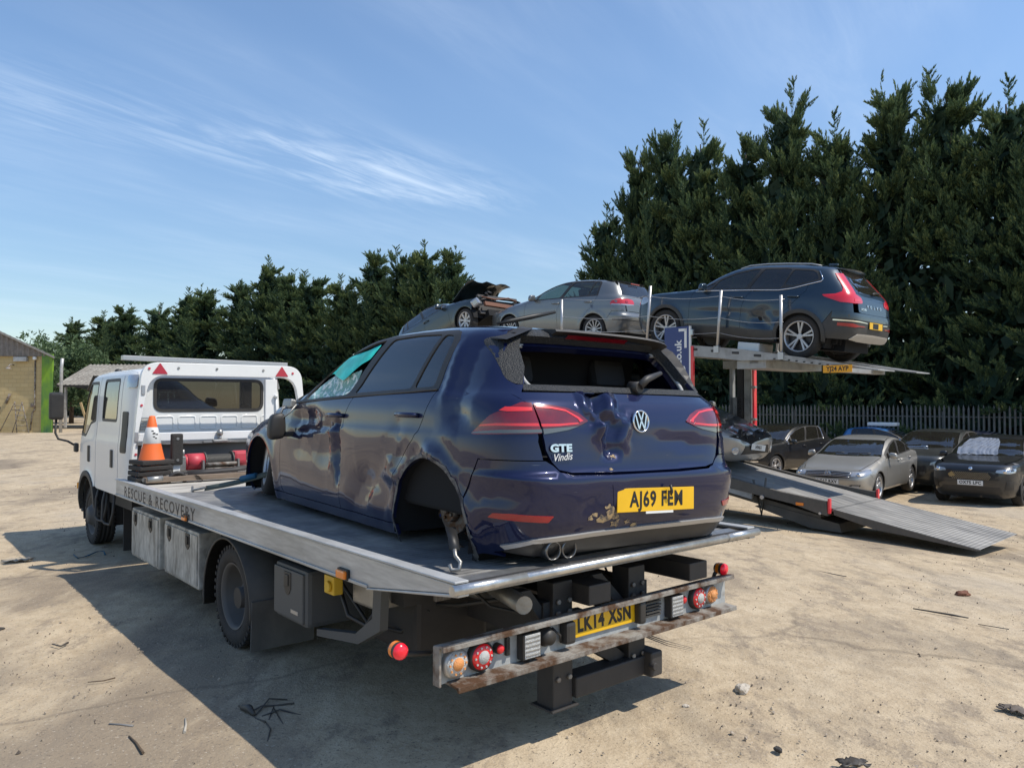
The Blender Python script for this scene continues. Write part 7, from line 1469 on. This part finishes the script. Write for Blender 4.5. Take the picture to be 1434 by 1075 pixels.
def conifer_mesh(H, Rb, seed, nb=430, nl=46, lead=6):
    """leylandii: big upswept feathery plumes of flat sprays round a core coloured dark as shade, several leaders of different height"""
    rg = np.random.default_rng(seed); VV = []; SH = []
    def plume(o, d, L, wid, sh0, n):
        d = d/np.linalg.norm(d); s_ = np.cross(d, (0, 0, 1.)); s_ = s_/max(np.linalg.norm(s_), 1e-6); w = np.cross(s_, d)
        t = rg.random(n)**.75; a = rg.random(n)*2*np.pi; prof = np.sin(np.pi*np.clip(t*.90+.10, 0, 1))**.6*(1-t*.5); rad = wid*prof*rg.random(n)**.4
        c = o+d*(t*L)[:, None]+s_*(rad*np.cos(a))[:, None]+w*(rad*np.sin(a)*.6)[:, None]; c[:, 2] -= .08*L*t*t
        ld = d*1.0+(s_*np.cos(a)[:, None]+w*np.sin(a)[:, None]*.6)*(.95-.5*t)[:, None]+np.array((0, 0, .25))+rg.normal(size=(n, 3))*.18; ld /= np.linalg.norm(ld, axis=1, keepdims=True)
        ln = (.065+.095*rg.random(n))*(1.1-.35*t); sd_ = np.cross(ld, rg.normal(size=(n, 3))); sd_ /= np.linalg.norm(sd_, axis=1, keepdims=True); wd = ln*(.13+.09*rg.random(n))
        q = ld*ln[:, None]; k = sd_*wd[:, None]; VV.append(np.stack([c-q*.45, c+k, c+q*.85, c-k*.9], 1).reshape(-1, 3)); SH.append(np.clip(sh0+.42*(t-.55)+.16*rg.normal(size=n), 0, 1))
    def rad(h):
        x = np.clip(h/H, 0, 1); return Rb*(1-x)**.78+.10*(x < 1)*(1-.20*np.exp(-x*8))*(1+.08*np.sin(11*x+seed))
    for i in range(nb):
        x = rg.random()**.88*.93; h = x*H; az = rg.random()*2*np.pi; lobe = 1+.14*np.sin(2*az+seed+4*x)+.12*np.sin(5*az-2*seed+10*x); R0 = rad(h)*(.72+.50*rg.random())*lobe
        el = np.radians(4+34*x+10*rg.normal()); dv = np.array((np.cos(az)*np.cos(el), np.sin(az)*np.cos(el), np.sin(el))); L = min(R0*.75, 1.7+1.2*rg.random()); o = np.array((np.cos(az)*(R0-L*np.cos(el)), np.sin(az)*(R0-L*np.cos(el)), max(.5, h-L*np.sin(el)*.6))); sh = .32+.30*rg.random(); sz = .85+.4*rg.random(); tn = np.array((-np.sin(az), np.cos(az), 0))
        for k in range(17):
            t = rg.random()**.7; off = rg.uniform(-1, 1); a2 = az+off*.75; e2 = el+np.radians(16+12*rg.normal()); q = o+dv*L*t*.95+tn*off*(.20+.42*t)*L*.62-np.array((0, 0, .05*L*off*off)); plume(q, np.array((np.cos(a2)*np.cos(e2), np.sin(a2)*np.cos(e2), np.sin(e2))), (.45+.45*rg.random())*sz*(1-.25*x), .12*sz, sh+.07*rg.normal()+.10*(t-.5), int(nl*1.5))
    for i in range(lead):
        az = rg.random()*2*np.pi; off = Rb*.50*np.sqrt(rg.random()) if i else 0; hh = H*(1-(.06+.16*rg.random() if i else 0)-.30*off/Rb); Lh = 2.8+1.4*rg.random(); o0 = np.array((np.cos(az)*off, np.sin(az)*off, hh-Lh))
        ln = np.array((np.cos(az)*.28*rg.random(), np.sin(az)*.28*rg.random(), 1.)); plume(o0, ln, Lh, .16, .42, nl*4)
        for k in range(36):
            s_ = .02+.93*rg.random(); a2 = rg.random()*2*np.pi; o = o0+ln*Lh*s_; plume(o, np.array((np.cos(a2)*.8, np.sin(a2)*.8, .85)), (1.25-.95*s_), .075*(1.25-.6*s_), .50, int(nl*.8))
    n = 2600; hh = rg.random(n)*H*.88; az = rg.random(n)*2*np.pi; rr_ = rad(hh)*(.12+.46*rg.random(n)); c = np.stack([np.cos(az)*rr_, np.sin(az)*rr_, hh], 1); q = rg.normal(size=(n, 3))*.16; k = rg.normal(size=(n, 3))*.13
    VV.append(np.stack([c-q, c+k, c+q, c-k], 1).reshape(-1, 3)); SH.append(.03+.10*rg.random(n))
    V = np.concatenate(VV); S_ = np.concatenate(SH); nf = len(V)//4
    me = bpy.data.meshes.new('crown'); me.vertices.add(len(V)); me.vertices.foreach_set('co', V.astype(np.float32).ravel()); me.loops.add(len(V)); me.loops.foreach_set('vertex_index', np.arange(len(V), dtype=np.int32)); me.polygons.add(nf); me.polygons.foreach_set('loop_start', np.arange(0, len(V), 4, dtype=np.int32)); me.polygons.foreach_set('loop_total', np.full(nf, 4, dtype=np.int32)); me.update(calc_edges=True)
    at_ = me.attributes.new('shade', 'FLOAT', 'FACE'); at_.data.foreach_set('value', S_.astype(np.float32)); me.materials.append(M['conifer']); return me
def trunk_mesh(H, r):
    k = MB(); k.tube([(0, 0, -.3), (.03, .02, H*.25), (-.03, .03, H*.55), (0, 0, H*.92)], [r, r*.8, r*.5, .03], 9)
    rr = random.Random(2)
    for i in range(16): z = H*(.08+.045*i); a = i*2.4; k.tube([(0, 0, z), (math.cos(a)*.5, math.sin(a)*.5, z+.15), (math.cos(a)*1.1, math.sin(a)*1.1, z+.5)], [r*.3*(1-i/20), r*.2*(1-i/20), .012], 5)
    me_o = k.build('trunk', M['bark']); me = me_o.data; bpy.data.objects.remove(me_o); return me
CON = [(conifer_mesh(12, 3.4, s, 92, 40, 9), trunk_mesh(12, .22)) for s in (1, 2, 3)]+[(conifer_mesh(9, 3.0, 5, 60, 40, 4), trunk_mesh(9, .2))]
def tree(name, var, x, y, H, wid, rot, label, group, cat='tree'):
    crown, trunk = CON[var]; H0 = 9 if var == 3 else 12
    o = empty(name, (x, y, float(gz(x, y))-.05), (0, 0, rot)); o.scale = (wid, wid, H/H0)
    for nm, me in (('crown', crown), ('trunk', trunk)): c = bpy.data.objects.new(nm, me); link(c, o)
    return tag(o, label, cat, group)
rt = random.Random(11)
def on_line(k, off=0): return (14.2+.73*k+.68*off, 33.2-.68*k+.73*off)
# right-hand wall of conifers behind the fence: (k along the fence, height, width)
RW = [(-12.6, 13.4, .78), (-10.6, 16.4, .86), (-8.6, 17.0, .92), (-6.6, 16.4, .90), (-4.4, 15.4, .98), (-2.2, 17.0, .95), (0.0, 15.2, .98), (2.1, 16.2, .95), (4.1, 16.2, .95), (6.2, 15.0, .98), (8.2, 15.8, .95), (10.4, 16.2, 1.0), (12.8, 15.0, 1.0)]
ORD = ['leftmost', 'second', 'third', 'fourth', 'fifth', 'sixth', 'seventh', 'eighth', 'ninth', 'tenth', 'eleventh', 'twelfth', 'last']
for i, (k, H, w_) in enumerate(RW):
    x, y = on_line(k, rt.uniform(-.3, .5)); lab = ['shorter ragged conifer closing the left end of the tall row behind the fence'] + ['tall dark conifer, %s from the left in the row behind the palisade fence' % ORD[j] for j in range(1, 12)] + ['tall dark conifer at the far right end of the row behind the palisade fence']
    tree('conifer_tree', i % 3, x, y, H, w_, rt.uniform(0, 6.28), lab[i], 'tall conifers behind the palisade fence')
for i, (k, H, w_) in enumerate([(-9.6, 8.0, .8), (-5.6, 8.4, .9), (-1.2, 8.0, .9), (3.1, 8.4, .9), (7.2, 8.0, .9), (11.3, 8.4, .9)]):
    x, y = on_line(k, 2.6); tree('conifer_tree', 3, x, y, H, w_, rt.uniform(0, 6.28), 'low dark conifer filling in behind the tall conifer row', 'low conifers behind the tall row')
# left-hand row running away behind the truck
LW = [(-25, 12.5, .85), (-27.6, 13.2, .95), (-30.5, 13.4, .95), (-33.6, 13.5, 1.0), (-37, 11.9, 1.0), (-41, 12.6, 1.05), (-45, 13.0, 1.05), (-49, 14.6, 1.1), (-54, 13.1, 1.15), (-59, 12.7, 1.15), (-65, 13.2, 1.2), (-72, 12.2, 1.25), (-79, 12.7, 1.25), (-87, 12.6, 1.3), (-96, 12.4, 1.3)]
for i, (k, H, w_) in enumerate(LW):
    x, y = on_line(k, rt.uniform(-.4, .6)); n = len(LW)
    lab = 'conifer at the near right end of the row beyond the truck' if i == 0 else ('conifer at the far left end of the row above the low shed' if i == n-1 else 'dark green conifer, number %s from the right in the row beyond the truck' % ['', 'two', 'three', 'four', 'five', 'six', 'seven', 'eight', 'nine', 'ten', 'eleven', 'twelve', 'thirteen', 'fourteen', 'fifteen', 'sixteen'][i])
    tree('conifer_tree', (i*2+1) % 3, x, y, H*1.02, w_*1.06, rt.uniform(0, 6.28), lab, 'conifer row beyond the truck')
def leafy_mesh(H, R, seed):
    rg = np.random.default_rng(seed); V = []; F = []; SH = []
    cl = [(rg.normal(size=3)*np.array((R*.42, R*.42, H*.17))+np.array((0, 0, H*.60)), R*(.26+.26*rg.random())) for _ in range(34)]
    for c, r in cl:
        n = 230; d = rg.normal(size=(n, 3)); d /= np.linalg.norm(d, axis=1, keepdims=True); p = c+d*(r*(.6+.45*rg.random(n)))[:, None]; q = rg.normal(size=(n, 3))*.10; k = rg.normal(size=(n, 3))*.08; q[:, 2] -= .06
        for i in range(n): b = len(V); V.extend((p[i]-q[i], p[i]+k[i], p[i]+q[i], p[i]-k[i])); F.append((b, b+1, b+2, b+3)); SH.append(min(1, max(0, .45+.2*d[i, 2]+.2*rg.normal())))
    me = bpy.data.meshes.new('crown'); me.from_pydata(np.array(V).tolist(), [], F); at_ = me.attributes.new('shade', 'FLOAT', 'FACE'); at_.data.foreach_set('value', SH); me.materials.append(M['leafy']); return me
LM_ = [leafy_mesh(9, 3.4, 21), leafy_mesh(9, 3.4, 22)]; LT_ = trunk_mesh(7, .25)
for i, (x, y, s, lab) in enumerate([(-35.5, 62, .80, 'pale green willow-like tree showing above the low shed beside the yellow warehouse'), (-40.5, 66, .74, 'green leafy tree just behind the warehouse roof edge'), (-46, 70, .72, 'leafy tree farthest left behind the warehouse roof'), (-33.2, 54.5, .62, 'small leafy bush tree between warehouse corner and shed roof')]):
    o = empty('leafy_tree', (x, y, -.1), (0, 0, i*1.3)); o.scale = (s, s, s)
    for nm, me in (('crown', LM_[i % 2]), ('trunk', LT_)): c = bpy.data.objects.new(nm, me); link(c, o)
    tag(o, lab, 'tree', 'leafy trees behind the warehouse')
# ------------------------------------------------------------------ palisade fence
def fence():
    A = np.array((12.0-20*.73, 31.0+20*.68)); d = np.array((.73, -.68))/math.hypot(.73, .68); n = np.array((.68, .73))/math.hypot(.68, .73); Ln = 42
    o = empty('palisade_fence', (A[0], A[1], 0)); tag(o, 'grey steel palisade fence in front of the conifers', 'fence')
    pm = mat('galvanised_pale', (.15, .15, .14), .65, metal=.3, var=.3, dust=.2); k = MB(); w = .075
    for i in range(int(Ln/.155)):
        s = i*.155; p = A+d*s; z0 = float(gz(*p))+.06; hgt = 2.22+.02*math.sin(i*1.7); P = p-A
        prof = [(-w/2, .03), (-w/4, 0), (w/4, 0), (w/2, .03)]
        vs = []
        for z in (z0, z0+hgt-.14):
            for a, b_ in prof: q = P+d*a+n*b_; vs.append((q[0], q[1], z))
        q = P+n*.005; vs.append((q[0], q[1], z0+hgt)); k.add(vs, [(0, 1, 5, 4), (1, 2, 6, 5), (2, 3, 7, 6), (4, 5, 8), (5, 6, 8), (6, 7, 8)])
    k.build('palings', pm, o)
    k = MB()
    for zz in (.45, 1.85):
        pts = [(d[0]*s+n[0]*.05, d[1]*s+n[1]*.05, float(gz(A[0]+d[0]*s, A[1]+d[1]*s))+zz) for s in np.linspace(0, Ln, 22)]; k.tube(pts, .025, 4)
    k.build('rails', pm, o)
    for i in range(16):
        s = i*2.75; k = MB(); z = float(gz(A[0]+d[0]*s, A[1]+d[1]*s)); k.box((d[0]*s+n[0]*.10, d[1]*s+n[1]*.10, z+1.0), (.09, .06, 2.1), (0, 0, math.atan2(d[1], d[0]))); k.build('post', pm, o)
fence()
# ------------------------------------------------------------------ buildings on the left
def block_mat():
    m = bpy.data.materials.new('painted_blockwork'); m.use_nodes = True; nt = m.node_tree; N = nt.nodes; L = nt.links; b = N['Principled BSDF']; b.inputs['Roughness'].default_value = .85
    tc = N.new('ShaderNodeTexCoord'); mp = N.new('ShaderNodeMapping'); mp.inputs['Rotation'].default_value = (R_(90), 0, 0); L.new(tc.outputs['Object'], mp.inputs[0]); br = N.new('ShaderNodeTexBrick'); br.inputs['Scale'].default_value = 1.0; br.inputs['Brick Width'].default_value = .45; br.inputs['Row Height'].default_value = .225; br.inputs['Mortar Size'].default_value = .010; br.inputs['Mortar Smooth'].default_value = .4
    br.inputs['Color1'].default_value = (.56, .43, .22, 1); br.inputs['Color2'].default_value = (.52, .39, .19, 1); br.inputs['Mortar'].default_value = (.43, .32, .16, 1); L.new(mp.outputs[0], br.inputs[0])
    n = N.new('ShaderNodeTexNoise'); n.inputs['Scale'].default_value = 1.3; n.inputs['Detail'].default_value = 8; L.new(tc.outputs['Object'], n.inputs[0]); r = N.new('ShaderNodeMapRange'); r.inputs[1].default_value = .55; r.inputs[2].default_value = .75; r.inputs[4].default_value = .5; L.new(n.outputs[0], r.inputs[0])
    x = N.new('ShaderNodeMix'); x.data_type = 'RGBA'; x.inputs[7].default_value = (.36, .28, .17, 1); L.new(r.outputs[0], x.inputs[0]); L.new(br.outputs[0], x.inputs[6]); L.new(x.outputs[2], b.inputs['Base Color'])
    bp = N.new('ShaderNodeBump'); bp.inputs['Strength'].default_value = .5; bp.inputs['Distance'].default_value = .02; bp.invert = True; L.new(br.outputs['Fac'], bp.inputs['Height']); L.new(bp.outputs[0], b.inputs['Normal']); return m
def corrugate(k, x0, x1, pitch, fn, depth=.05):
    """sheet ribs between x0 and x1; fn(x, d) returns the bottom and top point of the sheet at x, d = depth offset"""
    xs = np.arange(x0, x1, pitch/4); vs = []
    for i, x in enumerate(xs): a, b = fn(x, depth*(1 if i % 4 in (0, 1) else 0)); vs += [a, b]
    k.add(vs, [(2*i, 2*i+1, 2*i+3, 2*i+2) for i in range(len(xs)-1)])
def buildings():
    Y = 43.6; xr = -26.3; xa = -35.0; ze, za = 4.30, 8.35; sl = (za-ze)/(xr-xa)
    o = empty('warehouse', (xr, Y, 0)); tag(o, 'yellow painted block warehouse with corrugated gable and green corner post at left', 'building')
    k = MB(); k.box((-8.7, .15, 2.05), (17.4, .3, 4.5)); k.build('wall', block_mat(), o); k = MB(); k.add([(-.02, .1, -.2), (-.02, .1, 4.3), (-7.2, 10.6, 4.3), (-7.2, 10.6, -.2), (-.3, .1, -.2), (-.3, .1, 4.3), (-7.5, 10.6, 4.3), (-7.5, 10.6, -.2)], [(0, 1, 2, 3), (4, 7, 6, 5), (1, 5, 6, 2)]); k.build('side_wall', M['toolbox'], o)
    cl = mat('weathered_cladding', (.20, .18, .165), .8, var=.3, dust=.3); k = MB()
    corrugate(k, -17.6, .25, .30, lambda x, d: ((x, -.10-d, 4.22), (x, -.10-d, ze+.10+(sl*(-x) if x > xa-xr else sl*(-2*(xa-xr)+x)))), .06); k.build('gable_cladding', cl, o)
    k = MB()
    for sg in (1, -1):
        a = (.55 if sg > 0 else 2*(xa-xr)-.55); xm = xa-xr
        k.add([(a, -.35, ze-.10), (xm, -.35, za+.12), (xm-7.2, 10.6, za+.12), (a-7.2, 10.6, ze-.10), (a, -.35, ze-.22), (xm, -.35, za), (xm-7.2, 10.6, za), (a-7.2, 10.6, ze-.22)], [(0, 1, 2, 3), (4, 7, 6, 5), (0, 4, 5, 1), (0, 3, 7, 4)])
    k.build('roof', mat('asbestos_roof', (.30, .285, .26), .9, var=.3), o)
    gm = mat('lime_green_paint', (.20, .36, .02), .6, col2=(.03, .12, .06), mixlo=.40, mixhi=.62, mscale=.9, stretch=(1, 1, .5)); k = MB(); k.box((.0, -.06, 2.1), (.60, .14, 4.5)); k.build('corner_post', gm, o)
    k = MB(); k.tube([(.85, -.1, 4.1), (.80, -.1, 3.6), (.80, -.1, -.1)], .09, 8); k.build('downpipe', M['rail'], o)
    k = MB(); k.tube([(-.72, -.05, 4.0), (-.72, -.05, 1.2), (-.85, -.05, 1.0), (-.95, -.05, 0)], .035, 6); k.box((-.80, -.08, 1.45), (.2, .12, .2)); k.build('cable_conduit', M['rust'], o)
    k = MB(); k.box((-1.5, -.12, 4.05), (.75, .2, .26), ch=.03); k.build('alarm_box', M['rail'], o); k = MB(); k.box((-.70, -.12, 4.1), (.18, .18, .18), ch=.05); k.build('camera', M['white'], o)
    k = MB(); k.tube([(-1.95, -.03, 3.72), (-1.95, -.35, 3.75), (-1.95, -.48, 3.62)], .03, 6); k.lathe([(.05, .10), (.12, 0), (.15, -.06)], (-1.95, -.48, 3.55), (0, 0, 1), 14); k.build('wall_lamp', M['rust'], o)
    k = MB(); k.tube([(-2.35, -.04, 1.55), (-2.2, -.10, 1.85), (-2.12, -.04, 2.1)], .07, 6); k.build('wall_stain_bracket', M['rust'], o)
    # step ladder
    L_ = empty('step_ladder', (-27.55, Y-.55, -.1)); tag(L_, 'rusty step ladder standing open against the yellow warehouse wall', 'ladder')
    k = MB()
    for x0, x1 in ((-.20, -.55), (.20, .55)): pass
    k.tube([(-.28, 0, 1.75), (-.05, -.12, 0)], .025, 6); k.tube([(.12, 0, 1.75), (.62, -.12, 0)], .025, 6)
    for i in range(6): t = .12+i*.16; k.tube([(-.28+.23*t, -.12*t, 1.75*(1-t)), (.12+.5*t, -.12*t, 1.75*(1-t))], .02, 5)
    k.build('front_frame', M['rust'], L_); k = MB(); k.tube([(-.28, .05, 1.75), (-1.35, .35, 0)], .022, 6); k.tube([(.10, .05, 1.70), (-.62, .35, 0)], .022, 6); k.tube([(-.55, .12, 1.3), (-.10, .12, 1.3)], .018, 5); k.build('rear_legs', M['rust'], L_)
    k = MB(); k.tube([(-28.85, Y-.2, 1.35), (-29.1, Y-.6, -.1)], .03, 6); s_ = k.build('striped_pole', M['chassis']); tag(s_, 'dark pole leaning on the warehouse wall at the left photo edge', 'pole'); k = MB(); k.lathe([(.0001, .6), (.16, .55), (.24, .25), (.22, 0)], (-29.0, Y-.9, -.1), (0, 0, 1), 12); s_ = k.build('white_sack', M['platew']); tag(s_, 'white sack on the ground by the warehouse wall at the left edge', 'sack')
    # low shed
    S_ = empty('low_shed', (-26.0, 50.0, 0)); tag(S_, 'long low shed with grey corrugated roof behind the truck cab', 'building')
    k = MB(); k.box((1.5, 4.0, 1.35), (10, .25, 2.9)); k.build('wall', mat('beige_render', (.44, .38, .28), .9, var=.2), S_)
    k = MB(); corrugate(k, -3.5, 6.5, .28, lambda x, d: ((x, -.2, 2.72+d+.03*math.sin(x)), (x-1.5, 6.5, 4.35+d)), .05); k.build('roof', mat('lichen_roof', (.21, .19, .16), .9, var=.35, col2=(.30, .28, .24), mscale=1.2), S_).modifiers.new('solid', 'SOLIDIFY').thickness = .04
    k = MB(); k.box((1.5, -.15, 2.66), (10, .12, .14)); k.tube([(-2.2, -.2, 2.6), (-1.2, -.1, 2.45), (-1.4, 0, 1.6)], .06, 6); k.build('gutter', M['chassis'], S_)
    for x in np.arange(-3, 6.5, 3.1): k = MB(); k.box((x, -.02, 1.3), (.14, .14, 2.7)); k.build('post', M['rail'], S_)
    k = MB(); k.box((-.2, 2.0, 1.1), (.06, 3.5, 2.2)); k.box((2.0, 2.2, 1.1), (4, .06, 2.3)); k.build('back_partition', M['chassis'], S_)
    # junk by the shed
    k = MB(); k.box((-23.9, 45.2, .80), (1.7, .12, 1.75), (R_(-8), 0, 0), .02); o = k.build('pink_panel', mat('pink_board', (.45, .26, .20), .8, var=.25)); tag(o, 'faded pink board leaning by the shed behind the cab mirror', 'board')
    k = MB(); k.box((-24.9, 44.9, .75), (.12, .06, 1.8), (0, R_(-18), 0)); o = k.build('timber_plank', mat('yellow_timber', (.50, .36, .18), .8)); tag(o, 'yellow timber plank propped upright beside the pink board', 'plank')
    for i, (x, w_) in enumerate(((-22.4, 1.0), (-21.2, .9))):
        k = MB(); 
        for a, b_ in (((0, 0, 0), (0, 0, 2.3)), ((w_, 0, 0), (w_, 0, 2.3)), ((0, 0, 2.3), (w_, 0, 2.3)), ((0, 0, 1.2), (w_, 0, 1.2)), ((0, .8, 0), (0, .8, 2.3)), ((w_, .8, 0), (w_, .8, 2.3)), ((0, 0, 2.3), (0, .8, 2.3)), ((w_, 0, 2.3), (w_, .8, 2.3))): k.tube([a, b_], .05, 5)
        o = k.build('steel_rack', M['rail']); o.location = (x, 45.4, -.1); tag(o, ['grey tubular steel rack next to the pink board', 'grey tubular steel rack nearest the truck cab window'][i], 'rack', 'steel racks by the shed')
        k = MB()
        for j in range(5): z = .35+.38*j; k.lathe([(.20, -.08), (.30, -.08), (.33, 0), (.30, .08), (.20, .08)], (w_*.5+.08*math.sin(j*2), .4, z), (.2*math.sin(j), 1, .1), 14, closed=True)
        for j in range(2): pass
        t_ = k.build('scrap_tyres', M['chassis'], o)
buildings()
# ------------------------------------------------------------------ debris
def gp(px, py):
    """point on the yard surface at a measured bearing (tangents right and down of the level line)"""
    x = px; y = py; t = 3.0
    for _ in range(30): t = (1.66-float(gz(x*t, t)))/y
    return (x*t, t, float(gz(x*t, t)))
def pix(u, v): return gp((u-717)/1077., (v-562)/1077.)
def debris():
    rr = random.Random(21)
    def rock(name, u, v, r, m, label, fl=.6, cat='stone'):
        p = pix(u, v); bm = bmesh.new(); bmesh.ops.create_icosphere(bm, subdivisions=3, radius=1); s0 = rr.random()*10
        for q in bm.verts: k_ = 1+.22*math.sin(q.co.x*3.1+s0)*math.sin(q.co.y*2.7+s0*2)+.12*math.sin(q.co.z*5+q.co.x*4+s0)+.07*math.sin(q.co.y*9+s0); q.co = Vector((q.co.x*1.25, q.co.y*.9, q.co.z*fl))*r*k_
        me = bpy.data.meshes.new(name); bm.to_mesh(me); bm.free(); me.materials.append(m); o = bpy.data.objects.new(name, me); link(o); o.location = (p[0], p[1], p[2]+r*fl*.45); o.rotation_euler = (0, 0, rr.random()*6); return tag(o, label, cat)
    ws = mat('pale_stone', (.52, .46, .38), .9, var=.25, bump=.8, bscale=30); ds = mat('dark_stone', (.05, .045, .04), .9, var=.3, bump=.6, bscale=30); bs = mat('brick_lump', (.20, .085, .05), .9, var=.3, bump=.8, bscale=25)
    rock('stone', 1037, 963, .045, ws, 'whitish broken stone on the sunlit yard right of the tow frame'); rock('brick_lump', 1344, 831, .055, bs, 'red brown brick lump on the ground right of the truck', .55, 'brick'); rock('stone', 1086, 1045, .020, ds, 'small black lump near the bottom edge, right of centre')
    rock('stone', 958, 985, .016, ws, 'tiny pale pebble beside the shadow tip of the truck'); rock('stone', 4, 880, .03, ds, 'small dark stone at the left photo edge in the sun')
    def stick(name, pts, r, m, label, cat='debris'):
        k = MB(); P = [pix(*p) for p in pts]; k.tube([(p[0], p[1], p[2]+r*.7) for p in P], [r*(.45+.3*((i*7) % 3)/2) for i in range(len(P))], 6); o = k.build(name, m); return tag(o, label, cat)
    bk = mat('black_trim', (.02, .02, .021), .5, dust=.3); br_ = mat('dry_twig', (.10, .07, .045), .9); gy = mat('grey_strip', (.20, .19, .18), .6)
    stick('rubber_strip', [(1275, 851), (1300, 855), (1330, 860), (1352, 864)], .012, bk, 'black rubber strip lying on the yard below the brick lump'); stick('rubber_strip', [(1365, 872), (1390, 876), (1408, 879)], .006, bk, 'thin dark strip end to the right of the rubber strip')
    stick('trim_strip', [(1111, 791), (1140, 798), (1165, 803), (1183, 806)], .008, bk, 'thin dark trim strip on the sunny ground left of the ramp toe')
    for i in range(3): stick('plastic_trim', [(898+i*3, 884+i*3), (935, 897+i*3), (968, 906+i*2)], .008, bk, ['black trim length under the light bar, nearest the truck', 'middle black trim length under the light bar', 'black trim length under the light bar, farthest from the truck'][i], 'trim').__setitem__('group', 'black trim lengths under the light bar')
    stick('twig', [(128, 952), (150, 950), (166, 946)], .006, br_, 'thin twig on the sunlit ground at lower left', 'twig'); stick('twig', [(158, 1010), (175, 1011), (192, 1013)], .009, gy, 'short grey strip of bark at the lower left', 'twig')
    stick('twig', [(186, 1027), (196, 1036), (206, 1050)], .010, br_, 'frayed brown twig bundle at the lower left', 'twig'); stick('splinter', [(264, 1003), (265, 1012), (263, 1022)], .011, mat('pale_splinter', (.42, .38, .32), .8), 'pale splinter at the shadow edge lower left', 'splinter')
    stick('twig', [(78, 900), (90, 903), (100, 898)], .010, bk, 'small dark scrap on the sunlit ground at left', 'scrap')
    stick('blue_rope', [(106, 776), (112, 781), (125, 778), (138, 772), (148, 771), (150, 776)], .012, mat('rope_blue', (.02, .10, .16), .7), 'blue rope end on the ground by the cab', 'rope')
    o = empty('wire_tangle', (0, 0, 0)); tag(o, 'black tangle of wire and torn trim in the shade under the truck bed', 'wire tangle'); c = pix(370, 1000); o.location = c
    lines = [[(338, 985), (350, 993), (362, 1003), (375, 1010)], [(352, 995), (370, 988), (390, 985), (415, 984)], [(375, 1008), (382, 1020), (378, 1035)], [(370, 1000), (395, 993), (425, 999)], [(362, 998), (380, 978), (405, 977)], [(380, 1005), (386, 990), (400, 1012)]]
    for ln in lines:
        k = MB(); P = [pix(*p) for p in ln]; k.tube([(p[0]-c[0], p[1]-c[1], p[2]-c[2]+.008+.010*(i % 2)) for i, p in enumerate(P)], .0045, 6); k.build('wire', bk, o)
    k = MB(); p = pix(352, 994); k.tube([(p[0]-c[0]-.06, p[1]-c[1]+.05, .015), (p[0]-c[0], p[1]-c[1], .03), (p[0]-c[0]+.05, p[1]-c[1]-.06, .015)], [.012, .022, .01], 7); k.build('torn_trim', bk, o)
    def rag(name, u, v, s, m, label, n=9):
        p = pix(u, v); k = MB(); vs = []
        for j in range(n):
            for i in range(n): a, b_ = (i/(n-1)-.5), (j/(n-1)-.5); vs.append((a*s*(1+.3*math.sin(j*1.7)), b_*s*.6*(1+.3*math.sin(i*2.1)), .012+.03*abs(math.sin(i*1.3+j*.9))*(1-abs(a)-abs(b_)*.5)))
        k.add(vs, [(j*n+i, j*n+i+1, (j+1)*n+i+1, (j+1)*n+i) for j in range(n-1) for i in range(n-1)], True); o = k.build(name, m); o.location = p; o.rotation_euler = (0, 0, rr.random()*6); o.modifiers.new('solid', 'SOLIDIFY').thickness = .006; return tag(o, label, 'scrap')
    rag('plastic_scrap', 1190, 1068, .12, bk, 'black crumpled plastic scrap at the bottom edge of the photo'); rag('rag', 1415, 994, .14, mat('dirty_rag', (.15, .125, .105), .95), 'dirty grey rag at the right photo edge'); rag('leaf_litter', 1395, 655, .4, br_, 'brown litter under the black crossover') if False else None
    rag('cardboard_scrap', 28, 785, .25, mat('card', (.40, .34, .26), .9), 'flattened pale card by the truck shadow at left')
    # loose grit and small stones all over the near yard: too many to count
    g = np.random.default_rng(8); V = []; F = []
    n = 7000; cnt = 0
    base = np.array([(1, 0, 0), (-1, 0, 0), (0, 1, 0), (0, -1, 0), (0, 0, 1), (0, 0, -.4)], float); fc = [(0, 2, 4), (2, 1, 4), (1, 3, 4), (3, 0, 4), (2, 0, 5), (1, 2, 5), (3, 1, 5), (0, 3, 5)]
    while cnt < n:
        y = 2.6+14*g.random()**1.6; x = (g.random()*1.5-.75)*y*1.02
        cl = .5+.5*math.sin(x*1.9+1.3*math.sin(y*1.2))*math.sin(y*1.6+x*.4)
        if g.random() > .15+.85*cl: continue
        s = (.0022+.0055*g.random()**3)*(1+.045*y)*(1.6 if g.random() < .06 else 1); z = float(gz(x, y))+s*.3; R0 = Euler((g.random()*6, g.random()*6, g.random()*6)).to_matrix(); b = len(V)
        P = base*(s*(0.6+.8*g.random((6, 1)))); V += [tuple(Vector((x, y, z))+R0 @ Vector(p)) for p in P]; F += [tuple(b+i for i in f) for f in fc]; cnt += 1
    me = bpy.data.meshes.new('loose_grit'); me.from_pydata(V, [], F); me.materials.append(mat('grit', (.36, .30, .235), .9, col2=(.11, .09, .075), mixlo=.46, mixhi=.56, mscale=5)); o = bpy.data.objects.new('loose_grit', me); link(o); tag(o, kind='stuff')
debris()
